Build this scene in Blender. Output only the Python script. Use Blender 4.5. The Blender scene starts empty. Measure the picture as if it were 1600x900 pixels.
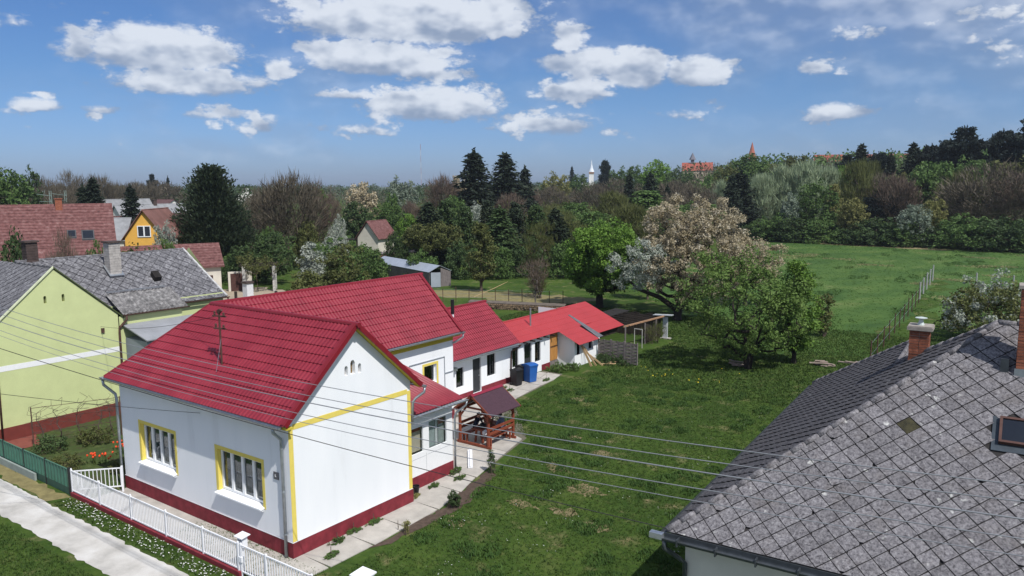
import bpy, math, random
import numpy as np
from mathutils import Vector, Matrix
R = math.radians
scene = bpy.context.scene
col = scene.collection

# ------------------------------------------------------------------ camera
cam_d = bpy.data.cameras.new('camera'); cam = bpy.data.objects.new('camera', cam_d); col.objects.link(cam)
CAM = Vector((19.435, -14.7545, 11.765))
pitch, yaw, roll = .1325, 2.2015, -.007
dv = Vector((math.cos(yaw)*math.cos(pitch), math.sin(yaw)*math.cos(pitch), -math.sin(pitch)))
rv = dv.cross(Vector((0, 0, 1))).normalized(); uv = rv.cross(dv)
rv, uv = rv*math.cos(roll)+uv*math.sin(roll), uv*math.cos(roll)-rv*math.sin(roll)
m = Matrix((rv, uv, -dv)).transposed().to_4x4(); m.translation = CAM
cam.matrix_world = m
cam_d.sensor_width = 36; cam_d.lens = 1215/1600*36; cam_d.clip_end = 9000; cam_d.clip_start = .1
scene.camera = cam

# ------------------------------------------------------------------ sky and sun
SUN_EL, SUN_AZ = R(54), R(-19)          # azimuth measured from +x towards +y
sun_dir = Vector((math.cos(SUN_EL)*math.cos(SUN_AZ), math.cos(SUN_EL)*math.sin(SUN_AZ), math.sin(SUN_EL)))
ld = bpy.data.lights.new('sun', 'SUN'); ld.energy = 4.3; ld.angle = R(.53); ld.color = (1, .965, .91)
sun = bpy.data.objects.new('sun', ld); col.objects.link(sun)
sun.rotation_euler = (-sun_dir).to_track_quat('-Z', 'Y').to_euler(); sun.location = (0, 0, 60)
vs = scene.view_settings; vs.view_transform = 'Standard'; vs.look = 'None'; vs.gamma = 1; vs.exposure = .1
vs.use_curve_mapping = False

world = bpy.data.worlds.new('World'); scene.world = world; world.use_nodes = True
wt = world.node_tree; wn = wt.nodes; wl = wt.links; wn.clear()
def wnode(t, **k):
    n = wn.new(t)
    for a, b in k.items(): setattr(n, a, b)
    return n
def wmath(op, a, b=None, c=None, clamp=False):
    n = wn.new('ShaderNodeMath'); n.operation = op; n.use_clamp = clamp
    for i, v in enumerate((a, b, c)):
        if v is None: continue
        if isinstance(v, (int, float)): n.inputs[i].default_value = v
        else: wl.new(v, n.inputs[i])
    return n.outputs[0]
def wmap(v, a, b, c=0, d=1, smooth=True):
    n = wn.new('ShaderNodeMapRange'); n.interpolation_type = 'SMOOTHSTEP' if smooth else 'LINEAR'
    wl.new(v, n.inputs[0])
    for i, x in enumerate((a, b, c, d)): n.inputs[1+i].default_value = x
    return n.outputs[0]
sky = wnode('ShaderNodeTexSky', sky_type='NISHITA'); sky.sun_disc = False
sky.sun_elevation = SUN_EL; sky.sun_rotation = math.pi/2-SUN_AZ; sky.altitude = 100; sky.air_density = 1.0; sky.dust_density = .8; sky.ozone_density = 2.5
tc = wnode('ShaderNodeTexCoord'); sep = wnode('ShaderNodeSeparateXYZ'); wl.new(tc.outputs['Generated'], sep.inputs[0])
az = wmath('ARCTAN2', sep.outputs[1], sep.outputs[0]); el = wmath('ARCSINE', sep.outputs[2])
# angular coordinates, azimuth turned so that the seam lies behind the camera
azr = wmath('SUBTRACT', yaw, az)
cmb = wnode('ShaderNodeCombineXYZ'); wl.new(azr, cmb.inputs[0]); wl.new(wmath('MULTIPLY', el, 1.7), cmb.inputs[1])
def noise(vec, scale, detail=6, rough=.55, off=0.0):
    mp = wnode('ShaderNodeMapping'); mp.inputs['Location'].default_value = (off, off*.7, off*1.3)
    wl.new(vec, mp.inputs[0]); n = wnode('ShaderNodeTexNoise'); n.inputs['Scale'].default_value = scale
    n.inputs['Detail'].default_value = detail; n.inputs['Roughness'].default_value = rough
    wl.new(mp.outputs[0], n.inputs['Vector']); return n.outputs[0]
n1 = noise(cmb.outputs[0], 15, 9, .56); n2 = noise(cmb.outputs[0], 34, 7, .6, 3.1); nb = noise(cmb.outputs[0], 3.0, 6, .55, 7.7); nw = noise(cmb.outputs[0], 6, 5, .55, 1.7)
# the same noise a little towards the sun: the difference lights the billows
mpo = wnode('ShaderNodeMapping'); mpo.inputs['Location'].default_value = (.010, .020, 0); wl.new(cmb.outputs[0], mpo.inputs[0])
n1s = noise(mpo.outputs[0], 15, 3, .5); n2s = noise(mpo.outputs[0], 34, 2, .5, 3.1); n1l = noise(cmb.outputs[0], 15, 3, .5); n2l = noise(cmb.outputs[0], 34, 2, .5, 3.1)
def puff(n): return wmath('ABSOLUTE', wmath('MULTIPLY_ADD', n, 2.0, -1.0))
# cumulus: (azimuth, elevation, half width, half height, strength), radians
CLOUDS = [(-0.412, 0.152, 0.094, 0.031, 1.00), (-0.387, 0.118, 0.089, 0.020, 0.85), (-0.116, 0.196, 0.155, 0.035, 1.05), (-0.157, 0.151, 0.097, 0.025, 1.00), (-0.078, 0.134, 0.048, 0.015, 0.60), (-0.095, 0.098, 0.095, 0.026, 0.95), (0.070, 0.177, 0.025, 0.027, 0.75), (0.098, 0.147, 0.055, 0.023, 0.90), (0.153, 0.138, 0.047, 0.030, 1.00), (0.226, 0.132, 0.042, 0.022, 0.95), (0.082, 0.113, 0.048, 0.019, 0.80), (-0.539, 0.088, 0.028, 0.011, 0.75), (-0.478, 0.085, 0.019, 0.009, 0.60), (0.388, 0.079, 0.040, 0.014, 0.75), (0.042, 0.074, 0.080, 0.020, 0.65), (-0.307, 0.073, 0.029, 0.017, 0.60), (-0.361, 0.083, 0.042, 0.012, 0.50), (-0.193, 0.109, 0.073, 0.010, 0.60), (-0.279, 0.141, 0.022, 0.016, 0.50), (-0.202, 0.070, 0.043, 0.011, 0.45), (0.208, 0.083, 0.046, 0.011, 0.45), (0.408, 0.165, 0.060, 0.021, 0.42), (0.529, 0.148, 0.048, 0.014, 0.42), (0.544, 0.175, 0.070, 0.026, 0.50), (0.376, 0.128, 0.042, 0.013, 0.40)]
dens = None; hgt = None
azw = wmath('ADD', azr, wmath('MULTIPLY', wmath('SUBTRACT', nw, .5), .05)); elw = wmath('ADD', el, wmath('MULTIPLY', wmath('SUBTRACT', n1, .5), .035))
for (a, e, w, h, s) in CLOUDS:
    dx = wmath('DIVIDE', wmath('SUBTRACT', azw, a), w*1.2)
    dy = wmath('DIVIDE', wmath('SUBTRACT', elw, e), h*1.2)
    dyb = wmath('MAXIMUM', dy, wmath('MULTIPLY', dy, -1.35))       # flatter base
    d = wmath('SQRT', wmath('ADD', wmath('MULTIPLY', dx, dx), wmath('MULTIPLY', dyb, dyb)))
    k = wmath('MULTIPLY', wmath('SUBTRACT', 1.22, d), s)
    dens = k if dens is None else wmath('MAXIMUM', dens, k)
    hh = wmath('MULTIPLY', wmath('MULTIPLY', dy, s), wmap(d, 1.3, .5))
    hgt = hh if hgt is None else wmath('ADD', hgt, hh)
# fair-weather field everywhere else on the dome, thickened to add fill light
field = wmath('MULTIPLY', wmath('SUBTRACT', nb, .50), 2.6)
field = wmath('MULTIPLY', field, wmap(wmath('MAXIMUM', wmath('ABSOLUTE', azr), wmath('MULTIPLY', el, 2.4)), .68, .95))
base = wmath('MAXIMUM', dens, field)
turb = wmath('ADD', wmath('MULTIPLY', wmath('SUBTRACT', puff(n1), .22), 1.15), wmath('MULTIPLY', wmath('SUBTRACT', puff(n2), .22), .42))
thick = wmath('ADD', base, turb)
mask = wmap(thick, .0, .36); mask = wmath('MULTIPLY', mask, wmap(el, .0, .05))
# thin high veil, denser towards the right of the view
veil = wmath('MULTIPLY', wmap(wmath('ADD', nb, wmath('MULTIPLY', azr, .25)), .36, .80), .62)
low = wmath('MULTIPLY', wmath('MULTIPLY', wmap(nw, .46, .70), .38), wmath('MULTIPLY', wmap(el, .015, .05), wmap(el, .16, .06)))
veil = wmath('MAXIMUM', wmath('MULTIPLY', veil, wmap(el, .0, .12)), low)
mask = wmath('MAXIMUM', wmath('MULTIPLY', mask, .92), veil)
lit = wmath('ADD', wmath('MULTIPLY', hgt, .75), wmath('ADD', wmath('MULTIPLY', wmath('SUBTRACT', n1l, n1s), 1.9), wmath('MULTIPLY', wmath('SUBTRACT', n2l, n2s), .6)))
litm = wmap(wmath('ADD', lit, wmath('MULTIPLY', wmath('SUBTRACT', mask, .7), .5)), -.50, .48)
cr = wnode('ShaderNodeMix', data_type='RGBA'); wl.new(litm, cr.inputs['Factor'])
cr.inputs['A'].default_value = (2.8, 3.55, 4.95, 1); cr.inputs['B'].default_value = (7.6, 8.1, 8.9, 1)
# clear air: the Nishita sky, deepened a little as in the photograph
tint = wnode('ShaderNodeMix', data_type='RGBA', blend_type='MULTIPLY'); tint.inputs['Factor'].default_value = 1
air = wnode('ShaderNodeMix', data_type='RGBA'); air.inputs['A'].default_value = (.54, .72, 1.22, 1); air.inputs['B'].default_value = (.46, .66, .98, 1); wl.new(wmap(el, .0, .14), air.inputs['Factor'])
wl.new(sky.outputs[0], tint.inputs['A']); wl.new(air.outputs['Result'], tint.inputs['B'])
mixc = wnode('ShaderNodeMix', data_type='RGBA'); wl.new(mask, mixc.inputs['Factor'])
wl.new(tint.outputs['Result'], mixc.inputs['A']); wl.new(cr.outputs['Result'], mixc.inputs['B'])
bg = wnode('ShaderNodeBackground'); bg.inputs['Strength'].default_value = .095
wl.new(mixc.outputs['Result'], bg.inputs['Color'])
wo = wnode('ShaderNodeOutputWorld'); wl.new(bg.outputs[0], wo.inputs['Surface'])

# ------------------------------------------------------------------ helpers
random.seed(7); RNG = np.random.default_rng(11)
MATS = {}
def mat(name, c, rough=.85, var=.15, scale=3.0, c2=None, bump=0.0, bscale=30.0, orand=0.0, metal=0.0, spec=.3, detail=5, coat=0.0, trans=0.0, stops=None, stretch=None):
    """procedural material: noise between two tones of the thing's own colour, fine relief, per-object variation"""
    if name in MATS: return MATS[name]
    mt = bpy.data.materials.new(name); mt.use_nodes = True; nt = mt.node_tree; N = nt.nodes; L = nt.links
    b = N['Principled BSDF']; b.inputs['Roughness'].default_value = rough; b.inputs['Metallic'].default_value = metal
    b.inputs['Specular IOR Level'].default_value = spec
    if coat: b.inputs['Coat Weight'].default_value = coat; b.inputs['Coat Roughness'].default_value = .25
    g = N.new('ShaderNodeNewGeometry'); vec = g.outputs['Position']
    if stretch:
        mp = N.new('ShaderNodeMapping'); mp.inputs['Scale'].default_value = stretch; L.new(vec, mp.inputs[0]); vec = mp.outputs[0]
    n = N.new('ShaderNodeTexNoise'); n.inputs['Scale'].default_value = scale; n.inputs['Detail'].default_value = detail; n.inputs['Roughness'].default_value = .6
    L.new(vec, n.inputs['Vector'])
    rp = N.new('ShaderNodeValToRGB'); L.new(n.outputs[0], rp.inputs[0])
    if stops:
        el_ = rp.color_ramp.elements
        el_[0].position = stops[0][0]; el_[0].color = (*stops[0][1], 1); el_[1].position = stops[-1][0]; el_[1].color = (*stops[-1][1], 1)
        for p_, c_ in stops[1:-1]: e_ = el_.new(p_); e_.color = (*c_, 1)
    else:
        ca = tuple(x*(1-var) for x in c); cb = c2 if c2 else tuple(min(1, x*(1+var)) for x in c)
        rp.color_ramp.elements[0].position = .3; rp.color_ramp.elements[1].position = .7
        rp.color_ramp.elements[0].color = (*ca, 1); rp.color_ramp.elements[1].color = (*cb, 1)
    out = rp.outputs[0]
    if orand:
        oi = N.new('ShaderNodeObjectInfo'); hs = N.new('ShaderNodeHueSaturation'); L.new(out, hs.inputs['Color'])
        mr = N.new('ShaderNodeMapRange'); mr.inputs[3].default_value = 1-orand; mr.inputs[4].default_value = 1+orand
        L.new(oi.outputs['Random'], mr.inputs[0]); L.new(mr.outputs[0], hs.inputs['Value']); out = hs.outputs[0]
    L.new(out, b.inputs['Base Color'])
    if bump:
        bn = N.new('ShaderNodeTexNoise'); bn.inputs['Scale'].default_value = bscale; bn.inputs['Detail'].default_value = 4; L.new(vec, bn.inputs['Vector'])
        bp = N.new('ShaderNodeBump'); bp.inputs['Strength'].default_value = bump; bp.inputs['Distance'].default_value = .02
        L.new(bn.outputs[0], bp.inputs['Height']); L.new(bp.outputs[0], b.inputs['Normal'])
    if trans:
        tr = N.new('ShaderNodeBsdfTranslucent'); L.new(out, tr.inputs['Color']); mx = N.new('ShaderNodeMixShader'); mx.inputs[0].default_value = trans
        L.new(b.outputs[0], mx.inputs[1]); L.new(tr.outputs[0], mx.inputs[2]); L.new(mx.outputs[0], N['Material Output'].inputs['Surface'])
    MATS[name] = mt; return mt

def glassmat(name, tintc, gloss=.35):
    if name in MATS: return MATS[name]
    mt = bpy.data.materials.new(name); mt.use_nodes = True; nt = mt.node_tree; N = nt.nodes; L = nt.links
    for n in list(N): N.remove(n)
    o = N.new('ShaderNodeOutputMaterial'); t = N.new('ShaderNodeBsdfTransparent'); t.inputs[0].default_value = (*tintc, 1)
    g = N.new('ShaderNodeBsdfGlossy'); g.inputs['Roughness'].default_value = .03; g.inputs[0].default_value = (.9, .93, .95, 1)
    f = N.new('ShaderNodeLayerWeight'); f.inputs[0].default_value = .5; pw = N.new('ShaderNodeMath'); pw.operation = 'POWER'; pw.inputs[1].default_value = 4; L.new(f.outputs['Facing'], pw.inputs[0])
    mm = N.new('ShaderNodeMath'); mm.operation = 'MULTIPLY_ADD'; mm.inputs[1].default_value = .8; mm.inputs[2].default_value = .03+gloss*.12; L.new(pw.outputs[0], mm.inputs[0])
    mx = N.new('ShaderNodeMixShader'); L.new(mm.outputs[0], mx.inputs[0]); L.new(t.outputs[0], mx.inputs[1]); L.new(g.outputs[0], mx.inputs[2])
    L.new(mx.outputs[0], o.inputs['Surface']); MATS[name] = mt; return mt

def tag(o, label=None, cat=None, group=None, kind=None):
    if label: o['label'] = label
    if cat: o['category'] = cat
    if group: o['group'] = group
    if kind: o['kind'] = kind
    return o
def thing(name, label, cat, loc=(0, 0, 0), rz=0.0, group=None):
    o = bpy.data.objects.new(name, None); o.empty_display_size = .2; col.objects.link(o)
    o.location = loc; o.rotation_euler = (0, 0, rz); return tag(o, label, cat, group)
def copy_tree(o, parent=None):
    c = o.copy(); col.objects.link(c)
    if parent is not None: c.parent = parent
    for ch in list(o.children): copy_tree(ch, c)
    return c
def mk(name, me, mt=None, parent=None):
    o = bpy.data.objects.new(name, me); col.objects.link(o)
    if mt is not None and not me.materials: me.materials.append(mt)
    if parent is not None: o.parent = parent
    return o

class MB:
    def __init__(s): s.v = []; s.f = []
    def add(s, vs, fs):
        n = len(s.v); s.v += [tuple(v) for v in vs]; s.f += [tuple(i+n for i in f) for f in fs]; return s
    def box(s, x0, x1, y0, y1, z0, z1):
        x0, x1 = sorted((x0, x1)); y0, y1 = sorted((y0, y1)); z0, z1 = sorted((z0, z1))
        return s.add([(x, y, z) for z in (z0, z1) for y in (y0, y1) for x in (x0, x1)],
                     [(0, 2, 3, 1), (4, 5, 7, 6), (0, 1, 5, 4), (2, 6, 7, 3), (0, 4, 6, 2), (1, 3, 7, 5)])
    def bar(s, p, q, w, h=None, up=(0, 0, 1)):
        h = h or w; p, q = Vector(p), Vector(q); d = (q-p).normalized(); up = Vector(up)
        if abs(d.dot(up)) > .98: up = Vector((1, 0, 0)) if abs(d.x) < .9 else Vector((0, 1, 0))
        a = d.cross(up).normalized(); b = a.cross(d)
        vs = [e+a*sx*w/2+b*sy*h/2 for e in (p, q) for sx, sy in ((-1, -1), (1, -1), (1, 1), (-1, 1))]
        return s.add(vs, [(0, 1, 2, 3), (7, 6, 5, 4), (0, 4, 5, 1), (1, 5, 6, 2), (2, 6, 7, 3), (3, 7, 4, 0)])
    def tube(s, pts, r, n=8, cap=True):
        pts = [Vector(p) for p in pts]; rs = r if isinstance(r, (list, tuple)) else [r]*len(pts)
        t = (pts[1]-pts[0]).normalized(); ref = Vector((0, 0, 1)) if abs(t.z) < .9 else Vector((1, 0, 0)); vs = []
        for i, p in enumerate(pts):
            t = (pts[min(i+1, len(pts)-1)]-pts[max(i-1, 0)]).normalized()
            a = t.cross(ref)
            a = a.normalized() if a.length > 1e-4 else Vector((1, 0, 0)); b = t.cross(a)
            vs += [p+(a*math.cos(2*math.pi*k/n)+b*math.sin(2*math.pi*k/n))*rs[i] for k in range(n)]
        fs = [(i*n+k, i*n+(k+1) % n, (i+1)*n+(k+1) % n, (i+1)*n+k) for i in range(len(pts)-1) for k in range(n)]
        if cap: fs += [tuple(range(n-1, -1, -1)), tuple((len(pts)-1)*n+k for k in range(n))]
        return s.add(vs, fs)
    def lathe(s, prof, c=(0, 0, 0), n=16):
        vs = [(c[0]+r*math.cos(2*math.pi*k/n), c[1]+r*math.sin(2*math.pi*k/n), c[2]+z) for r, z in prof for k in range(n)]
        fs = [(i*n+k, i*n+(k+1) % n, (i+1)*n+(k+1) % n, (i+1)*n+k) for i in range(len(prof)-1) for k in range(n)]
        fs += [tuple(range(n-1, -1, -1)), tuple((len(prof)-1)*n+k for k in range(n))]
        return s.add(vs, fs)
    def prism(s, poly, thick):
        """poly: 3D planar points; extruded by vector thick"""
        n = len(poly); t = Vector(thick); vs = [Vector(p) for p in poly]+[Vector(p)+t for p in poly]
        return s.add(vs, [tuple(range(n)), tuple(range(2*n-1, n-1, -1))]+[(i, i+n, (i+1) % n+n, (i+1) % n) for i in range(n)])
    def mesh(s, name, smooth=False):
        me = bpy.data.meshes.new(name); me.from_pydata(s.v, [], s.f); me.update()
        if smooth: me.polygons.foreach_set('use_smooth', [True]*len(me.polygons))
        return me
    def build(s, name, mt, parent=None, smooth=False):
        return mk(name, s.mesh(name, smooth), mt, parent)

def np_mesh(name, V, F, smooth=False):
    """fast mesh from numpy vertex array and quad/tri index array"""
    me = bpy.data.meshes.new(name); V = np.asarray(V, np.float32); F = np.asarray(F, np.int32); k = F.shape[1]
    me.vertices.add(len(V)); me.vertices.foreach_set('co', V.ravel())
    me.loops.add(F.size); me.loops.foreach_set('vertex_index', F.ravel())
    me.polygons.add(len(F)); me.polygons.foreach_set('loop_start', np.arange(0, F.size, k, dtype=np.int32)); me.polygons.foreach_set('loop_total', np.full(len(F), k, np.int32))
    if smooth: me.polygons.foreach_set('use_smooth', np.ones(len(F), bool))
    me.update(); me.validate(); return me

def wall(mb, o, sd, nd, breaks, top, z0, holes=(), depth=.18):
    """upright wall with real openings. o: origin, sd: direction along, nd: outward normal; top: function s->z"""
    o, sd, nd = Vector(o), Vector(sd), Vector(nd); bs = set(breaks)
    for h in holes:
        n = 6 if h.get('arch') else 1
        bs |= {h['s'][0]+(h['s'][1]-h['s'][0])*i/n for i in range(n+1)}
    bs = sorted(round(b, 5) for b in bs)
    def P(s, z, d=0): return o+sd*s+Vector((0, 0, z))-nd*d
    def htop(h, s):
        if not h.get('arch'): return h['z'][1]
        r = (h['s'][1]-h['s'][0])/2; c = (h['s'][0]+h['s'][1])/2; return h['z'][1]-r+math.sqrt(max(0, r*r-(s-c)**2))
    flip = sd.cross(Vector((0, 0, 1))).dot(nd) < 0
    def q(a, b, c, d): mb.add([a, b, c, d], [(3, 2, 1, 0)] if flip else [(0, 1, 2, 3)])
    for a, b in zip(bs[:-1], bs[1:]):
        if b-a < 1e-4: continue
        hs = sorted([h for h in holes if h['s'][0] < (a+b)/2 < h['s'][1]], key=lambda h: h['z'][0])
        la = lb = z0
        for h in hs:
            q(P(a, la), P(b, lb), P(b, h['z'][0]), P(a, h['z'][0]))
            q(P(a, h['z'][0]), P(b, h['z'][0]), P(b, h['z'][0], depth), P(a, h['z'][0], depth))
            q(P(a, htop(h, a), depth), P(b, htop(h, b), depth), P(b, htop(h, b)), P(a, htop(h, a)))
            la, lb = htop(h, a), htop(h, b)
        q(P(a, la), P(b, lb), P(b, top(b)), P(a, top(a)))
    for h in holes:
        a, b = h['s']; q(P(a, h['z'][0]), P(a, h['z'][0], depth), P(a, htop(h, a), depth), P(a, htop(h, a)))
        q(P(b, h['z'][0], depth), P(b, h['z'][0]), P(b, htop(h, b)), P(b, htop(h, b), depth))
    return mb

def window(parent, o, sd, nd, s0, s1, z0, z1, sashes, fm, gm, inset=.1, fw=.055, bars=0, curtain=None, name='window'):
    """window part: frame with sashes, pane sub-parts behind them, optional curtain"""
    o, sd, nd = Vector(o), Vector(sd), Vector(nd)
    def P(s, z, d): return o+sd*s+Vector((0, 0, z))-nd*d
    f = MB(); w = (s1-s0)/sashes
    def rect(a, b, za, zb, d, t):
        mb = [P(a, za, d), P(b, za, d), P(b, zb, d), P(a, zb, d)]; f.prism(mb, -nd*t)
    rect(s0, s1, z0, z0+fw, inset, .07); rect(s0, s1, z1-fw, z1, inset, .07)
    rect(s0, s0+fw, z0+fw, z1-fw, inset, .07); rect(s1-fw, s1, z0+fw, z1-fw, inset, .07)
    for i in range(1, sashes): rect(s0+w*i-fw*.8, s0+w*i+fw*.8, z0+fw, z1-fw, inset-.004, .07)
    for i in range(bars): zz = z0+(z1-z0)*(i+1)/(bars+1); rect(s0+fw, s1-fw, zz-.015, zz+.015, inset+.006, .04)
    wo_ = f.build(name, fm, parent)
    for i in range(sashes):
        a, b = s0+w*i+fw*.7, s0+w*(i+1)-fw*.7
        MB().prism([P(a, z0+fw*.9, inset+.045), P(b, z0+fw*.9, inset+.045), P(b, z1-fw*.9, inset+.045), P(a, z1-fw*.9, inset+.045)], -nd*.008).build('pane', gm, wo_)
    if curtain:
        c = MB(); n = int((s1-s0)/.04); vs = []
        for i in range(n+1):
            s = s0+(s1-s0)*i/n; d = inset+.16+.02*math.sin(i*1.9)+.012*math.sin(i*.7)
            vs += [P(s, z0+.03, d), P(s, z1-.12, d)]
        c.add(vs, [(2*i, 2*i+2, 2*i+3, 2*i+1) for i in range(n)]).build('curtain', curtain, wo_)
    return wo_

def metal_tiles(parent, o, sd, td, T, lo, hi, mt, course=.35, wave=.183, amp=.016, step=.032, name='tile_course', sub=6):
    """pressed metal tile roof: one wavy, stepped course after another. lo/hi: bounds of s as functions of t (slope length)"""
    o, sd, td = Vector(o), Vector(sd).normalized(), Vector(td).normalized(); nrm = sd.cross(td).normalized()
    if nrm.z < 0: nrm = -nrm
    n = max(1, round(T/course)); c = T/n
    for i in range(n):
        t0, t1 = i*c, (i+1)*c+.02
        a, b = min(lo(t0), lo(t1)), max(hi(t0), hi(t1))
        if b-a < .02: continue
        k0, k1 = math.floor(a/wave*sub), math.ceil(b/wave*sub); ss = [k*wave/sub for k in range(k0, k1+1)]
        rows = [(t0, -.012), (t0, step), (t0+.04, step*.92), ((t0+t1)/2, step*.5), (t1, 0)]; vs = []
        for (t, h) in rows:
            for s in ss:
                sc = min(max(s, lo(t)), hi(t)); w = math.sin(2*math.pi*sc/wave); w = w*.75+.25*math.copysign(abs(w)**.5, w)
                sag = .02*max(0, w)*(1 if t == t0 else 0)
                vs.append(o+sd*sc+td*(t-sag*0)+nrm*(h+amp*w+.02))
        m_ = len(ss)
        fs = [(r*m_+j, r*m_+j+1, (r+1)*m_+j+1, (r+1)*m_+j) for r in range(len(rows)-1) for j in range(m_-1)]
        if sd.cross(td).z < 0: fs = [f[::-1] for f in fs]
        ob = MB().add(vs, fs).build(name, mt, parent, smooth=True)
        try: ob.data.set_sharp_from_angle(angle=R(40))
        except Exception: pass

def clip(poly, a, b, c):
    """keep a*x+b*y+c>=0"""
    out = []
    for i in range(len(poly)):
        p, q = poly[i], poly[(i+1) % len(poly)]; dp = a*p[0]+b*p[1]+c; dq = a*q[0]+b*q[1]+c
        if dp >= 0: out.append(p)
        if dp*dq < 0: t = dp/(dp-dq); out.append((p[0]+(q[0]-p[0])*t, p[1]+(q[1]-p[1])*t))
    return out
def area2(p): return sum(p[i][0]*p[(i+1) % len(p)][1]-p[(i+1) % len(p)][0]*p[i][1] for i in range(len(p)))/2
def slates(o, sd, td, poly, side, gap=.016, skip=(), lift_tip=.016):
    """diamond slates clipped to a convex roof face; returns list of (centre, MB) in the parent's space"""
    o, sd, td = Vector(o), Vector(sd).normalized(), Vector(td).normalized(); nrm = sd.cross(td).normalized()
    if nrm.z < 0: nrm = -nrm
    if area2(poly) < 0: poly = poly[::-1]
    hd = side/math.sqrt(2); res = []
    xs = [p[0] for p in poly]; ys = [p[1] for p in poly]
    j = math.floor(min(ys)/hd)-1
    while j*hd < max(ys)+hd:
        i = math.floor(min(xs)/(2*hd))-1
        while i*2*hd < max(xs)+2*hd:
            cx = i*2*hd+(hd if j % 2 else 0); cy = j*hd; e = hd-gap*.7
            q = [(cx, cy-e), (cx+e, cy), (cx, cy+e), (cx-e, cy)]
            for k in range(len(poly)):
                (x0, y0), (x1, y1) = poly[k], poly[(k+1) % len(poly)]
                q = clip(q, -(y1-y0), x1-x0, (y1-y0)*x0-(x1-x0)*y0)
                if len(q) < 3: break
            i += 1
            if len(q) < 3 or abs(area2(q)) < .006: continue
            if random.random() < .13:      # chipped lower tip or side
                a_ = random.choice((0, 0, 1, -1)); q = clip(q, *((0, 1, -(cy-e*random.uniform(.72, .9))) if a_ == 0 else (-a_, 0, a_*(cx+a_*e*random.uniform(.72, .9)))))
                if len(q) < 3: continue
            if any(abs(cx-sx) < hd*.6 and abs(cy-sy) < hd*.6 for sx, sy in skip): continue
            rot = random.gauss(0, .014)+(random.gauss(0, .06) if random.random() < .04 else 0); lift = random.random()*.005; tilt = random.gauss(0, .010); vs = []
            for (x, y) in q:
                xr = cx+(x-cx)*math.cos(rot)-(y-cy)*math.sin(rot); yr = cy+(x-cx)*math.sin(rot)+(y-cy)*math.cos(rot)
                vs.append(o+sd*xr+td*yr+nrm*(.022+lift-(y-cy)/hd*lift_tip+tilt*(x-cx)))
            res.append((o+sd*cx+td*cy, MB().prism(vs, -nrm*.012)))
        j += 1
    return res
def place_slates(parent, sl, mt, limit, key, name='slate'):
    sl.sort(key=key)
    for c, mb in sl[:limit]: mb.build(name, mt, parent)
    if len(sl) > limit:
        rest = MB()
        for c, mb in sl[limit:]: rest.add(mb.v, mb.f)
        tag(rest.build('slates_beyond', mt, parent), kind='stuff')
def gutter(parent, p, q, r, mt, name='gutter'):
    """half-round channel from p to q"""
    p, q = Vector(p), Vector(q); d = (q-p).normalized(); a = d.cross(Vector((0, 0, 1))).normalized(); up = Vector((0, 0, 1)); g = MB(); n = 8; vs = []
    for e in (p, q):
        for rr in (r, r*.88):
            vs += [e+a*math.cos(math.pi+math.pi*k/n)*rr+up*math.sin(math.pi+math.pi*k/n)*rr for k in range(n+1)]
    m_ = n+1; fs = []
    for k in range(n):
        fs += [(k, k+1, 2*m_+k+1, 2*m_+k), (m_+k+1, m_+k, 3*m_+k, 3*m_+k+1), (k, m_+k, m_+k+1, k+1), (2*m_+k, 2*m_+k+1, 3*m_+k+1, 3*m_+k)]
    fs += [(0, 2*m_, 3*m_, m_), (n, m_+n, 3*m_+n, 2*m_+n)]
    g.add(vs, fs)
    for e in (p, q): g.add([e+a*math.cos(math.pi+math.pi*k/n)*r+up*math.sin(math.pi+math.pi*k/n)*r for k in range(n+1)], [tuple(range(n+1))])
    return g.build(name, mt, parent, smooth=False)
# ------------------------------------------------------------------ materials
WHITE = mat('white_render', (.82, .84, .87), .9, .045, 1.0, bump=.12, bscale=60, detail=8, stretch=(1.2, 1.2, .22), stops=[(.28, (.735, .75, .77)), (.42, (.81, .83, .855)), (.7, (.85, .865, .885))])
MAROON = mat('maroon_plinth', (.19, .024, .034), .8, .28, 3.2, bump=.1, bscale=50)
YEL = mat('yellow_trim', (.74, .60, .13), .85, .05, 4)
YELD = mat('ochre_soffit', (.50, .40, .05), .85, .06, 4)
ROOFR = mat('red_metal_tile', (.255, .018, .032), .45, .10, 1.1, spec=.4, detail=9, stretch=(1, 1, .35), orand=.05, stops=[(.28, (.175, .013, .025)), (.5, (.22, .017, .031)), (.72, (.265, .028, .043))])
ROOFT = mat('red_metal_trim', (.19, .012, .02), .4, .08, 2, spec=.4)
ZINC = mat('zinc', (.42, .45, .48), .38, .15, 6, metal=.75)
PVC = mat('white_pvc', (.82, .83, .84), .35, .03, 5, spec=.45)
GLASS = glassmat('window_glass', (.62, .66, .68)); GLASSV = glassmat('veranda_glass', (.86, .88, .88), .2)
LACE = mat('lace_curtain', (.34, .32, .31), .9, .25, 14)
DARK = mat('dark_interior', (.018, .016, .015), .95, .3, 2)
CONC = mat('old_concrete', (.40, .375, .34), .9, .18, 1.6, bump=.25, bscale=35, orand=.06)
SOIL = mat('bed_soil', (.075, .052, .040), 1, .35, 6, bump=.6, bscale=25)
BLACKP = mat('black_plastic', (.015, .015, .017), .45, .2, 5)
BLUEP = mat('blue_plastic', (.022, .105, .36), .42, .08, 3)
GREYM = mat('dark_grey_frame', (.035, .038, .042), .5, .15, 5)
WOODO = mat('orange_wood', (.42, .20, .055), .6, .2, 5, stretch=(3, 3, .4))
WOODR = mat('red_stained_wood', (.22, .055, .028), .55, .22, 6, stretch=(2, 2, 2))
WOODG = mat('grey_weathered_wood', (.19, .165, .16), .9, .3, 5, orand=.15, stretch=(2, 2, .6))
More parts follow.
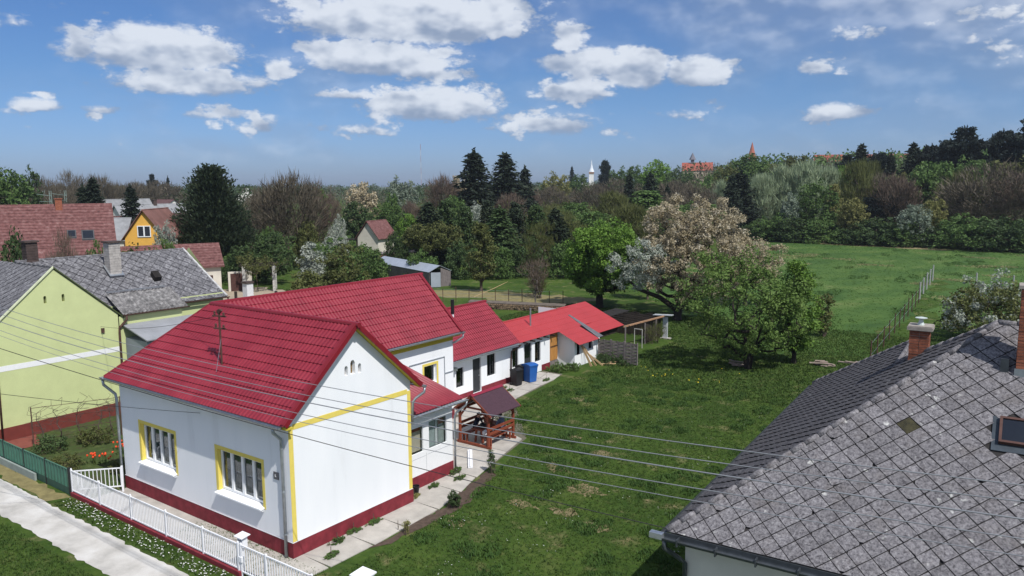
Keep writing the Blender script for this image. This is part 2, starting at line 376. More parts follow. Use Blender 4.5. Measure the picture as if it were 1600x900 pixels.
WOODD = mat('dark_old_boards', (.038, .029, .024), .9, .4, 5, orand=.25, stretch=(4, 4, .4))
PLANK = mat('raw_plank', (.52, .36, .20), .7, .15, 4, orand=.12)
WHITEM = mat('white_painted_steel', (.78, .79, .82), .45, .05, 4)
GREENM = mat('green_painted_steel', (.06, .16, .115), .5, .15, 3, orand=.06)
RUST = mat('rusty_steel', (.085, .045, .035), .8, .4, 8)
LIME = mat('lime_green_render', (.545, .60, .30), .9, .05, 1.5, bump=.2, bscale=45)
SLATE = mat('grey_slate', (.2, .2, .21), .85, .3, 7, bump=.35, bscale=60, orand=.16,
            stops=[(.30, (.065, .064, .072)), (.45, (.12, .118, .128)), (.58, (.18, .178, .19)), (.74, (.31, .31, .32))])
BRICK = mat('old_brick', (.24, .085, .05), .9, .3, 9, bump=.3, bscale=60, orand=.25)
MORTAR = mat('lime_mortar', (.30, .27, .24), .95, .2, 9)
CLAY = mat('clay_tile', (.2, .085, .075), .85, .3, 3, bump=.3, bscale=20, orand=.08, stops=[(.3, (.085, .036, .034)), (.5, (.150, .064, .060)), (.66, (.20, .105, .098)), (.8, (.30, .23, .22))])

# ------------------------------------------------------------------ main house
house = thing('house', 'white L-shaped house with red metal tile roof, maroon plinth and yellow trim', 'house')
D, L, HP, ZE, ZR, XW, YW = 5.474, 10.246, .5375, 4.48, 7.19, -5.55, 14.4
OVX, OVY, OVL = .298, .304, .445
yr = D/2; xr = -8.0
ms = (ZR-ZE)/(yr+OVY)                    # front slope
def ztop_front(y): return ZE+ms*(min(y, D-y)+OVY)-.10
wz = ZE+ms*OVY-.10
# window openings on the street facade (x positions), s runs along +x from the left corner
fw_holes = [dict(s=(L-8.87, L-6.55), z=(1.40, 2.88)), dict(s=(L-3.90, L-1.44), z=(1.38, 2.88))]
w_ = MB()
wall(w_, (-L, 0, 0), (1, 0, 0), (0, -1, 0), [0, L], lambda s: wz, 0, fw_holes, .2)
vents = [dict(s=(2.38, 2.52), z=(5.47, 5.80), arch=True), dict(s=(2.64, 2.84), z=(5.47, 5.95), arch=True), dict(s=(2.98, 3.12), z=(5.45, 5.78), arch=True)]
wall(w_, (0, 0, 0), (0, 1, 0), (1, 0, 0), [0, yr, D], ztop_front, 0, vents, .15)
wall(w_, (0, D, 0), (-1, 0, 0), (0, 1, 0), [0, -XW], lambda s: wz, 0)
wing_hole = [dict(s=(12.25-D, 13.15-D), z=(2.2, 3.1))]
wtop = ZE+(ZR-ZE)/(XW+.28-xr+.0)*.28-.1
wall(w_, (XW, D, 0), (0, 1, 0), (1, 0, 0), [0, YW-D], lambda s: wtop+.05, 0, wing_hole, .2)
mw = (ZR-ZE)/(-5.27-xr)
wall(w_, (XW, YW, 0), (-1, 0, 0), (0, 1, 0), [0, XW-xr, XW+L], lambda s: ZR-.1-mw*abs(XW-s-xr) if s <= XW-xr else ZR-.1-mw*1.02*abs(XW-s-xr), 0)
wall(w_, (-L, YW, 0), (0, -1, 0), (-1, 0, 0), [0, YW], lambda s: wz, 0)
w_.build('wall', WHITE, house)
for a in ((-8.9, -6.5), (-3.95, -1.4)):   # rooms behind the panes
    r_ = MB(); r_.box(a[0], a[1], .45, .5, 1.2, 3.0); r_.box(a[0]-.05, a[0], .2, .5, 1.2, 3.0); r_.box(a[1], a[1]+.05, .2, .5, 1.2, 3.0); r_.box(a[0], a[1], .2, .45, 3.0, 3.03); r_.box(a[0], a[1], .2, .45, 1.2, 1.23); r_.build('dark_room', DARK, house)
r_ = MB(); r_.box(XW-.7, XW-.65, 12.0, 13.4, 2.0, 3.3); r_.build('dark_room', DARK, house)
for v in vents:
    MB().box(-.16, -.151, v['s'][0]-.02, v['s'][1]+.02, v['z'][0]-.02, v['z'][1]+.02).build('vent_back', mat('vent_brown', (.16, .10, .035), .9), house)
p_ = MB()
p_.box(-L-.02, .022, -.022, -.001, 0, HP); p_.box(.001, .022, -.001, D+.022, 0, HP); p_.box(XW, .001, D+.001, D+.022, 0, HP); p_.box(XW+.001, XW+.022, D+.022, YW+.022, 0, HP)
p_.build('plinth', MAROON, house)
MB().box(-L-.004, .03, -.032, -.0221, HP, HP+.018).box(.0221, .032, -.022, D, HP, HP+.012).build('drip_edge', WHITE, house)
b_ = MB(); b_.box(.001, .008, 0.0, .17, HP+.02, ZE-.18); b_.build('corner_band', YEL, house)
MB().box(.001, .008, D-.17, D, HP+.02, ZE-.18).build('corner_band', YEL, house)
MB().box(.0011, .0085, .17, D-.17, 4.20, 4.38).build('gable_band', YEL, house)
# soffits and verge boards
for s in (-1, 1):
    y0 = yr+s*(yr+OVY); p = [(0.002, y0, ZE-.09), (OVX-.02, y0, ZE-.09), (OVX-.02, yr, ZR-.09), (0.002, yr, ZR-.09)]
    MB().prism(p, (0, 0, .05)).build('verge_soffit', YELD, house)
    dirv = Vector((0, yr-y0, ZR-ZE)).normalized(); n_ = Vector((1, 0, 0)).cross(dirv); n_ = n_ if n_.z > 0 else -n_
    vb = MB(); a = Vector((OVX-.05, y0-.02*s*-1, ZE)); b = Vector((OVX-.05, yr, ZR))
    vb.prism([a+n_*.075, a+Vector((.16*0+.07, 0, 0))+n_*.075, b+Vector((.07, 0, 0))+n_*.075, b+n_*.075], -n_*.16)
    vb.prism([a+n_*.076+Vector((-.13, 0, 0)), a+n_*.076, b+n_*.076, b+n_*.076+Vector((-.13, 0, 0))], n_*.006)
    vb.build('verge_board', ROOFT, house)
MB().box(-L-.3, .29, -OVY+.02, -.002, ZE-.14, ZE-.09).build('eave_soffit', YELD, house)
MB().box(XW+.002, -5.30, D+.4, YW+.3, ZE-.20, ZE-.14).build('eave_soffit', YELD, house)
MB().box(XW+.003, XW+.01, D+.4, YW, ZE-.42, ZE-.2).build('eave_band', YELD, house)
# roof tiles
ls = math.hypot(yr+OVY, ZR-ZE)
td = Vector((0, yr+OVY, ZR-ZE)).normalized()
hipx0 = -L-OVL
metal_tiles(house, (0, -OVY-.04, ZE-.03), (1, 0, 0), td, ls, lambda t: hipx0+(xr-hipx0)*min(1, t/ls), lambda t: OVX-.02, ROOFR)
tb = Vector((0, -(yr+OVY), ZR-ZE)).normalized()
metal_tiles(house, (0, D+OVY, ZE-.01), (1, 0, 0), tb, ls, lambda t: -5.27+(xr+5.27)*min(1, t/ls), lambda t: OVX-.02, ROOFR)
lw = math.hypot(xr+5.27, ZR-ZE); tw = Vector((xr+5.27, 0, ZR-ZE)).normalized()
metal_tiles(house, (-5.22, 0, ZE-.01), (0, 1, 0), tw, lw, lambda t: D+OVY+(yr-D-OVY)*min(1, t/lw), lambda t: YW+.33, ROOFR)
ll = math.hypot(xr-hipx0, ZR-ZE); tl = Vector((xr-hipx0, 0, ZR-ZE)).normalized()
metal_tiles(house, (hipx0, 0, ZE-.01), (0, 1, 0), tl, ll, lambda t: -OVY+(yr+OVY)*min(1, t/ll), lambda t: YW+.33, ROOFR)
def cap(p, q, r=.095, parent=house, mt=ROOFT, name='ridge_cap'):
    p, q = Vector(p), Vector(q); n = max(1, round((q-p).length/.6)); mb = MB()
    for i in range(n):
        a, b = p.lerp(q, i/n), p.lerp(q, (i+1)/n+.012); mb.tube([a, b], [r*1.04, r*.95], 10)
    return mb.build(name, mt, parent, smooth=False)
cap((xr, yr, ZR-.01), (OVX, yr, ZR-.01)); cap((xr, yr, ZR-.01), (xr, YW+.35, ZR-.01)); cap((hipx0, -OVY, ZE), (xr, yr, ZR-.01), .075, name='hip_cap')
vbw = MB(); a = Vector((-5.2, YW+.3, ZE-.03)); b = Vector((xr, YW+.3, ZR)); n_ = Vector((ZR-ZE, 0, -(xr+5.27))).normalized()
vbw.prism([a+n_*.08, a+n_*.08+Vector((0, .07, 0)), b+n_*.08+Vector((0, .07, 0)), b+n_*.08], -n_*.16); vbw.prism([a+n_*.082+Vector((0, -.12, 0)), a+n_*.082, b+n_*.082, b+n_*.082+Vector((0, -.12, 0))], n_*.006); vbw.build('verge_board', ROOFT, house)
MB().prism([(hipx0-.03, -OVY+.1, ZE-.2), (hipx0-.03, -OVY+1.2, ZE-.2), (hipx0-.03, -OVY+1.2, ZE+.02), (hipx0-.03, -OVY+.1, ZE+.02)], (.05, 0, 0)).build('fascia_board', GREYM, house)
# gutters and downpipes
gutter(house, (-L-OVL-.12, -OVY-.09, ZE+.0), (.12, -OVY-.09, ZE-.05), .085, ZINC)
gutter(house, (-5.16, D+OVY+.1, ZE-.02), (-5.16, YW+.45, ZE-.02), .08, ZINC)
gutter(house, (-2.0, D+OVY+.09, ZE-.03), (OVX+.1, D+OVY+.09, ZE-.03), .08, ZINC)
def pipe(pts, r=.05, parent=house, mt=ZINC): return MB().tube(pts, r, 10).build('downpipe', mt, parent, smooth=True)
pipe([(-.24, -OVY-.09, ZE-.1), (-.24, -OVY-.07, ZE-.28), (-.24, -.11, ZE-.55), (-.24, -.09, ZE-.7), (-.24, -.09, .06)], .055)
pipe([(-L-.45, -OVY-.09, ZE-.07), (-L-.45, -OVY-.07, ZE-.3), (-L-.14, -.10, ZE-.68), (-L-.08, -.10, ZE-.85), (-L-.08, -.10, .05)], .055)
pipe([(-5.2, YW+.4, ZE-.1), (-5.22, YW+.4, ZE-.3), (-5.45, YW+.1, ZE-.52), (-5.5, YW-.05, ZE-.55)], .05)
pipe([(OVX+.05, D+OVY+.1, ZE-.1), (OVX+.03, D+OVY+.1, ZE-.28), (.12, D+.15, ZE-.5), (.08, D+.05, ZE-.62), (.06, D+.04, ZE-.9), (-.05, D+.12, 3.0)], .05)
for zz in (3.6, 2.2, .8): MB().tube([(-.24, -.09, zz-.02), (-.24, -.09, zz+.02)], .066, 10).box(-.25, -.23, -.06, 0, zz-.015, zz+.015).build('pipe_bracket', ZINC, house)
# street windows with yellow reveals
for (a, b, z0, z1) in ((-8.87, -6.55, 1.40, 2.88), (-3.90, -1.44, 1.38, 2.88)):
    sr = MB()
    sr.box(a-.13, a, -.008, -.001, z0, z1+.13); sr.box(b, b+.13, -.008, -.001, z0-.06, z1+.13); sr.box(a, b, -.008, -.001, z1, z1+.13)
    sr.box(a, a+.006, 0, .19, z0, z1); sr.box(b-.006, b, 0, .19, z0, z1); sr.box(a+.006, b-.006, 0, .19, z1-.006, z1)
    wd = window(house, (0, 0, 0), (1, 0, 0), (0, -1, 0), a+.02, b-.02, z0+.04, z1-.02, 4, PVC, GLASS, .13, .075, 0, LACE)
    sr.build('surround', YEL, wd)
    MB().prism([(a-.06, -.17, z0-.075), (b+.06, -.17, z0-.075), (b+.06, .14, z0-.03), (a-.06, .14, z0-.03)], (0, 0, .05)).box(a-.03, b+.03, -.10, -.002, z0-.13, z0-.078).build('sill', WHITE, wd)
wd = window(house, (XW, 0, 0), (0, 1, 0), (1, 0, 0), 12.25, 13.15, 2.2, 3.1, 1, PVC, GLASS, .12, .06)
sr = MB(); sr.box(XW+.001, XW+.008, 12.13, 12.25, 2.1, 3.22); sr.box(XW+.001, XW+.008, 13.15, 13.27, 2.1, 3.22); sr.box(XW+.001, XW+.008, 12.25, 13.15, 3.1, 3.22); sr.build('surround', YEL, wd)
MB().tube([(XW+.04, 11.2, 3.35), (XW+.04, 13.7, 3.35), (XW+.04, 13.72, .6)], .018, 6).tube([(XW+.04, 13.7, 2.5), (XW+.04, 14.35, 2.5)], .018, 6).build('conduit', ZINC, house)
MB().box(-.80, -.56, -.03, -.002, 2.5, 2.74).build('meter_plate', mat('plate_grey', (.10, .10, .11), .4), house)
MB().box(-.725, -.69, -.034, -.0305, 2.58, 2.66).box(-.69, -.66, -.034, -.0305, 2.58, 2.60).build('plate_mark', PVC, house)
# three thin lines to the attic vents (telephone drop)
# glazed veranda in the corner of the L
VX, VY0, VY1, VZ = -.70, D+.022, 8.62, 3.12
v_ = MB()
wall(v_, (VX, VY0, 0), (0, 1, 0), (1, 0, 0), [0, VY1-VY0], lambda s: VZ, HP, [dict(s=(.42, 1.45), z=(1.35, 2.55)), dict(s=(1.62, 2.85), z=(1.35, 2.62))], .06)
wall(v_, (VX, VY1, 0), (-1, 0, 0), (0, 1, 0), [0, 4.8], lambda s: VZ+.205*s, HP)
v_.build('veranda_panel', PVC, house)
MB().box(VX, VX+.02, VY0, VY1+.02, 0, HP).box(XW+.05, VX, VY1, VY1+.02, 0, HP).build('plinth', MAROON, house)
for (s0, s1, zt) in ((.42, 1.45, 2.55), (1.62, 2.85, 2.62)):
    window(house, (VX, VY0, 0), (0, 1, 0), (1, 0, 0), s0, s1, 1.35, zt, 1, PVC, GLASSV, .0, .085)
MB().box(VX+.001, VX+.006, VY0+.1, VY0+1.5, 1.22, 1.235).box(VX+.001, VX+.006, VY0+1.53, VY0+1.545, HP+.02, 1.33).box(VX+.001, VX+.006, VY0+1.6, VY1-.1, 1.24, 1.255).build('panel_joint', mat('joint_grey', (.45, .46, .48), .6), house)
for (s0, s1, z0b, z1b, cc, nm) in ((.46, 1.40, 1.45, 2.25, (.66, .58, .46), 'stand_in_blind'), (.46, 1.40, 2.25, 2.5, (.36, .07, .06), 'stand_in_valance'), (1.66, 2.25, 1.4, 2.58, (.44, .50, .49), 'stand_in_net'), (2.28, 2.42, 1.4, 2.58, (.8, .82, .82), 'stand_in_strip'), (2.46, 2.8, 1.4, 2.2, (.40, .45, .43), 'stand_in_net'), (2.46, 2.8, 2.2, 2.58, (.42, .20, .18), 'stand_in_valance')):  # panels added close behind the glass so the panes read as a bright interior
    MB().box(VX-.20, VX-.19, VY0+s0, VY0+s1, z0b, z1b).build(nm, mat('veranda_'+nm+str(int(s0*100)), cc, .9, .08, 4), house)
MB().box(VX-1.6, VX-1.55, VY0, VY1, .3, 3.0).build('inner_wall', mat('inner_beige', (.62, .55, .45), .9, .1), house); MB().box(VX-1.54, VX-1.5, VY0, VY0+1.3, 2.2, 3.0).build('inner_valance', mat('inner_brick_red', (.38, .08, .06), .9, .15), house)
MB().box(VX-2.3, VX-.02, VY0+.02, VY1-.05, .5, .55).build('inner_floor', mat('inner_floor', (.36, .32, .27), .7), house)
MB().box(VX-.9, VX-.86, VY0+1.9, VY0+2.5, .6, 2.9).build('inner_door', PVC, house)
vs_ = (4.15-3.13)/(4.08-.40); vl = math.hypot(XW+.35, 0)
tdv = Vector((-1, 0, vs_)).normalized(); Lv = (5.55-.36)*math.hypot(1, vs_)
def corrugated(parent, o, sd, td, S, T, mt, wave=.2, amp=.02, name='roof_sheet', sheets=3):
    o, sd, td = Vector(o), Vector(sd).normalized(), Vector(td).normalized(); n = sd.cross(td); n = n if n.z > 0 else -n
    for k in range(sheets):
        s0, s1 = S*k/sheets, S*(k+1)/sheets+.03; m_ = int((s1-s0)/wave*6)+1; vs = []
        for t, dz in ((0, -.012), (0, .004*(k % 2)), (T, .004*(k % 2))):
            for j in range(m_+1):
                s = s0+(s1-s0)*j/m_; vs.append(o+sd*s+td*t+n*(dz+amp*math.sin(2*math.pi*s/wave)))
        fs = [(r*(m_+1)+j, r*(m_+1)+j+1, (r+1)*(m_+1)+j+1, (r+1)*(m_+1)+j) for r in range(2) for j in range(m_)]
        MB().add(vs, fs).build(name, mt, parent, smooth=True)
corrugated(house, (-.36, D+.02, 3.16), (0, 1, 0), tdv, 9.0-D-.02, Lv, ROOFR, .17, .022, sheets=3)
gutter(house, (-.28, D+.15, 3.12), (-.28, 9.12, 3.08), .075, ZINC)
MB().box(VX+.002, -.40, D+.05, 8.95, 3.05, 3.09).build('eave_board', mat('grey_white_board', (.55, .57, .58), .8), house)
pipe([(-.28, 9.05, 3.02), (-.3, 9.05, 2.85), (-.58, 8.75, 2.55), (-.62, 8.68, 2.4), (-.62, 8.68, .05)], .045)

# ------------------------------------------------------------------ service mast on the roof
mast = thing('service_mast', 'rusty steel service mast with insulators on the red front roof', 'mast', (-4.66, .87, 5.55))
MB().tube([(0, 0, -.2), (0, 0, 1.9)], .035, 8).build('pole', RUST, mast)
for z, w in ((1.72, .30), (1.28, .26)):
    a = MB().bar((-w, -.06, z), (w, .06, z), .05).build('cross_arm', RUST, mast)
    for x in (-w+.03, w-.03): MB().lathe([(.02, 0), (.045, .03), (.03, .07), (.045, .10), (.02, .14)], (x, 0, z+.02), 8).build('insulator', RUST, a)
MB().bar((-.05, 0, 1.82), (.16, 0, 1.95), .07).bar((-.1, 0, 1.88), (.06, 0, 1.96), .06).build('cable_head', RUST, mast)
MB().tube([(.03, 0, .9), (.10, -.3, -.2)], .008, 5).build('stay_wire', ZINC, mast)

# ------------------------------------------------------------------ low outbuildings
def flue(parent, p, h, r, m1, m2=None, split=.6):
    f = MB().tube([p, (p[0], p[1], p[2]+h*(1-split if m2 else 1))], r, 12).build('flue_pipe', m1, parent)
    if m2: MB().tube([(p[0], p[1], p[2]+h*(1-split)), (p[0], p[1], p[2]+h)], r*1.35, 12).build('flue_cowl', m2, f)
ob = thing('summer_kitchen', 'low white outbuilding with red tile roof joined behind the house', 'outbuilding', (-7.5, 14.7, 0))
ex, ez, rx, rz_ = .46, 2.40, -2.2, 4.68
w_ = MB(); H2 = [dict(s=(2.2, 2.85), z=(.72, 1.80)), dict(s=(3.65, 4.40), z=(.08, 2.06)), dict(s=(4.95, 5.75), z=(.80, 2.06))]
wall(w_, (0, 0, 0), (0, 1, 0), (1, 0, 0), [0, 7.35], lambda s: ez+.33, 0, H2, .14)
sl = (rz_-ez)/(ex-rx)
wall(w_, (0, 7.35, 0), (-1, 0, 0), (0, 1, 0), [0, -rx, -2*rx], lambda s: ez+sl*(ex+min(s, -2*rx-s))-.08, 0)
wall(w_, (2*rx, 7.35, 0), (0, -1, 0), (-1, 0, 0), [0, 7.35], lambda s: ez+.3, 0)
w_.build('wall', WHITE, ob)
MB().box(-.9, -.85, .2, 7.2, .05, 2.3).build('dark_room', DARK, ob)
window(ob, (0, 0, 0), (0, 1, 0), (1, 0, 0), 2.2, 2.85, .72, 1.80, 1, GREYM, GLASS, .08, .05)
window(ob, (0, 0, 0), (0, 1, 0), (1, 0, 0), 4.95, 5.75, .80, 2.06, 2, GREYM, GLASS, .08, .05)
dd = MB().box(-.13, -.09, 3.66, 4.39, .1, 2.05).build('door', GREYM, ob); MB().box(-.09, -.05, 4.26, 4.32, 1.0, 1.05).build('handle', ZINC, dd)
MB().box(.001, .022, 0, 3.63, 0, .30).box(.001, .022, 4.42, 7.36, 0, .34).build('plinth', MAROON, ob)
MB().box(.001, .28, 1.7, 2.0, 1.78, 1.98).build('wall_lamp', ZINC, ob)
tt = math.hypot(ex-rx, rz_-ez); tdo = Vector((rx-ex, 0, rz_-ez)).normalized()
metal_tiles(ob, (ex, 0, ez), (0, 1, 0), tdo, tt, lambda t: .05, lambda t: 7.55, ROOFR)
metal_tiles(ob, (2*rx-ex, 0, ez), (0, 1, 0), Vector((ex-rx, 0, rz_-ez)).normalized(), tt, lambda t: .05, lambda t: 7.55, ROOFR)
cap((rx, .05, rz_), (rx, 7.6, rz_), .09, ob)
gutter(ob, (ex+.06, .1, ez-.0), (ex+.06, 7.65, ez-.04), .07, ZINC)
MB().tube([(ex+.06, 7.5, ez-.07), (ex+.05, 7.5, ez-.2), (.1, 7.2, ez-.5), (.08, 7.15, .05)], .045, 8).build('downpipe', RUST, ob, True)
MB().box(.002, ex-.02, .05, 7.5, ez-.07, ez-.03).build('eave_soffit', WHITE, ob)
flue(ob, (-1.5, 3.75, 4.0), 1.32, .075, WHITEM, BLACKP, .62)

sh = thing('tool_shed', 'low white shed with plain red sheet roof and orange wooden door', 'shed', (-7.6, 22.1, 0))
e3, z3, r3, zr3 = .3, 2.28, -1.7, 3.18; s3 = (zr3-z3)/(e3-r3)
w_ = MB(); H3 = [dict(s=(.10, .72), z=(.78, 2.00)), dict(s=(1.35, 2.15), z=(.05, 2.02)), dict(s=(2.5, 3.15), z=(.68, 1.95))]
wall(w_, (0, .05, 0), (0, 1, 0), (1, 0, 0), [0, 5.15], lambda s: z3+.1, 0, H3, .12)
wall(w_, (0, 5.2, 0), (1, 0, 0), (0, -1, 0), [0, 1.3], lambda s: z3+s3*(.3-s)-.05, 0)
wall(w_, (1.3, 5.2, 0), (0, 1, 0), (1, 0, 0), [0, 3.2], lambda s: z3-s3*1.0-.05, 0, [dict(s=(.25, .75), z=(.75, 1.55)), dict(s=(1.75, 2.3), z=(.9, 1.5))], .12)
wall(w_, (1.3, 8.4, 0), (-1, 0, 0), (0, 1, 0), [0, 3.0, 5.0], lambda s: min(z3+s3*(s-1.0), zr3)-.05, 0)
wall(w_, (-3.7, 11.7, 0), (0, -1, 0), (-1, 0, 0), [0, 11.6], lambda s: z3, 0)
w_.build('wall', WHITE, sh)
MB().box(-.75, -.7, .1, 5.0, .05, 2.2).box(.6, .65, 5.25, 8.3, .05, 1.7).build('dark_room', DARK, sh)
window(sh, (0, .05, 0), (0, 1, 0), (1, 0, 0), .10, .72, .78, 2.0, 1, GREYM, GLASS, .07, .05)
window(sh, (0, .05, 0), (0, 1, 0), (1, 0, 0), 2.5, 3.15, .68, 1.95, 1, GREYM, GLASS, .07, .05)
dd = MB().box(-.11, -.07, 1.42, 2.18, .06, 2.05).build('door', GREYM, sh); MB().box(-.068, -.06, 1.52, 2.08, 1.1, 1.9).build('pane', GLASS, dd)
dd = MB().box(.002, .05, 4.25, 4.65, .45, 2.25).box(.002, .05, 4.67, 5.1, .45, 2.25).build('door', WOODO, sh); MB().box(.05, .06, 4.25, 5.1, 1.3, 1.4).build('hinge_strip', mat('dark_brown_wood', (.10, .05, .02), .7), dd)
MB().box(.002, .04, 4.25, 5.15, .0, .42).build('door_kick_board', WOODG, sh)
MB().box(.001, .022, 3.3, 4.24, 0, .38).build('plinth', MAROON, sh)
PINK = mat('red_sheet', (.36, .042, .046), .45, .08, .8, spec=.35)
td3 = Vector((r3-e3, 0, zr3-z3)).normalized(); T3 = math.hypot(e3-r3, zr3-z3)
metal_tiles(sh, (e3, 0, z3), (0, 1, 0), td3, T3, lambda t: -.05, lambda t: 9.0, PINK, .55, .12, .006, .008)
e4 = 1.85; T4 = math.hypot(1, s3)*(e4-e3)
metal_tiles(sh, (e4, 0, z3-s3*(e4-e3)), (0, 1, 0), td3, T4+.02, lambda t: 4.85, lambda t: 7.4, PINK, .55, .12, .006, .008)
metal_tiles(sh, (1.33, 0, 1.78), (0, 1, 0), Vector((-3.2, 0, 1.42)).normalized(), 3.5, lambda t: 8.05, lambda t: 11.85, PINK, .55, .12, .006, .008)
metal_tiles(sh, (-3.9, 0, 2.1), (0, 1, 0), Vector((2.0, 0, 1.08)).normalized(), 2.3, lambda t: -.05, lambda t: 11.85, PINK, .55, .12, .006, .008)
MB().prism([(1.75, 7.4, z3-s3*1.45+.03), (1.75, 8.1, z3-s3*1.45+.03), (-.9, 8.1, 2.845), (-.9, 7.9, 2.845)], (0, 0, .02)).build('valley_flashing', mat('dull_lead', (.12, .12, .135), .8, .2, 4), sh)
MB().bar((0, -.02, zr3+.02), (0, 0, zr3+.02), .02).build('ridge_end', ROOFT, sh)
cap((r3, 0, zr3+.02), (r3, 9, zr3+.02), .06, sh, PINK)
fs_ = flue(sh, (-.85, 3.3, 2.7), 1.25, .055, ZINC)
for i in range(6): MB().box(.0, .38, .5+i*.75, .57+i*.75, z3-.16, z3-.08).build('rafter_end', WOODD, sh)

planks = [((1.75, 5.95), .25, 1.35, .16), ((1.85, 6.2), .5, 1.2, .12), ((2.1, 6.35), .9, .9, .11)]
for i, ((x, y), lean, h, w) in enumerate(planks):
    tag(MB().bar((x-7.6+.25+lean*.25, y+22.1+lean*.3, .02), (-7.6+1.36, y+22.1, h), w, .03, (0, 1, 0)).build('plank', PLANK),
        ['widest pale plank leaning against the white shed', 'middle pale plank leaning against the white shed wall', 'shortest pale plank sloping down from the white shed'][i], 'plank', 'planks leaning on the shed')
for i, (x, y, a) in enumerate(((-5.2, 28.9, .4), (-4.9, 29.2, .9))):
    tag(MB().bar((x, y, .10+.05*i), (x+.9*math.cos(a), y+.9*math.sin(a), .14+.05*i), .16, .03).build('plank', PLANK), ['pale plank lying in the weeds nearer the shed', 'pale plank lying in the weeds nearer the screen'][i], 'plank', 'planks on the ground')

# woven screens
for i in range(3):
    a = Vector((-6.15+i*1.0, 30.05-.02*i, 0)); sc = thing('woven_screen', ['grey woven wooden screen panel nearest the shed', 'middle grey woven wooden screen panel', 'grey woven wooden screen panel at the lawn end'][i], 'screen', a, R(-1), 'woven screens beside the shed')
    MB().box(0, .05, -.03, .03, 0, 1.52).build('post', WOODG, sc); MB().box(.93, .98, -.03, .03, 0, 1.52).build('post', WOODG, sc); MB().box(.45, .49, -.02, .02, .02, 1.48).build('post', WOODG, sc)
    for k in range(13):
        pts = [(.04+.9*j/10, .03*math.sin(j/10*math.pi*2+(k % 2)*math.pi), .10+k*.108) for j in range(11)]; mb = MB()
        for p, q in zip(pts[:-1], pts[1:]): mb.bar(p, q, .012, .095)
        mb.build('slat', WOODG, sc)

# open ruined shed frame
ru = thing('ruined_shed', 'roofless shed of dark boards with bare rafters and grey door post', 'shed', (-6.3, 33.9, 0))
for k in range(22):
    y = .05+k*.25; h = 1.75+.12*math.sin(k*2.1)
    MB().box(-3.55, -3.5, y, y+.235, 0, h).build('board', WOODD, ru)
for k in range(15):
    x = -3.5+k*.26; h = 1.55+.08*math.sin(k*1.3)
    MB().box(x, x+.235, 5.35, 5.39, 0, h+.25).build('board', WOODD, ru)
MB().bar((0, 0, 1.66), (.75, 5.4, 1.78), .09, .11).build('beam', mat('orange_timber', (.34, .20, .12), .8, .2), ru)  # beam in its own orange-brown tone
MB().prism([(-3.55, .1, 1.93), (-3.55, 5.4, 1.93), (-2.3, 5.4, 1.86), (-2.3, .1, 1.86)], (0, 0, .05)).build('roof_remnant', mat('black_felt', (.02, .018, .017), .95), ru)
for k in range(9): MB().box(.30-.02*k, .33-.02*k, 2.95+k*.25, 3.18+k*.25, 0, 1.45+.1*math.sin(k)).build('board', WOODD, ru)
for y in (.6, 1.3, 2.0, 2.7, 3.4, 4.0, 4.7): MB().bar((.1+.12*y, y, 1.64), (-3.5, y-.3, 1.95), .06, .09).build('rafter', WOODD, ru)
MB().bar((-1.9, .4, 1.9), (-3.2, 1.8, 2.0), .07, .03).build('loose_board', WOODG, ru)
for x, y in ((.1, .1), (.35, 2.7), (.55, 4.1)): MB().box(x-.04, x+.04, y-.04, y+.04, 0, 1.68).build('post', WOODG, ru)
MB().box(.25, .9, 1.18, 1.22, 1.35, 1.4).box(.25, .29, 1.18, 1.22, 0, 1.35).box(.86, .9, 1.18, 1.22, 0, 1.35).build('frame', mat('pale_frame', (.5, .48, .45), .8), ru)
MB().box(.55, .95, 5.3, 5.36, .08, 1.68).box(.62, .88, 5.28, 5.30, .9, 1.5).build('door', mat('pale_grey_paint', (.55, .57, .6), .7, .15, 4), ru)
MB().box(.4, 1.15, 5.2, 5.6, 0, .08).build('step', CONC, ru)
MB().bar((-.2, 5.35, 1.78), (1.3, 5.35, 1.86), .5, .05).build('roof_scrap', mat('scrap_sheet', (.38, .40, .42), .6, .25), ru)

# ------------------------------------------------------------------ bins
def bin_(label, loc, rz, mt, h, w, d):
    b = thing('wheelie_bin', label, 'bin', loc, rz, 'wheelie bins by the outbuilding'); hb = h*.9; t = .82
    mb = MB(); mb.add([(sx*w/2*k, sy*d/2*k, z) for z, k in ((.06, t), (hb-.06, 1), (hb-.06, 1.05), (hb, 1.05)) for sx, sy in ((-1, -1), (1, -1), (1, 1), (-1, 1))],
                      [(3, 2, 1, 0), (12, 13, 14, 15)]+[(r*4+i, r*4+(i+1) % 4, r*4+4+(i+1) % 4, r*4+4+i) for r in range(3) for i in range(4)])
    mb.build('body', mt, b)
    n = 6; vs = []
    for j in range(n+1):
        y = -d*.56+d*1.12*j/n; z = hb+.012+(h-hb)*math.sin(math.pi*(.15+.75*j/n))
        vs += [(-w*.54, y, z), (w*.54, y, z), (-w*.54, y, hb+.005), (w*.54, y, hb+.005)]
    fs = []
    for j in range(n): fs += [(4*j, 4*j+1, 4*j+5, 4*j+4), (4*j+2, 4*j, 4*j+4, 4*j+6), (4*j+1, 4*j+3, 4*j+7, 4*j+5)]
    fs += [(0, 2, 3, 1), (4*n, 4*n+1, 4*n+3, 4*n+2)]
    MB().add(vs, fs).build('lid', mt, b)
    for s in (-1, 1): MB().tube([(s*w*.40, d*.42, .10), (s*w*.48, d*.42, .10)], .10, 12).build('wheel', BLACKP, b)
    MB().tube([(-w*.4, d*.6, hb-.03), (w*.4, d*.6, hb-.03)], .018, 6).build('handle', mt, b)
    return b
bin_('blue wheelie bin standing on the concrete path', (-6.6, 22.65, 0), R(75), BLUEP, 1.14, .62, .74)
bin_('black wheelie bin in front of the white outbuilding', (-6.75, 21.5, 0), R(80), BLACKP, 1.02, .52, .56)
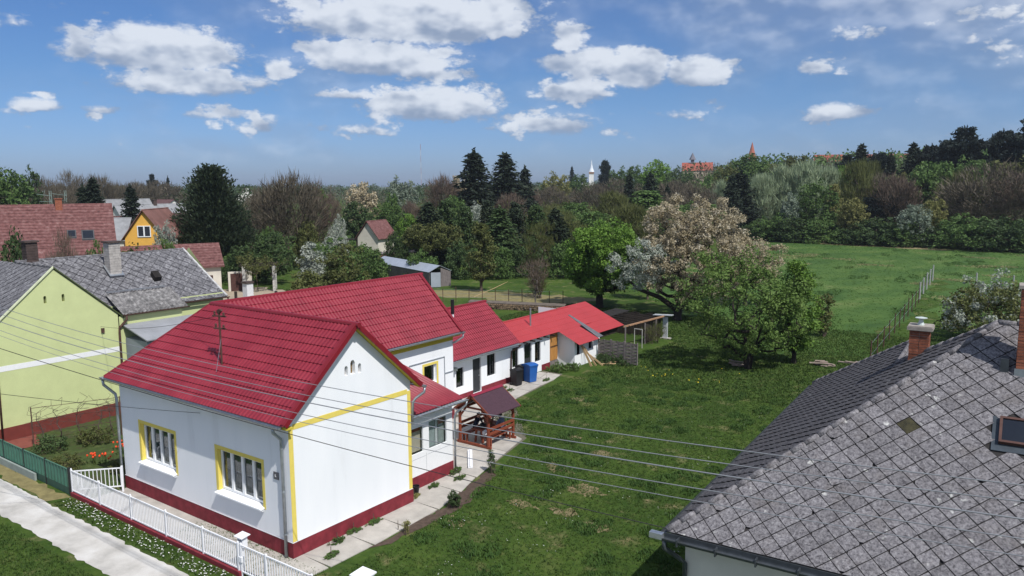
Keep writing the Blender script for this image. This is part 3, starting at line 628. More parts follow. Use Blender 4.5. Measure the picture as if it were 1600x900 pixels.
bin_('black wheelie bin half hidden behind the blue bin', (-7.15, 22.55, 0), R(85), BLACKP, 1.0, .5, .55)
# ------------------------------------------------------------------ terrain and surfaces
def hill(x, y):
    """flat around the houses; rises gently under the wood behind the meadow on the right"""
    u = np.clip((np.asarray(y, float)-150)/170, 0, 1); v = np.clip((np.asarray(x, float)+np.asarray(y, float)*.62-20)/90, 0, 1)
    return 13*(u*u*(3-2*u))*(v*v*(3-2*v))
def axis(vals): return np.unique(np.concatenate(vals))
gx = axis([np.arange(-60, 61, 6), np.arange(-400, 401, 20), np.arange(-4000, 4001, 200)]); gy = axis([np.arange(-24, 61, 6), np.arange(-80, 501, 20), np.arange(-200, 5001, 200)])
X, Y = np.meshgrid(gx, gy); Z = hill(X, Y); nx, ny = len(gx), len(gy)
idx = np.arange(nx*ny).reshape(ny, nx)
F = np.stack([idx[:-1, :-1], idx[:-1, 1:], idx[1:, 1:], idx[1:, :-1]], -1).reshape(-1, 4)
def ground_material():
    mt = bpy.data.materials.new('lawn'); mt.use_nodes = True; nt = mt.node_tree; N = nt.nodes; L = nt.links; b = N['Principled BSDF']
    b.inputs['Roughness'].default_value = .95; b.inputs['Specular IOR Level'].default_value = .1
    g = N.new('ShaderNodeNewGeometry')
    def nz(s, d=6, r=.6):
        n = N.new('ShaderNodeTexNoise'); n.inputs['Scale'].default_value = s; n.inputs['Detail'].default_value = d; n.inputs['Roughness'].default_value = r; L.new(g.outputs['Position'], n.inputs['Vector']); return n.outputs[0]
    def ramp(v, st):
        r = N.new('ShaderNodeValToRGB'); L.new(v, r.inputs[0]); e = r.color_ramp.elements
        e[0].position, e[0].color = st[0][0], (*st[0][1], 1); e[1].position, e[1].color = st[-1][0], (*st[-1][1], 1)
        for p, c in st[1:-1]: x = e.new(p); x.color = (*c, 1)
        return r.outputs[0]
    def mix(f, a, c):
        m = N.new('ShaderNodeMix'); m.data_type = 'RGBA'; L.new(f, m.inputs['Factor']); L.new(a, m.inputs['A']); L.new(c, m.inputs['B']); return m.outputs['Result']
    fine = ramp(nz(3.8, 9, .74), [(.32, (.016, .038, .008)), (.46, (.038, .070, .014)), (.58, (.064, .100, .022)), (.72, (.115, .140, .045))])
    broad = ramp(nz(.33, 6, .6), [(.32, (.024, .052, .010)), (.46, (.042, .082, .013)), (.58, (.068, .112, .018)), (.74, (.125, .135, .046))])
    m = N.new('ShaderNodeMix'); m.data_type = 'RGBA'; m.inputs['Factor'].default_value = .5; L.new(fine, m.inputs['A']); L.new(broad, m.inputs['B'])
    dry = ramp(nz(.9, 4, .55), [(.56, (0, 0, 0)), (.66, (.35, .35, .35)), (.76, (1, 1, 1))]); dcol = ramp(nz(9, 4), [(.35, (.16, .125, .06)), (.65, (.30, .25, .14))])
    L.new(mix(dry, m.outputs['Result'], dcol), b.inputs['Base Color'])
    bp = N.new('ShaderNodeBump'); bp.inputs['Strength'].default_value = .9; bp.inputs['Distance'].default_value = .05; L.new(nz(9, 8, .75), bp.inputs['Height']); L.new(bp.outputs[0], b.inputs['Normal'])
    MATS['lawn'] = mt; return mt
tag(mk('ground', np_mesh('ground', np.stack([X.ravel(), Y.ravel(), Z.ravel()], 1), F, True), ground_material()), kind='structure')
def sheet(name, poly, z, mt, rough=.0, step=.5, kind='structure', seed=1):
    """flat patch with an uneven edge"""
    rnd = random.Random(seed); pts = []
    for i in range(len(poly)):
        p, q = Vector((*poly[i], 0)), Vector((*poly[(i+1) % len(poly)], 0)); n = max(1, int((q-p).length/step)) if rough else 1
        for k in range(n):
            c = p.lerp(q, k/n); pts.append((c.x+rnd.gauss(0, rough), c.y+rnd.gauss(0, rough), z))
    o = MB().add(pts, [tuple(range(len(pts)))]).build(name, mt)
    if area2([(p[0], p[1]) for p in pts]) < 0: o.data.flip_normals()
    return tag(o, kind=kind)
DRY = mat('dry_grass', (.20, .17, .075), .95, .3, 2.5, bump=.5, bscale=14)
YARD = mat('packed_earth', (.34, .28, .21), .95, .15, .6, bump=.3, bscale=12)
MEADOW = mat('meadow_grass', (.075, .155, .022), .95, .3, .22, bump=1, bscale=5, detail=9, stretch=(1, .55, 1), stops=[(.30, (.028, .070, .011)), (.44, (.045, .098, .015)), (.55, (.064, .122, .020)), (.66, (.100, .145, .036)), (.8, (.17, .17, .08))])
STRAW = mat('old_straw_grass', (.25, .20, .11), .95, .3, .5)
WALKM = mat('sidewalk_concrete', (.50, .485, .455), .9, .16, .9, bump=.2, bscale=40, stops=[(.3, (.36, .345, .32)), (.5, (.50, .48, .45)), (.7, (.60, .585, .56))])
# sidewalk slabs along the street
sheet('sidewalk', [(-60, -4.2), (40, -3.78), (40, -2.62), (-60, -2.44)], .008, WALKM, .03, .22)
side_walk = bpy.data.objects['sidewalk']
sheet('verge_dry_strip', [(-19, -2.5), (-11.4, -2.45), (-11.2, -1.75), (-19, -1.72)], .004, DRY, .08, .4)
sheet('road_earth', [(-60, -30), (40, -30), (40, -9.5), (-60, -9.5)], .004, mat('asphalt', (.05, .05, .052), .9, .2, 3))
# meadow: longer fresh grass behind the garden, old straw by the wood
sheet('meadow', [(-36, 150), (-22, 63), (-11, 56), (-3, 43), (2, 39), (8.4, 41), (7.4, 62), (5.9, 88), (7, 89), (9, 62), (12, 56), (60, 50), (60, 143), (14, 137), (-8, 141)], .006, MEADOW, .8, 2.5)
sheet('straw_strip', [(-22, 141), (-8, 137.5), (1, 136), (3, 139), (-8, 143.5), (-20, 146)], .011, STRAW, .5, 1.5)
sheet('orchard_dry_strip', [(-40, 46), (-21, 49), (-20, 55), (-30, 54), (-40, 50)], .005, DRY, .5, 1.2)
sheet('yard', [(-66, 22), (-41, 18), (-39, 33), (-47, 40), (-58, 41)], .005, YARD, .3, 1)
sheet('neighbour_bed', [(-20.3, -1.2), (-11.2, -1.4), (-11.0, 4.2), (-14, 6.5), (-20.3, 5.0)], .004, mat('garden_weeds', (.045, .062, .018), .95, .3, 2, bump=.8, bscale=12, stops=[(.3, (.055, .045, .022)), (.5, (.04, .065, .014)), (.7, (.08, .10, .03))]), .1, .5)
# courtyard slabs: concrete laid in bays, each with its own tilt
def slab(name, poly, z=.03, th=.12):
    cx = sum(p[0] for p in poly)/len(poly); cy = sum(p[1] for p in poly)/len(poly); a, b = random.gauss(0, .004), random.gauss(0, .004)
    return MB().prism([(p[0], p[1], z-th) for p in poly], (0, 0, th)).build(name, CONC, path)
path = MB().add([(1.0, -1.5, .002), (1.45, 4.6, .002), (.3, 9.2, .002), (-.75, 13.95, .002), (-5.0, 18.8, .002), (-5.5, 22.9, .002), (-6.0, 25.4, .002), (-7.5, 25.4, .002), (-7.5, 14.5, .002), (-5.5, 14.3, .002), (-5.5, 8.7, .002), (-.7, 8.6, .002), (0, 5.4, .002), (0, -1.5, .002)], [tuple(range(14))]).build('path', mat('path_grit', (.13, .12, .09), 1, .35, 5))
tag(path, kind='structure')
def edge(y):   # outer edge of the paving
    k = [(-1.6, 1.35), (2.4, 1.42), (4.6, 1.28), (6, 1.25), (9.0, .35), (11.15, -.2), (13.8, -.85), (14.0, -1.1), (14.9, -3.5), (16.9, -4.6), (19, -5.1), (22, -5.55), (24.2, -5.65), (25.3, -6.1)]
    for (y0, x0), (y1, x1) in zip(k[:-1], k[1:]):
        if y <= y1: return x0+(x1-x0)*(y-y0)/(y1-y0)
    return -6.1
ys = [-1.55, .3, 2.15, 3.75, 5.5, 7.2, 8.75]
for a, b in zip(ys[:-1], ys[1:]):
    xi = .03 if b < 5.6 else VX+.03
    slab('slab', [(xi, a+.015), (edge(a), a+.015), (edge(b)-.02, b-.015-.05), (xi, b-.015+.03)], .028+random.random()*.012)
ys = [8.78, 10.3, 11.9, 13.7, 14.9]
for a, b in zip(ys[:-1], ys[1:]):
    for x0, x1 in ((-5.5, -3.9), (-3.88, -2.3), (-2.28, None)):
        e0, e1 = (x1, x1) if x1 is not None else (edge(a), edge(b))
        slab('slab', [(x0, a), (e0, a), (e1, b-.02), (x0, b-.02)], .025+random.random()*.012)
ys = [14.95, 16.4, 17.9, 19.3, 20.8, 22.2, 23.6, 25.0]
for a, b in zip(ys[:-1], ys[1:]):
    xm = (edge((a+b)/2)-7.45)/2
    slab('slab', [(-7.46, a), (edge(a)-.95, a), (edge(b)-.95, b-.03), (-7.46, b-.03)], .022+random.random()*.014)
    slab('slab', [(edge(a)-.92, a+.1), (edge(a), a+.1), (edge(b), b+.06), (edge(b)-.92, b+.06)], .02+random.random()*.014)
slab('slab', [(-10.2, -1.5), (-.02, -1.5), (-.02, -.03), (-10.2, -.03)], .02)
sheet('flower_bed', [(1.2, 1.3), (1.75, 2.6), (1.75, 4.0), (1.85, 5.9), (1.55, 7.2), (1.1, 8.6), (.85, 9.6), (.45, 9.9), (.42, 9.0), (.95, 7.2), (1.28, 5.9), (1.30, 4.6), (1.43, 2.4)], .012, SOIL, .06, .25)
for i, (x, y, rx_, ry_) in enumerate([(2.3, 5.0, .5, .35), (4.6, 10.2, .8, .5), (3.4, 7.7, .55, .35), (5.1, 8.0, .5, .3), (2.6, 11.7, .7, .5), (.9, 15.2, .6, .4), (3.1, 14.2, .45, .3), (6.6, 7.6, .6, .35), (-2.2, 21, .5, .4)]):
    sheet('bare_patch', [(x+rx_*math.cos(k*math.pi/6)*(1+.3*math.sin(k*2+i)), y+ry_*math.sin(k*math.pi/6)*(1+.3*math.cos(k*3+i))) for k in range(12)], .003, mat('bare_earth_grass', (.17, .14, .07), 1, .4, 4, bump=.5, bscale=20, stops=[(.35, (.07, .095, .025)), (.5, (.16, .13, .065)), (.7, (.27, .215, .13))]), .08, .15, seed=i)

# ------------------------------------------------------------------ grass, clover and daisies (uncountable)
def tufts(name, mt, n, region, hmin, hmax, blades=4, width=.02, seed=3, inside=None):
    r = np.random.default_rng(seed); P = []
    while len(P) < n:
        q = np.stack([r.uniform(region[0], region[1], n), r.uniform(region[2], region[3], n)], 1)
        k = inside(q[:, 0], q[:, 1]) if inside else np.ones(n, bool); P += list(q[k])
    P = np.array(P[:n]); P = np.repeat(P, blades, 0); m_ = len(P); a = r.uniform(0, 2*np.pi, m_); h = r.uniform(hmin, hmax, m_); ln = r.uniform(.2, 1.0, m_)*h
    off = r.normal(0, width*1.6, (m_, 2)); b0 = np.concatenate([P+off, np.zeros((m_, 1))], 1); w = width*r.uniform(.6, 1.5, m_)
    dx = np.stack([np.cos(a), np.sin(a), 0*a], 1)*w[:, None]; tip = b0+np.stack([np.cos(a+1.6)*ln, np.sin(a+1.6)*ln, h], 1)
    V = np.stack([b0-dx, b0+dx, tip], 1).reshape(-1, 3); F_ = np.arange(m_*3).reshape(-1, 3)
    return tag(mk(name, np_mesh(name, V, F_), mt), name.replace('_', ' '), 'grass', kind='stuff')
edge_np = np.vectorize(edge)
def on_lawn(x, y): return (x > np.where(y > 0, edge_np(y)+.5, -20)) & (y > -1.3) & ((x < 11.5) | (y > 21))
GR = mat('grass_blades', (.075, .13, .02), .8, .4, 3, trans=.25, stops=[(.3, (.026, .058, .010)), (.48, (.052, .098, .017)), (.62, (.085, .128, .028)), (.76, (.15, .165, .06))], detail=8)
g_ = tufts('lawn_grass', GR, 52000, (-5, 22, -1.3, 27), .02, .075, 4, .014, 3, on_lawn); g_['label'] = 'short patchy lawn grass with clover beside the white house'
CL = mat('clover', (.05, .10, .02), .8, .4, 2, trans=.2, stops=[(.3, (.025, .06, .012)), (.5, (.05, .105, .02)), (.7, (.085, .15, .03))])
rc = np.random.default_rng(77); CC = np.stack([rc.uniform(-4, 12, 150), rc.uniform(1, 30, 150)], 1)
def near_clump(x, y): return on_lawn(x, y) & (np.min((x[:, None]-CC[None, :, 0])**2+(y[:, None]-CC[None, :, 1])**2, 1) < .12+.25*np.sin(x*3)**2)
g_ = tufts('clover_patches', CL, 16000, (-4, 12, 0, 28), .05, .13, 3, .022, 78, near_clump); g_['label'] = 'taller dark clover and weed patches in the lawn'
def on_far(x, y): return (x > np.where(y < 39, -4.5, -22)) & ((x < 9) | (y > 40))
g_ = tufts('rough_grass', GR, 34000, (-22, 12, 26, 50), .03, .13, 4, .03, 4, on_far); g_['label'] = 'rougher green grass beyond the lawn and around the trees'
MG = mat('meadow_blades', (.07, .14, .02), .8, .4, .35, trans=.25, detail=8, stops=[(.3, (.032, .078, .012)), (.46, (.05, .108, .017)), (.58, (.072, .132, .022)), (.7, (.12, .16, .05)), (.84, (.20, .20, .10))])
def on_meadow(x, y): return (x > np.where(y < 56, -3+(43-y)*.6, -36+(150-y)*.14)) & (y < 141)
g_ = tufts('meadow_grass', MG, 34000, (-36, 34, 40, 141), .02, .07, 3, .045, 14, on_meadow); g_['label'] = 'long fresh grass of the sloping meadow up to the wood'
rm_ = np.random.default_rng(91); MC = np.stack([rm_.uniform(-32, 32, 120), rm_.uniform(44, 138, 120)], 1)
def meadow_clump(x, y): return on_meadow(x, y) & (np.min((x[:, None]-MC[None, :, 0])**2+(y[:, None]-MC[None, :, 1])**2*.35, 1) < .4+2.2*np.sin(x*1.7+y*.4)**2)
g_ = tufts('meadow_weeds', CL, 9000, (-34, 34, 42, 140), .05, .16, 3, .04, 92, meadow_clump); g_['label'] = 'darker weed patches standing in the meadow'
PG = mat('pale_seed_grass', (.24, .23, .11), .9, .3, 1)
MC2 = MC[::-1, :][:40]+[3.1, -2.2]
def pale_clump(x, y): return on_meadow(x, y) & (np.min((x[:, None]-MC2[None, :, 0])**2*.3+(y[:, None]-MC2[None, :, 1])**2, 1) < .8+1.5*np.sin(x*.9)**2)
g_ = tufts('pale_meadow_grass', PG, 5000, (-34, 34, 42, 140), .05, .18, 3, .04, 93, pale_clump); g_['label'] = 'pale seeding grass streaks in the meadow'
def on_verge(x, y): return ((y > -2.45) & (y < -1.78) & (x > -11)) | (y < -4.25)
g_ = tufts('verge_grass', GR, 22000, (-20, 2, -9, -1.7), .03, .10, 4, .012, 5, on_verge); g_['label'] = 'grass verge along the pale street sidewalk'
DAISY = mat('daisy_white', (.75, .75, .72), .8, .05); YFL = mat('dandelion_yellow', (.72, .55, .03), .8, .1)
def flowers(name, mt, n, region, r0, seed, label, inside=None, cl=None, z=(.05, .10)):
    r = np.random.default_rng(seed)
    if cl is None: P = np.stack([r.uniform(region[0], region[1], n), r.uniform(region[2], region[3], n)], 1)
    else:
        c = np.stack([r.uniform(region[0], region[1], cl), r.uniform(region[2], region[3], cl)], 1); P = c[r.integers(0, cl, n)]+r.normal(0, .35, (n, 2))
    if inside is not None: P = P[inside(P[:, 0], P[:, 1])]
    n = len(P); s = r.uniform(.6, 1.3, n)*r0; zz = r.uniform(z[0], z[1], n); k = 6
    V = np.stack([np.stack([P[:, 0]+s*np.cos(2*np.pi*i/k), P[:, 1]+s*np.sin(2*np.pi*i/k), zz+.3*s*np.cos(i+s*90)], 1) for i in range(k)], 1).reshape(-1, 3)
    return tag(mk(name, np_mesh(name, V, np.arange(n*k).reshape(-1, k)), mt), label, 'flowers', kind='stuff')
flowers('daisies', DAISY, 380, (-10.8, 0, -2.42, -1.78), .022, 6, 'white daisies scattered in the verge below the white fence')
flowers('lawn_daisies', DAISY, 420, (1, 11, 2, 26), .019, 7, 'tiny white daisies sprinkled over the lawn', on_lawn, 60)
flowers('dandelions', YFL, 26, (-3, 3, 27, 32), .035, 8, 'yellow dandelions near the woven screens', None, 10, (.08, .16))
flowers('meadow_flowers', DAISY, 260, (-10, 8, 45, 75), .022, 9, 'pale flowers speckling the meadow', None, 40, (.1, .2))
TULIP = mat('orange_red_tulip', (.75, .07, .015), .6, .2, 9)
for i, (x, y, s) in enumerate(((-14.55, 1.9, .26), (-13.0, 2.6, .24), (-13.75, .9, .22), (-14.15, .55, .12))):
    t = thing('tulip_clump', ['orange tulip clump in the weedy bed by the lime wall', 'orange tulip clump nearest the white house corner', 'orange tulip clump nearest the green fence', 'smallest orange tulip clump beside the vine post'][i], 'flowers', (x, y, 0), 0, 'tulips in the side garden')
    fl, lf = MB(), MB(); rr = random.Random(i)
    for k in range(9):
        px_, py_ = rr.gauss(0, s), rr.gauss(0, s*.6); h = rr.uniform(.28, .42)
        fl.lathe([(.012, 0), (.042, .025), (.045, .06), (.02, .095)], (px_, py_, h), 6); lf.tube([(px_, py_, 0), (px_, py_, h)], .006, 4)
        lf.add([(px_-.03, py_, 0), (px_+.03, py_, 0), (px_+rr.gauss(0, .08), py_+rr.gauss(0, .08), h*.8)], [(0, 1, 2)])
    fl.build('blossoms', TULIP, t); lf.build('leaves', GR, t)

# ------------------------------------------------------------------ street fence
fe = thing('picket_fence', 'white steel picket fence on a maroon kerb in front of the house', 'fence', (-11.15, -1.62, 0))
FL = 13.2
MB().box(0, 10.75, -.09, .09, 0, .16).build('kerb', MAROON, fe)
FT = 1.02
# pickets share one mesh, loop copies
pm = MB().box(-.012, .012, -.012, .012, 0, FT-.26).mesh('picket'); pm.materials.append(WHITEM)
x = .06; posts = [0, 2.15, 4.35, 6.6, 8.75, 10.62]
while x < 10.6:
    if min(abs(x-p) for p in posts) > .05:
        o = bpy.data.objects.new('picket', pm); col.objects.link(o); o.parent = fe; o.location = (x, 0, .24)
    x += .098
for p in posts: MB().box(p-.028, p+.028, -.028, .028, .1, FT+.03).lathe([(.03, 0), (.03, .02), (.012, .05)], (p, 0, FT+.03), 8).build('post', WHITEM, fe)
for z in (.22, FT-.02): MB().box(0, 10.62, -.02, .02, z-.02, z+.02).build('rail', WHITEM, fe)
ga = thing('picket_gate', 'white steel picket gate continuing the street fence to the right', 'gate', (-.45, -1.60, 0), R(0))
x = .08
MB().box(0, 3.3, -.02, .02, FT-.05, FT-.01).build('rail', WHITEM, ga); MB().box(0, 3.3, -.02, .02, .13, .17).build('rail', WHITEM, ga)
while x < 3.3:
    o = bpy.data.objects.new('picket', pm); col.objects.link(o); o.parent = ga; o.location = (x, 0, .17); o.scale = (1, 1, 1.07)
    x += .12
for p in (.03, 1.25, 3.3): MB().box(p-.03, p+.03, -.03, .03, 0, FT+.03).build('post', WHITEM, ga)
MB().box(-.04, .10, -.05, .05, .45, .62).build('lock_plate', WHITEM, ga)
mbx = thing('letterbox', 'white letterbox on a post by the gate', 'letterbox', (-.62, -1.40, 0))
MB().box(-.03, .03, -.03, .03, 0, .95).build('post', WHITEM, mbx)
bx_ = MB().box(-.13, .13, -.09, .09, .82, 1.12).build('box', WHITEM, mbx); MB().prism([(-.2, -.16, 1.14), (.2, -.16, 1.14), (.2, .16, 1.18), (-.2, .16, 1.18)], (0, 0, .02)).build('lid', WHITEM, mbx); MB().box(-.09, .09, -.094, -.0905, 1.02, 1.05).build('slot', BLACKP, bx_)
sg = thing('side_gate', 'low white picket panel between the street fence and house corner', 'gate', (-11.1, -1.55, 0), R(47))
MB().box(0, 1.72, -.018, .018, .95, .99).build('rail', WHITEM, sg); MB().box(0, 1.72, -.018, .018, .22, .26).build('rail', WHITEM, sg)
for k in range(12):
    o = bpy.data.objects.new('picket', pm); col.objects.link(o); o.parent = sg; o.location = (.12+k*.14, 0, .22)
MB().box(1.68, 1.75, -.035, .035, 0, 1.05).build('post', WHITEM, sg)
gf = thing('green_fence', 'green corrugated sheet fence along the neighbour\'s garden', 'fence', (-25, -1.66, 0), 0)
for k in range(7):
    x0 = k*1.96; n = 28; vs = []
    for z in (.30, 1.02):
        for j in range(n+1): vs.append((x0+.04+1.86*j/n, .018*(1 if j % 4 in (1, 2) else -1), z))
    MB().add(vs, [(j, j+1, n+2+j, n+1+j) for j in range(n)]).build('panel', GREENM, gf)
    MB().box(x0+.04, x0+1.90, -.02, .02, 1.02, 1.05).build('top_rail', GREENM, gf)
    MB().box(x0+.04, x0+1.90, -.012, .012, .02, .30).build('lower_plate', mat('dark_green_steel', (.035, .085, .065), .6, .2), gf)
    MB().box(x0-.03, x0+.03, -.03, .03, 0, 1.1).build('post', mat('black_steel', (.02, .022, .022), .6), gf)
MB().box(13.72, 13.80, -.04, .04, 0, 1.12).build('post', MATS['black_steel'], gf)
MB().box(0, 11, -.14, -.06, 0, .30).build('concrete_base', mat('green_grey_concrete', (.26, .30, .28), .9, .15), gf)
tag(MB().box(4.0, 4.45, -1.15, -.75, 0, 1.16).prism([(3.95, -1.2, 1.16), (4.5, -1.2, 1.16), (4.5, -.7, 1.20), (3.95, -.7, 1.20)], (0, 0, .04)).build('meter_cabinet', WHITEM), 'white meter cabinet at the bottom edge beside the lawn', 'cabinet')

# ------------------------------------------------------------------ small things in the yard
bk = thing('bucket', 'black plastic bucket standing at the corner of the veranda', 'bucket', (-.38, 6.05, .035))
bm_ = MB().lathe([(.10, 0), (.145, .30), (.155, .30), (.155, .33), (.135, .33), (.095, .03)], n=14).build('body', BLACKP, bk); MB().tube([(-.15, 0, .31), (-.1, .05, .22), (0, .06, .18), (.1, .05, .22), (.15, 0, .31)], .006, 5).build('handle', ZINC, bk)
tag(MB().bar((-.38, 9.35, .075), (-1.75, 11.0, .075), .2, .07).bar((-.38, 9.35, .12), (-1.75, 11.0, .12), .05, .05).build('metal_profile', WHITEM), 'long pale metal profile lying on the paving', 'profile')
# ------------------------------------------------------------------ picnic gazebo
gz = thing('gazebo', 'small red-stained wooden gazebo with built-in table and purple-brown roof', 'gazebo', (-2.05, 11.6, .03))
for x in (-.82, .82):
    for y in (.08, 1.95):
        MB().box(x-.05, x+.05, y-.05, y+.05, 0, 1.62).build('post', WOODR, gz)
        MB().bar((x, y, 1.25), (x*.55, y, 1.72), .06, .08).build('brace', WOODR, gz)
for y in (.08, 1.95):
    MB().box(-.98, .98, y-.04, y+.04, .02, .12).build('floor_rail', WOODR, gz)
    for s in (-1, 1): MB().bar((s*1.03, y, 1.52), (0, y, 2.26), .06, .10).build('rafter', WOODR, gz)
    MB().box(-.6, .6, y-.03, y+.03, 1.70, 1.78).build('collar_beam', WOODR, gz)
for s in (-1, 1): MB().box(s*.82-.05, s*.82+.05, -.05, 2.08, 1.56, 1.66).build('eave_beam', WOODR, gz)
SHING = mat('purple_brown_felt', (.060, .030, .042), .85, .2, 12)
for s in (-1, 1):
    p = [Vector((s*1.12, -.1, 1.55)), Vector((s*1.12, 2.13, 1.55)), Vector((0, 2.13, 2.36)), Vector((0, -.1, 2.36))]
    MB().prism(p, (0, 0, .04)).build('roof_slope', SHING, gz)
    for y in (-.12, 2.13): MB().bar((s*1.13, y+.01, 1.53), (0, y+.01, 2.35), .03, .09).build('barge_board', WOODR, gz)
MB().prism([(-.13, -.14, 2.345), (0, -.14, 2.425), (.13, -.14, 2.345)], (0, 2.31, 0)).build('ridge_cap', mat('maroon_metal', (.22, .02, .04), .5), gz)
for k in range(4): MB().box(-.30+k*.155, -.30+k*.155+.145, .25, 1.80, .68, .72).build('table_board', WOODR, gz)
for y in (.45, 1.6): MB().bar((-.22, y, .05), (-.15, y, .68), .08).bar((.22, y, .05), (.15, y, .68), .08).build('table_leg', WOODR, gz)
for s in (-1, 1):
    for k in range(2): MB().box(s*(.50+k*.15), s*(.50+k*.15+.14), .12, 1.92, .40, .435).build('bench_board', WOODR, gz)
    for y in (.3, 1.75): MB().box(s*.55, s*.62, y-.04, y+.04, .05, .40).box(s*.75, s*.82, y-.04, y+.04, .05, .40).build('bench_leg', WOODR, gz)
    for z in (.62, .84): MB().box(s*.86, s*.89, .10, 1.95, z, z+.13).build('back_board', WOODR, gz)
tag(MB().lathe([(.08, 0), (.14, .02), (.15, .13), (.1, .2), (.04, .23)], (-1.98, 12.2, .755), 9).build('dark_bag', BLACKP), 'dark bag lying on the gazebo table', 'bag')
tag(MB().lathe([(.09, 0), (.12, .04), (.12, .18), (.07, .24), (.05, .23)], (-1.72, 12.05, .50), 8).build('white_bag', mat('white_film', (.7, .72, .75), .5)), 'white plastic bag on the gazebo bench', 'bag')
plt = thing('potted_plant', 'bushy green potted plant on the gazebo table', 'plant', (-2.1, 13.05, .75))
MB().lathe([(.07, 0), (.1, .14), (.11, .15)], n=10).build('pot', mat('clay_pot', (.32, .12, .07), .8), plt)
rr = np.random.default_rng(5); n = 260; P = rr.normal(0, .17, (n, 3))*[1, 1, .7]+[0, 0, .36]; a = rr.normal(0, 1, (n, 3)); a /= np.linalg.norm(a, axis=1)[:, None]; b = np.cross(a, rr.normal(0, 1, (n, 3))); b /= np.linalg.norm(b, axis=1)[:, None]
mk('leaves', np_mesh('leaves', np.stack([P-a*.04, P+b*.03, P+a*.04, P-b*.03], 1).reshape(-1, 3), np.arange(4*n).reshape(-1, 4)), mat('leaf_bright', (.10, .20, .03), .6, .3, 8, trans=.3), plt)

# ------------------------------------------------------------------ people at the table (one continuous body each)
SKIN = mat('skin', (.52, .30, .21), .6, .06, 8); HAIR = mat('brown_hair', (.05, .03, .02), .7, .3, 30)
def person(label, loc, rz, topm, trousm, hairm):
    J = {}; E = []
    def v(n, p, r, par=None, lab='top'): J[n] = (Vector(p), r, lab); (E.append((par, n)) if par else None)
    v('pelvis', (0, 0, .09), .13, None, 'legs'); v('waist', (.05, 0, .25), .125, 'pelvis'); v('chest', (.13, 0, .43), .14, 'waist'); v('neckb', (.18, 0, .56), .07, 'chest')
    v('neck', (.21, 0, .62), .052, 'neckb', 'skin'); v('head', (.24, 0, .70), .085, 'neck', 'skin'); v('crown', (.25, 0, .79), .082, 'head', 'skin')
    v('nose', (.335, 0, .70), .018, 'head', 'skin')
    for s, t in ((1, 'l'), (-1, 'r')):
        v('sh'+t, (.16, s*.19, .52), .065, 'neckb'); v('el'+t, (.26, s*.25, .28), .045, 'sh'+t); v('wr'+t, (.47, s*.12, .30), .03, 'el'+t, 'skin'); v('ha'+t, (.53, s*.09, .305), .028, 'wr'+t, 'skin')
        for k in range(4): v('f%d%s' % (k, t), (.60-.006*abs(k-1.3), s*.09+(k-1.5)*.021, .298), .009, 'ha'+t, 'skin'); v('g%d%s' % (k, t), (.625-.008*abs(k-1.3), s*.09+(k-1.5)*.022, .275), .008, 'f%d%s' % (k, t), 'skin')
        v('th'+t, (.555, s*.09-s*.045, .30), .010, 'ha'+t, 'skin')
        v('hip'+t, (.03, s*.10, .07), .095, 'pelvis', 'legs'); v('kn'+t, (.43, s*.13, .07), .065, 'hip'+t, 'legs'); v('an'+t, (.42, s*.13, -.33), .042, 'kn'+t, 'legs'); v('to'+t, (.58, s*.13, -.38), .038, 'an'+t, 'shoe')
    names = list(J); me = bpy.data.meshes.new('body'); me.from_pydata([J[n][0] for n in names], [(names.index(a), names.index(b)) for a, b in E], [])
    tmp = bpy.data.objects.new('person_tmp', me); col.objects.link(tmp); md = tmp.modifiers.new('skin', 'SKIN'); md.use_smooth_shade = True
    for i, n in enumerate(names): me.skin_vertices[0].data[i].radius = (J[n][1], J[n][1])
    me.skin_vertices[0].data[0].use_root = True
    sb = tmp.modifiers.new('sub', 'SUBSURF'); sb.levels = 1; sb.render_levels = 1
    dg = bpy.context.evaluated_depsgraph_get(); dg.update(); ev = bpy.data.meshes.new_from_object(tmp.evaluated_get(dg)); bpy.data.objects.remove(tmp)
    ev.materials.clear()
    for m_ in (topm, trousm, SKIN, BLACKP): ev.materials.append(m_)
    lab = {'top': 0, 'legs': 1, 'skin': 2, 'shoe': 3}
    segs = [(J[a][0], J[b][0], lab[J[b][2]]) for a, b in E]
    for p in ev.polygons:
        c = Vector(p.center); best = 9
        for a, b, l in segs:
            t = max(0, min(1, (c-a).dot(b-a)/max(1e-6, (b-a).length_squared))); d_ = (c-a.lerp(b, t)).length
            if d_ < best: best, p.material_index = d_, l
    t = thing('person', label, 'person', loc, rz)
    mk('body', ev, None, t)
    h = MB(); nn = 10; vs = []
    for i in range(5):
        ph = i/4*1.75
        for k in range(nn): th = 2*math.pi*k/nn; r_ = .098*math.sin(ph+.02); vs.append((.235-.012+r_*math.cos(th)*1.02, r_*math.sin(th), .745+.105*math.cos(ph)+(.03 if math.cos(th) > .3 and i == 4 else 0)))
    h.add(vs, [(i*nn+k, i*nn+(k+1) % nn, (i+1)*nn+(k+1) % nn, (i+1)*nn+k) for i in range(4) for k in range(nn)]); h.build('hair', hairm, t, True)
    for s in (-1, 1): MB().lathe([(.004, 0), (.010, .004), (.004, .009)], (.322, s*.032, .722), 6).build('eye', BLACKP, t)
    return t
NAVY = mat('navy_cloth', (.018, .024, .05), .9, .2, 20); GBLUE = mat('grey_blue_cloth', (.13, .17, .24), .9, .2, 20); DJEAN = mat('dark_jeans', (.02, .025, .04), .9, .2, 20)
person('person in a navy top sitting on the left gazebo bench, leaning on the table', (-2.05-.66, 11.6+.95, .465), R(8), NAVY, DJEAN, HAIR)
person('person in a grey-blue top sitting on the right gazebo bench facing the table', (-2.05+.66, 11.6+1.45, .465), R(176), GBLUE, DJEAN, mat('black_hair', (.012, .010, .010), .6, .2, 20))

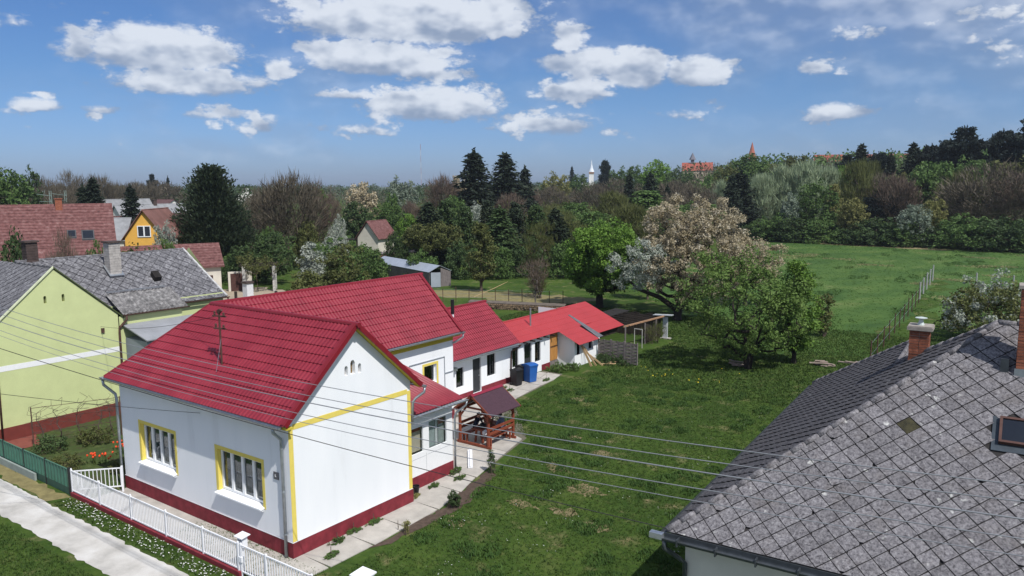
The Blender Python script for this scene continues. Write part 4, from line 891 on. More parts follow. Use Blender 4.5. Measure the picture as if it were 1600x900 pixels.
# ------------------------------------------------------------------ overhead lines
WIRE = mat('aluminium_wire', (.27, .28, .30), .5, .1, 2, metal=.3); CABLE = mat('black_cable', (.02, .02, .022), .6)
def quad(px3, n=36, x0=-26, x1=31):
    A = np.array([[p[0]**2, p[0], 1] for p in px3]); c = np.linalg.lstsq(A, np.array([p[1] for p in px3]), rcond=None)[0]
    return [(x, -4.5, c[0]*x*x+c[1]*x+c[2]) for x in np.linspace(x0, x1, n)]
LINES = [[(-8.45, 7.96), (-.5, 7.67), (3.5, 7.64), (8.18, 7.72), (12.7, 7.89), (14.52, 7.99), (17.06, 8.17), (19.13, 8.34)],
         [(-8.5, 7.75), (-.93, 7.4), (3.92, 7.36), (8.17, 7.48), (12.7, 7.67), (14.53, 7.77), (19.15, 8.13)],
         [(-8.55, 7.49), (-.96, 7.2), (4.63, 7.26), (8.16, 7.31), (12.7, 7.49), (14.53, 7.59), (19.16, 7.94)],
         [(-8.62, 7.19), (-1.2, 6.94), (3.88, 6.92), (8.15, 7.03), (12.7, 7.23), (14.54, 7.34), (19.18, 7.7)],
         [(-8.66, 7.0), (-1.45, 6.79), (3.41, 6.76), (8.14, 6.84), (12.7, 7.03), (14.54, 7.14), (19.19, 7.51)]]
for i, l in enumerate(LINES):
    tag(MB().tube(quad(l), [.008, .008, .011, .008, .0065][i], 5).build('power_line', WIRE), ['topmost', 'second highest', 'middle and thickest', 'second lowest', 'lowest'][i]+' of the five pale power lines crossing in front', 'power line', 'street power lines')
def hang(pts, sag, r, name, label, mt=CABLE, n=24):
    p, q = Vector(pts[0]), Vector(pts[1]); P = [p.lerp(q, k/n)-Vector((0, 0, sag*4*(k/n)*(1-k/n))) for k in range(n+1)]
    return tag(MB().tube(P, r, 5).build(name, mt), label, 'cable')
hang([(-22, -8.8, 9.6), (11.75, 2.15, 3.35)], .6, .011, 'service_cable', 'black cable running down to the corner gutter of the slate house')
hang([(-4.75, -.02, 3.98), (-13.5, -9.5, 6.6)], .2, .009, 'telephone_cable', 'thin dark cable from the house facade out across the street')
hang([(-4.66, .87, 7.3), (-20.4, 4.35, 4.75)], .25, .008, 'service_drop', 'thin cable from the roof mast to the lime gable')
# ------------------------------------------------------------------ slate house on the right
rn = thing('slate_house', 'white house with lichen-spotted diamond slate hip roof in the right foreground', 'house', (11.67, 2.28, 0), R(3.38))
ZE2, MM, SF = 3.2, .73, math.hypot(1, .73)
w_ = MB(); wall(w_, (.38, .38, 0), (1, 0, 0), (0, -1, 0), [0, 13.2], lambda s: ZE2+.2, 0); wall(w_, (.38, 16.6, 0), (0, -1, 0), (-1, 0, 0), [0, 16.22], lambda s: ZE2+.2, 0)
wall(w_, (13.6, .38, 0), (0, 1, 0), (1, 0, 0), [0, 12.4], lambda s: ZE2+.2, 0); wall(w_, (7.6, 16.6, 0), (-1, 0, 0), (0, 1, 0), [0, 7.2], lambda s: ZE2+.2, 0)
w_.build('wall', mat('warm_white_render', (.66, .62, .56), .9, .06, 1.5, bump=.1), rn)
MB().box(.1, 13.6, .02, .37, ZE2-.12, ZE2-.06).box(.02, .37, .4, 16.8, ZE2-.12, ZE2-.06).build('soffit', mat('brown_soffit', (.17, .13, .10), .9), rn)
uf = Vector((0, 1, MM)).normalized(); ul = Vector((1, 0, MM)).normalized(); ur_ = Vector((-1, 0, MM)).normalized()
fpoly = [(0, 0), (13.2, 0), (13.2, 6.6*SF), (6.6, 6.6*SF)]
lpA = [(0, 0), (9.2, 0), (9.2, 4*SF), (6.6, 6.6*SF)]; lpB = [(9.2, 0), (17, 0), (13, 4*SF), (9.2, 4*SF)]
deckm = mat('roof_deck', (.03, .028, .028), .95)
dk = MB()
def P3(o, s, t, sd, td, off): n = Vector(sd).cross(td); n = n if n.z > 0 else -n; return Vector(o)+Vector(sd)*s+td*t+n.normalized()*off
for o, sd, td_, pl in (((0, 0, ZE2), (1, 0, 0), uf, fpoly), ((0, 0, ZE2), (0, 1, 0), ul, lpA), ((0, 0, ZE2), (0, 1, 0), ul, lpB)):
    dk.add([P3(o, s, t, sd, td_, -.012) for s, t in pl], [tuple(range(len(pl)))])
dk.add([(4, 9.2, ZE2+4*MM), (4, 13, ZE2+4*MM), (8, 17, ZE2), (8, 6.6, ZE2)], [(0, 1, 2, 3)]); dk.add([(0, 17, ZE2), (8, 17, ZE2), (4, 13, ZE2+4*MM)], [(0, 1, 2)])
dk.add([(6.6, 6.6, 8.01), (13.2, 6.6, 8.01), (13.2, 13.2, ZE2), (4, 9.2, ZE2+4*MM)], [(0, 1, 2, 3)])
dk.build('roof_deck', deckm, rn)
SK = (4.86, 3.5*SF)   # the glass slate
LICHEN = None
def lichen_slate(name='lichen_slate', k=1.0):
    mt = bpy.data.materials.new(name); mt.use_nodes = True; nt = mt.node_tree; N = nt.nodes; L = nt.links; b = N['Principled BSDF']; b.inputs['Roughness'].default_value = .9; b.inputs['Specular IOR Level'].default_value = .2
    g = N.new('ShaderNodeNewGeometry'); oi = N.new('ShaderNodeObjectInfo')
    def nz(s, d=6, r=.65):
        n = N.new('ShaderNodeTexNoise'); n.inputs['Scale'].default_value = s; n.inputs['Detail'].default_value = d; n.inputs['Roughness'].default_value = r; L.new(g.outputs['Position'], n.inputs['Vector']); return n.outputs[0]
    def ramp(v, st):
        r = N.new('ShaderNodeValToRGB'); L.new(v, r.inputs[0]); e = r.color_ramp.elements
        e[0].position, e[0].color = st[0][0], (*st[0][1], 1); e[1].position, e[1].color = st[-1][0], (*st[-1][1], 1)
        for p, c in st[1:-1]: x = e.new(p); x.color = (*c, 1)
        return r.outputs[0]
    def mix(f, a, c):
        m = N.new('ShaderNodeMix'); m.data_type = 'RGBA'; L.new(f, m.inputs['Factor'])
        L.new(a, m.inputs['A']); (L.new(c, m.inputs['B']) if not isinstance(c, tuple) else setattr(m.inputs['B'], 'default_value', (*c, 1))); return m.outputs['Result']
    basec = ramp(nz(11, 9, .82), [(.30, (.05, .047, .05)), (.42, (.135, .128, .138)), (.52, (.225, .215, .228)), (.62, (.31, .30, .315)), (.74, (.47, .465, .46))])
    brown = mix(ramp(nz(1.3, 5), [(.52, (0, 0, 0)), (.8, (.55, .55, .55))]), basec, (.15, .128, .112))
    vo = N.new('ShaderNodeTexVoronoi'); vo.inputs['Scale'].default_value = 4.2; L.new(g.outputs['Position'], vo.inputs['Vector'])
    wv = N.new('ShaderNodeVectorMath'); wv.operation = 'MULTIPLY_ADD'; nv = N.new('ShaderNodeTexNoise'); nv.inputs['Scale'].default_value = 9; L.new(g.outputs['Position'], nv.inputs['Vector']); L.new(nv.outputs['Color'], wv.inputs[0]); wv.inputs[1].default_value = (.16, .16, .16); L.new(g.outputs['Position'], wv.inputs[2]); L.new(wv.outputs[0], vo.inputs['Vector'])
    sc_ = N.new('ShaderNodeSeparateColor'); L.new(vo.outputs['Color'], sc_.inputs[0]); sz = N.new('ShaderNodeMath'); sz.operation = 'MULTIPLY_ADD'; sz.inputs[1].default_value = .55; L.new(sc_.outputs[0], sz.inputs[0]); L.new(vo.outputs['Distance'], sz.inputs[2])
    sp = ramp(sz.outputs[0], [(.22, (1, 1, 1)), (.32, (0, 0, 0))])
    m2 = N.new('ShaderNodeMath'); m2.operation = 'MULTIPLY'; L.new(sp, m2.inputs[0]); L.new(ramp(nz(2.3, 2), [(.44, (0, 0, 0)), (.56, (.85, .85, .85))]), m2.inputs[1])
    c = mix(m2.outputs[0], brown, (.56, .56, .54))
    dk_ = ramp(nz(17, 6, .8), [(.38, (.34, .34, .36)), (.47, (.85, .85, .85)), (.60, (1.12, 1.12, 1.1))]); mm = N.new('ShaderNodeMix'); mm.data_type = 'RGBA'; mm.blend_type = 'MULTIPLY'; mm.inputs['Factor'].default_value = 1; L.new(c, mm.inputs['A']); L.new(dk_, mm.inputs['B'])
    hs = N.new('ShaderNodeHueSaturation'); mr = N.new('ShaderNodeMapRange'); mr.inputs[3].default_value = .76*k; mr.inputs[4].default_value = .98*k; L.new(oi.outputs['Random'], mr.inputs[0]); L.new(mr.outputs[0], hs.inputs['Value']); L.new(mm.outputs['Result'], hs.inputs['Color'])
    L.new(hs.outputs[0], b.inputs['Base Color'])
    bp = N.new('ShaderNodeBump'); bp.inputs['Strength'].default_value = .5; bp.inputs['Distance'].default_value = .01; L.new(nz(38, 6), bp.inputs['Height']); L.new(bp.outputs[0], b.inputs['Normal'])
    return mt
LICHEN = lichen_slate(); SHADED = lichen_slate('shaded_lichen_slate', .62)  # second copy darkened: shade of the slope facing from the sun, in its colour
hd_ = .385/math.sqrt(2); j_ = round(SK[1]/hd_); SKC = None
for i in range(40):
    cx = i*2*hd_+(hd_ if j_ % 2 else 0)
    if SKC is None or abs(cx-SK[0]) < abs(SKC[0]-SK[0]): SKC = (cx, j_*hd_)
skyb = (6.8, 7.75, 3.38*SF, 4.0*SF)
sl = slates((0, 0, ZE2), (1, 0, 0), uf, fpoly, .385, skip=[SKC])
sl = [(c, m_) for c, m_ in sl if not (skyb[0]-.1 < c.x < skyb[1]+.1 and skyb[2]-.15 < c.y*SF < skyb[3]+.1)]
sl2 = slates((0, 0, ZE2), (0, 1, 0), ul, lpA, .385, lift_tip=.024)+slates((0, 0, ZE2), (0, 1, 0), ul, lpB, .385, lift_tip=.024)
sl += slates((8, 6.6, ZE2), (0, 1, 0), ur_, [(0, 0), (10.4, 0), (6.4, 4*SF), (2.6, 4*SF)], .385)
cl_ = Vector((7.6, -17.5, 0))
place_slates(rn, sl, LICHEN, 225, lambda e: (0 if (abs(e[0].z-ZE2-e[0].y*MM) < .02 and e[0].x < 8.2) else 30)+(e[0]-Vector((5, -6, 8))).length)
place_slates(rn, sl2, SHADED, 75, lambda e: (e[0]-Vector((5, -12, 8))).length)
gq = [(SKC[0], SKC[1]-hd_*.95), (SKC[0]+hd_*.95, SKC[1]), (SKC[0], SKC[1]+hd_*.95), (SKC[0]-hd_*.95, SKC[1])]
MB().prism([P3((0, 0, ZE2), s, t, (1, 0, 0), uf, .012) for s, t in gq], (0, 0, -.012)).build('glass_slate', mat('mossy_glass', (.045, .040, .018), .25, .5, 6, spec=.5), rn)
def fq(x, t, off=0): return P3((0, 0, ZE2), x, t, (1, 0, 0), uf, off)
sf_ = MB(); a0, a1, t0_, t1_ = skyb
nf = Vector((1, 0, 0)).cross(uf).normalized(); nf = nf if nf.z > 0 else -nf
sf_.prism([fq(a0-.14, t0_-.2, .018), fq(a1, t0_-.2, .018), fq(a1, t1_+.05, .018), fq(a0-.14, t1_+.05, .018)], nf*.01); sk = sf_.build('skylight', mat('lead_flashing', (.06, .075, .09), .45, .2, 5, metal=.4), rn)
fr = MB()
for (x0, x1, ta, tb_) in ((a0, a0+.06, t0_, t1_), (a1-.06, a1, t0_, t1_), (a0+.06, a1-.06, t0_, t0_+.06), (a0+.06, a1-.06, t1_-.06, t1_)):
    fr.prism([fq(x0, ta, .03), fq(x1, ta, .03), fq(x1, tb_, .03), fq(x0, tb_, .03)], nf*.10)
fr.build('frame', mat('rust_red_paint', (.085, .042, .034), .7, .2, 6), sk)
MB().prism([fq(a0+.06, t0_+.06, .09), fq(a1-.06, t0_+.06, .09), fq(a1-.06, t1_-.06, .09), fq(a0+.06, t1_-.06, .09)], nf*.01).build('pane', mat('black_glass', (.01, .013, .02), .08, .1, spec=.6), sk)
def hip_tiles(parent, p, q, r, mt, ln=.42, name='hip_tile'):
    p, q = Vector(p), Vector(q); n = max(1, round((q-p).length/ln))
    for i in range(n):
        a, b = p.lerp(q, i/n), p.lerp(q, (i+1.15)/n); MB().tube([a+Vector((0, 0, .015)), b-Vector((0, 0, .0))], [r*1.12, r*.9], 10).build(name, mt, parent, True)
hip_tiles(rn, (.02, .02, ZE2+.02), (6.6, 6.6, 8.03), .075, LICHEN); hip_tiles(rn, (6.6, 6.6, 8.03), (4, 9.2, 6.14), .07, LICHEN); hip_tiles(rn, (6.6, 6.6, 8.03), (13, 6.6, 8.03), .075, LICHEN, name='ridge_tile')
hip_tiles(rn, (4, 9.2, 6.14), (4, 13, 6.14), .07, LICHEN, name='ridge_tile'); hip_tiles(rn, (4, 13, 6.14), (0, 17, 3.22), .07, LICHEN)
DGM = mat('dark_zinc', (.075, .085, .095), .45, .2, 5, metal=.5)
MB().box(0, 13.4, -.05, -.02, ZE2-.17, ZE2-.01).build('fascia', DGM, rn)
gutter(rn, (-.22, -.13, ZE2-.1), (13.4, -.13, ZE2-.14), .09, DGM); gutter(rn, (-.12, .0, ZE2-.1), (-.12, 17, ZE2-.12), .07, DGM)
for k in range(14): MB().box(.35+k*.95, .385+k*.95, -.235, -.02, ZE2-.23, ZE2-.05).build('gutter_bracket', DGM, rn)
MB().box(-.35, -.02, -.22, -.05, ZE2-.15, ZE2-.01).build('gutter_end', ZINC, rn)
MB().tube([(.02, -.14, ZE2-.15), (.02, -.13, ZE2-.38), (.3, .2, ZE2-.72), (.40, .31, ZE2-.86), (.42, .31, .05)], .06, 10).build('downpipe', DGM, rn, True)
bm1 = MB().box(0, .26, 0, .125, 0, .066).mesh('brick'); bm1.materials.append(BRICK)
def brick_stack(parent, x, y, z0, z1, nx_, ny_):
    st = MB().box(x+.02, x+nx_*.27-.03, y+.02, y+ny_*.135*2-.03, z0, z1).build('chimney', MORTAR, parent); W, Dp = nx_*.27-.01, ny_*.27-.01
    z, k = z0, 0
    while z < z1-.06:
        for side in range(2):
            yy = y if side == 0 else y+Dp-.125
            for i in range(nx_):
                sh_ = (.0 if k % 2 == 0 else .0); o = bpy.data.objects.new('brick', bm1); col.objects.link(o); o.parent = st; o.location = (x+i*.27+random.gauss(0, .004), yy+random.gauss(0, .005), z); o.scale = (1, 1, 1)
            xx = x+.125 if side == 0 else x+W
            o = bpy.data.objects.new('brick', bm1); col.objects.link(o); o.parent = st; o.rotation_euler = (0, 0, R(90)); o.location = (xx+random.gauss(0, .004), y+.13, z)
        z += .079; k += 1
    return st
c1 = brick_stack(rn, 4.35, 8.35, 5.6, 7.35, 2, 2)
MB().box(4.28, 4.97, 8.28, 8.97, 7.35, 7.45).prism([(4.30, 8.30, 7.45), (4.95, 8.30, 7.45), (4.95, 8.95, 7.45), (4.30, 8.95, 7.45)], (0, 0, .03)).build('cap', MORTAR, c1)
MB().lathe([(.10, 0), (.06, .12), (.06, .18)], (4.62, 8.62, 7.48), 10).lathe([(.16, .20), (.17, .22), (.02, .25)], (4.62, 8.62, 7.48), 12).build('cowl', mat('pale_green_zinc', (.5, .56, .54), .5), c1)
SKIPX = 0
c2 = brick_stack(rn, 7.05, 5.15, 6.6, 9.15, 2, 2)
MB().box(6.99, 7.66, 5.09, 5.76, 9.15, 9.23).build('cap', MORTAR, c2); MB().box(7.02, 7.63, 5.11, 5.13, 6.85, 7.15).build('flashing', ZINC, c2)
MB().box(6.72, 6.9, 5.2, 5.6, 7.0, 7.35).build('roof_hatch', DGM, rn)

# ------------------------------------------------------------------ lime green house on the left
ln_ = thing('lime_house', 'lime green gabled house with white stripe, maroon plinth and grey slate roofs', 'house', (-20.4, 0, 0))
ya, za, ye, zee = 2.3, 7.95, 5.55, 5.05; sl_ = (za-zee)/(ye-ya); yl = 2*ya-ye
w_ = MB(); hv = [dict(s=(1.77-yl, 1.90-yl), z=(6.25, 6.62), arch=True), dict(s=(2.60-yl, 2.73-yl), z=(6.25, 6.62), arch=True)]
y0_ = yl+.25; y1_ = ye-.3
wall(w_, (0, y0_, 0), (0, 1, 0), (1, 0, 0), [0, ya-y0_, y1_-y0_], lambda s: za-sl_*abs(s+y0_-ya)-.06, 0, [dict(s=(h['s'][0]+yl-y0_, h['s'][1]+yl-y0_), z=h['z'], arch=True) for h in hv], .12)
wall(w_, (0, y1_, 0), (-1, 0, 0), (0, 1, 0), [0, 1.0], lambda s: zee, 0); wall(w_, (-9, y0_, 0), (1, 0, 0), (0, -1, 0), [0, 9], lambda s: zee, 0)
wall(w_, (-1.0, y1_, 0), (0, 1, 0), (1, 0, 0), [0, 6.8], lambda s: 5.55, 0); wall(w_, (-1.0, 12.05, 0), (-1, 0, 0), (0, 1, 0), [0, 3.3, 6.6], lambda s: 5.4+.81*min(s, 6.6-s), 0)
w_.build('wall', LIME, ln_)
for h in hv: MB().box(-.13, -.121, h['s'][0]+yl-.02, h['s'][1]+yl+.02, 6.2, 6.65).build('vent_back', mat('olive_dark', (.12, .13, .05), .9), ln_)
MB().box(.001, .007, y0_, y1_, 3.32, 3.58).build('stripe', PVC, ln_); MB().box(.001, .025, y0_-.02, y1_+.02, 0, .65).build('plinth', mat('brick_red_plinth', (.16, .035, .028), .85, .15), ln_)
MB().prism([(.0, yl, zee-.03), (.07, yl, zee-.03), (.07, ya, za-.03), (.0, ya, za-.03)], (0, 0, .10)).build('verge_board', mat('pale_lime_board', (.62, .66, .45), .8), ln_)
MB().prism([(.0, ye, zee-.03), (.07, ye, zee-.03), (.07, ya, za-.03), (.0, ya, za-.03)], (0, 0, .08)).build('verge_board', mat('dark_green_board', (.06, .08, .03), .8), ln_)
SLATE2 = SLATE
vl_ = Vector((0, ya-yl, za-zee)).normalized(); T_ = math.hypot(ya-yl, za-zee)
s1_ = slates((.03, yl, zee), (-1, 0, 0), vl_, [(0, 0), (9.5, 0), (9.5, T_), (0, T_)], .42)
w2 = Vector((-1, 0, .81)).normalized(); T2 = 3.35*math.hypot(1, .81)
s2_ = slates((-.8, ya+.4, 5.3), (0, 1, 0), w2, [(3.0, 0), (9.5, 0), (8.9, T2), (-.2, T2), (-.2, T2*.97)], .42)
dk = MB(); dk.add([(.02, yl, zee-.02), (-9.5, yl, zee-.02), (-9.5, ya, za-.02), (.02, ya, za-.02)], [(0, 1, 2, 3)]); dk.add([(.02, ye, zee-.03), (-9.5, ye, zee-.03), (-9.5, ya, za-.03), (.02, ya, za-.03)], [(3, 2, 1, 0)])
dk.add([(-.8, ya+3.3, 5.28), (-.8, 12.2, 5.28), (-4.15, 11.6, 7.98), (-4.15, ya, 7.98)], [(0, 1, 2, 3)]); dk.add([(-7.5, ya, 5.28), (-7.5, 12.2, 5.28), (-4.15, 11.6, 7.98), (-4.15, ya, 7.98)], [(3, 2, 1, 0)]); dk.build('roof_deck', deckm, ln_)
place_slates(ln_, s2_+s1_, SLATE2, 290, lambda e: (0 if e[0].y > ya+.5 else 20)+(e[0]-Vector((30, -5, 12))).length)
hip_tiles(ln_, (-.8, 12.2, 5.32), (-4.15, 11.6, 8.02), .06, mat('pale_verge', (.5, .5, .5), .8), .5, 'verge_tile'); hip_tiles(ln_, (-4.15, ya, 8.0), (-4.15, 11.6, 8.0), .07, SLATE2, .5, 'ridge_tile'); hip_tiles(ln_, (0, ya, za+.02), (-4, ya, za+.02), .07, SLATE2, .5, 'ridge_tile')
corrugated(ln_, (.15, ye-.1, 5.22), (0, 1, 0), Vector((-1.75, 0, .95)), 3.6, 1.95, mat('weathered_sheet', (.17, .165, .17), .9, .35, 5, stops=[(.3, (.07, .07, .07)), (.5, (.17, .165, .165)), (.7, (.34, .33, .33))]), .2, .03, sheets=4)
MB().bar((-1.55, ye+.0, 6.24), (-1.55, ye+3.2, 6.24), .16, .06).build('flashing_strip', ZINC, ln_)
wall(w_ := MB(), (.0, ye-.25, 0), (0, 1, 0), (1, 0, 0), [0, 3.5], lambda s: 5.12, 0); wall(w_, (0, ye+3.25, 0), (-1, 0, 0), (0, 1, 0), [0, 1.5], lambda s: 5.3, 0); w_.build('side_wall', LIME, ln_)
gutter(ln_, (.2, ye-.1, 5.2), (.2, ye+3.6, 5.2), .06, RUST); gutter(ln_, (-.72, ye+3.4, 5.28), (-.72, 12.3, 5.28), .06, RUST)
MB().tube([(.2, ye+.05, 5.15), (.2, ye+.05, 4.95), (.05, y1_+.02, 4.55), (.06, y1_+.0, 4.3), (.06, y1_, .05)], .06, 8).build('downpipe', RUST, ln_, True)
MB().tube([(-.72, 12.2, 5.25), (-.72, 12.2, 4.8), (-.9, 12.1, 4.5), (-.9, 12.1, .1)], .05, 8).build('downpipe', RUST, ln_, True)
MB().tube([(.06, -.45, 5.2), (.06, -.52, 0)], .05, 8).build('downpipe', RUST, ln_, True)
# lean-to with pale flat roof
MB().prism([(.03, ye-.1, 4.62), (.03, ye+5.6, 4.62), (2.3, ye+5.6, 4.05), (2.3, ye-.1, 4.05)], (0, 0, .06)).build('lean_to_roof', mat('pale_grey_felt', (.26, .27, .29), .85, .15, 1.2), ln_)
MB().box(.05, 2.15, ye+.0, ye+5.4, 0, 3.98).build('lean_to_wall', mat('blue_grey_render', (.26, .29, .33), .9, .1, 1), ln_)
def chimney(parent, x, y, z0, z1, a, mt, capm):
    c = MB().box(x-a, x+a, y-a, y+a, z0, z1).build('chimney', mt, parent); n = int((z1-z0)/.14)
    for k in range(n): MB().box(x-a-.012, x+a+.012, y-a-.012, y+a+.012, z0+k*.14+.02, z0+k*.14+.12).build('brick_course', mt, c)
    MB().box(x-a-.08, x+a+.08, y-a-.08, y+a+.08, z1, z1+.09).build('cap', capm, c); return c
PALEB = mat('pale_old_brick', (.40, .375, .35), .9, .25, 6, bump=.3); SOOT = mat('sooty_brick', (.075, .055, .05), .95, .3, 6)
c = chimney(ln_, -3.0, 6.7, 6.6, 8.75, .30, PALEB, SOOT); MB().prism([(-2.6, 6.3, 6.95), (-2.6, 7.1, 6.95), (-3.3, 7.1, 7.5), (-3.3, 6.3, 7.5)], (0, 0, .03)).build('flashing', ZINC, c)
chimney(ln_, -4.3, 3.1, 7.5, 8.95, .27, SOOT, SOOT)
MB().prism([(-2.2, 8.55, 6.46), (-2.2, 8.95, 6.46), (-2.6, 8.95, 6.80), (-2.6, 8.55, 6.80)], (.15, 0, .25)).build('roof_hatch', DARK, ln_)
MB().box(.02, .06, 4.34, 4.5, 4.42, 4.66).build('cable_bracket', RUST, ln_)
# red ground strip and vine frame in the side garden
sheet('terrace', [(-20.4, -1.2), (-18.7, -1.2), (-18.6, .4), (-20.4, .9)], .02, mat('red_paving', (.20, .06, .045), .9, .15))
vf = thing('vine_trellis', 'bare grapevine on a rusty wire trellis beside the lime house', 'vine', (-18.4, .0, 0), R(66))
for x in (0, 3.6, 6.5): MB().box(x-.025, x+.025, -.025, .025, 0, 1.9).build('post', RUST, vf)
for z in (1.85, 1.3, .7): MB().tube([(0, 0, z), (6.5, 0, z)], .012, 4).build('wire', RUST, vf)
tw_ = MB(); rr = random.Random(4)
for k in range(9):
    x = .4+k*.72; p = Vector((x, 0, 0)); 
    for s in range(5):
        q = p+Vector((rr.gauss(0, .12), rr.gauss(0, .06), .32)); tw_.tube([p, q], [.035-.005*s, .03-.005*s], 5); p = q
        for _ in range(3): 
            a = q; 
            for _2 in range(3): b = a+Vector((rr.gauss(0, .28), rr.gauss(0, .12), rr.gauss(.12, .14))); tw_.tube([a, b], [.009, .005], 4); a = b
tw_.build('stems', mat('vine_bark', (.09, .065, .055), .95, .3), vf)

# ------------------------------------------------------------------ houses further off
def simple_house(name, label, loc, rz, w, d, eave, ridge, wm, rm, along='x', over=.35, wins=(), doors=(), chim=(), cat='house', group=None):
    """gabled house: walls, two roof slopes with thickness, windows with frames and panes, doors, chimneys"""
    h = thing(name, label, cat, loc, rz, group); wb = MB(); gx_ = along == 'y'
    W, Dp = w/2, d/2
    if along == 'x':
        sl = (ridge-eave)/(Dp+over); tp = lambda s: eave+sl*(over+min(s, d-s))-.06
        wall(wb, (-W, -Dp, 0), (1, 0, 0), (0, -1, 0), [0, w], lambda s: eave+sl*over-.06, 0); wall(wb, (W, Dp, 0), (-1, 0, 0), (0, 1, 0), [0, w], lambda s: eave+sl*over-.06, 0)
        wall(wb, (W, -Dp, 0), (0, 1, 0), (1, 0, 0), [0, Dp, d], tp, 0); wall(wb, (-W, Dp, 0), (0, -1, 0), (-1, 0, 0), [0, Dp, d], tp, 0)
        faces = [[(-W-over, -Dp-over, eave), (W+over, -Dp-over, eave), (W+over, 0, ridge), (-W-over, 0, ridge)], [(W+over, Dp+over, eave), (-W-over, Dp+over, eave), (-W-over, 0, ridge), (W+over, 0, ridge)]]
        rid = ((-W-over, 0, ridge+.05), (W+over, 0, ridge+.05))
    else:
        sl = (ridge-eave)/(W+over); tp = lambda s: eave+sl*(over+min(s, w-s))-.06
        wall(wb, (-W, -Dp, 0), (1, 0, 0), (0, -1, 0), [0, W, w], tp, 0); wall(wb, (W, Dp, 0), (-1, 0, 0), (0, 1, 0), [0, W, w], tp, 0)
        wall(wb, (W, -Dp, 0), (0, 1, 0), (1, 0, 0), [0, d], lambda s: eave+sl*over-.06, 0); wall(wb, (-W, Dp, 0), (0, -1, 0), (-1, 0, 0), [0, d], lambda s: eave+sl*over-.06, 0)
        faces = [[(W+over, -Dp-over, eave), (W+over, Dp+over, eave), (0, Dp+over, ridge), (0, -Dp-over, ridge)], [(-W-over, Dp+over, eave), (-W-over, -Dp-over, eave), (0, -Dp-over, ridge), (0, Dp+over, ridge)]]
        rid = ((0, -Dp-over, ridge+.05), (0, Dp+over, ridge+.05))
    wb.build('wall', wm, h)
    for f in faces: MB().prism(f, (0, 0, .09)).build('roof_slope', rm, h)
    MB().tube(rid, .09, 8).build('ridge', rm, h)
    F_ = {'f': ((0, -Dp, 0), (1, 0, 0), (0, -1, 0)), 'r': ((W, 0, 0), (0, 1, 0), (1, 0, 0)), 'l': ((-W, 0, 0), (0, 1, 0), (-1, 0, 0))}
    for (fc, s, z, ww, hh, fm) in wins:
        o, sd, nd = F_[fc]; window(h, Vector(o)+Vector(nd)*.09, sd, nd, s-ww/2, s+ww/2, z, z+hh, 2, fm, mat('far_glass', (.03, .035, .045), .15, .2, 3, spec=.6), .0, .1)
    for (fc, s, ww, hh, dm) in doors:
        o, sd, nd = F_[fc]; o = Vector(o); sd, nd = Vector(sd), Vector(nd)
        MB().prism([o+sd*(s-ww/2)+nd*.04, o+sd*(s+ww/2)+nd*.04, o+sd*(s+ww/2)+nd*.04+Vector((0, 0, hh)), o+sd*(s-ww/2)+nd*.04+Vector((0, 0, hh))], -nd*.03).build('door', dm, h)
    for (x, y, z0, z1, a, mt) in chim: c = MB().box(x-a, x+a, y-a, y+a, z0, z1).build('chimney', mt, h); MB().box(x-a-.06, x+a+.06, y-a-.06, y+a+.06, z1, z1+.1).build('cap', mt, c)
    return h
OLDW = mat('old_whitewash', (.62, .58, .51), .95, .12, .8); ORANGE = mat('orange_render', (.72, .40, .08), .9, .05); GROOF = mat('grey_far_slate', (.24, .245, .255), .9, .2, 1.2); BROOF = mat('brown_far_roof', (.115, .062, .062), .9, .2, 1.5); RROOF = mat('orange_red_roof', (.30, .085, .06), .85, .15, 1); FRAMEW = PVC; BROWND = mat('brown_door', (.075, .035, .03), .8, .2)
def tilestrips(h, W, y0, y1, z0, z1, n, mt):
    """raised tile courses across a slope facing -y"""
    for k in range(n):
        a, b = k/n, (k+1.06)/n; ya_, yb_, za_, zb_ = y0+(y1-y0)*a, y0+(y1-y0)*b, z0+(z1-z0)*a, z0+(z1-z0)*b
        MB().prism([(-W, ya_, za_+.16), (W, ya_, za_+.16), (W, yb_, zb_+.105), (-W, yb_, zb_+.105)], (0, 0, -.03)).build('tile_course', mt, h)
h = simple_house('tiled_house', 'big house with weathered red clay tile roof and skylights on the far left', (-63.5, 21.5, 0), R(66), 9.3, 9.0, 5.2, 10.0, OLDW, CLAY, 'x', .4, (), (), [(.3, -.3, 9.5, 10.6, .3, BRICK)])
tilestrips(h, 5.0, -4.9, 0, 5.2, 10.0, 17, CLAY)
def slope_win(h, x, y, z, w, hh, sl):
    o = MB().prism([(x-w/2, y, z), (x+w/2, y, z), (x+w/2, y+hh, z+hh*sl), (x-w/2, y+hh, z+hh*sl)], (0, 0, .25)).build('skylight', mat('skylight_frame', (.06, .06, .065), .5), h)
    MB().prism([(x-w/2+.1, y+.08, z+.08*sl), (x+w/2-.1, y+.08, z+.08*sl), (x+w/2-.1, y+hh-.08, z+(hh-.08)*sl), (x-w/2+.1, y+hh-.08, z+(hh-.08)*sl)], (0, 0, .27)).build('pane', MATS['black_glass'], o)
slope_win(h, 2.6, -3.6, 6.5, 1.1, .85, .98); slope_win(h, 1.2, -3.4, 6.7, .8, .7, .98)
simple_house('tiled_annex', 'low annex with red clay tile roof in front of the big tiled house', (-55.5, 13.8, 0), R(66), 6.0, 6.5, 3.6, 6.4, OLDW, CLAY, 'x', .3)
simple_house('red_gabled_porch', 'grey-walled porch with bright red gable roof beside the big tiled house', (-62.6, 24.6, 0), R(66), 2.6, 4, 5.0, 7.0, mat('grey_render', (.36, .35, .37), .9), mat('red_sheet_far', (.26, .03, .045), .6), 'y', .25)
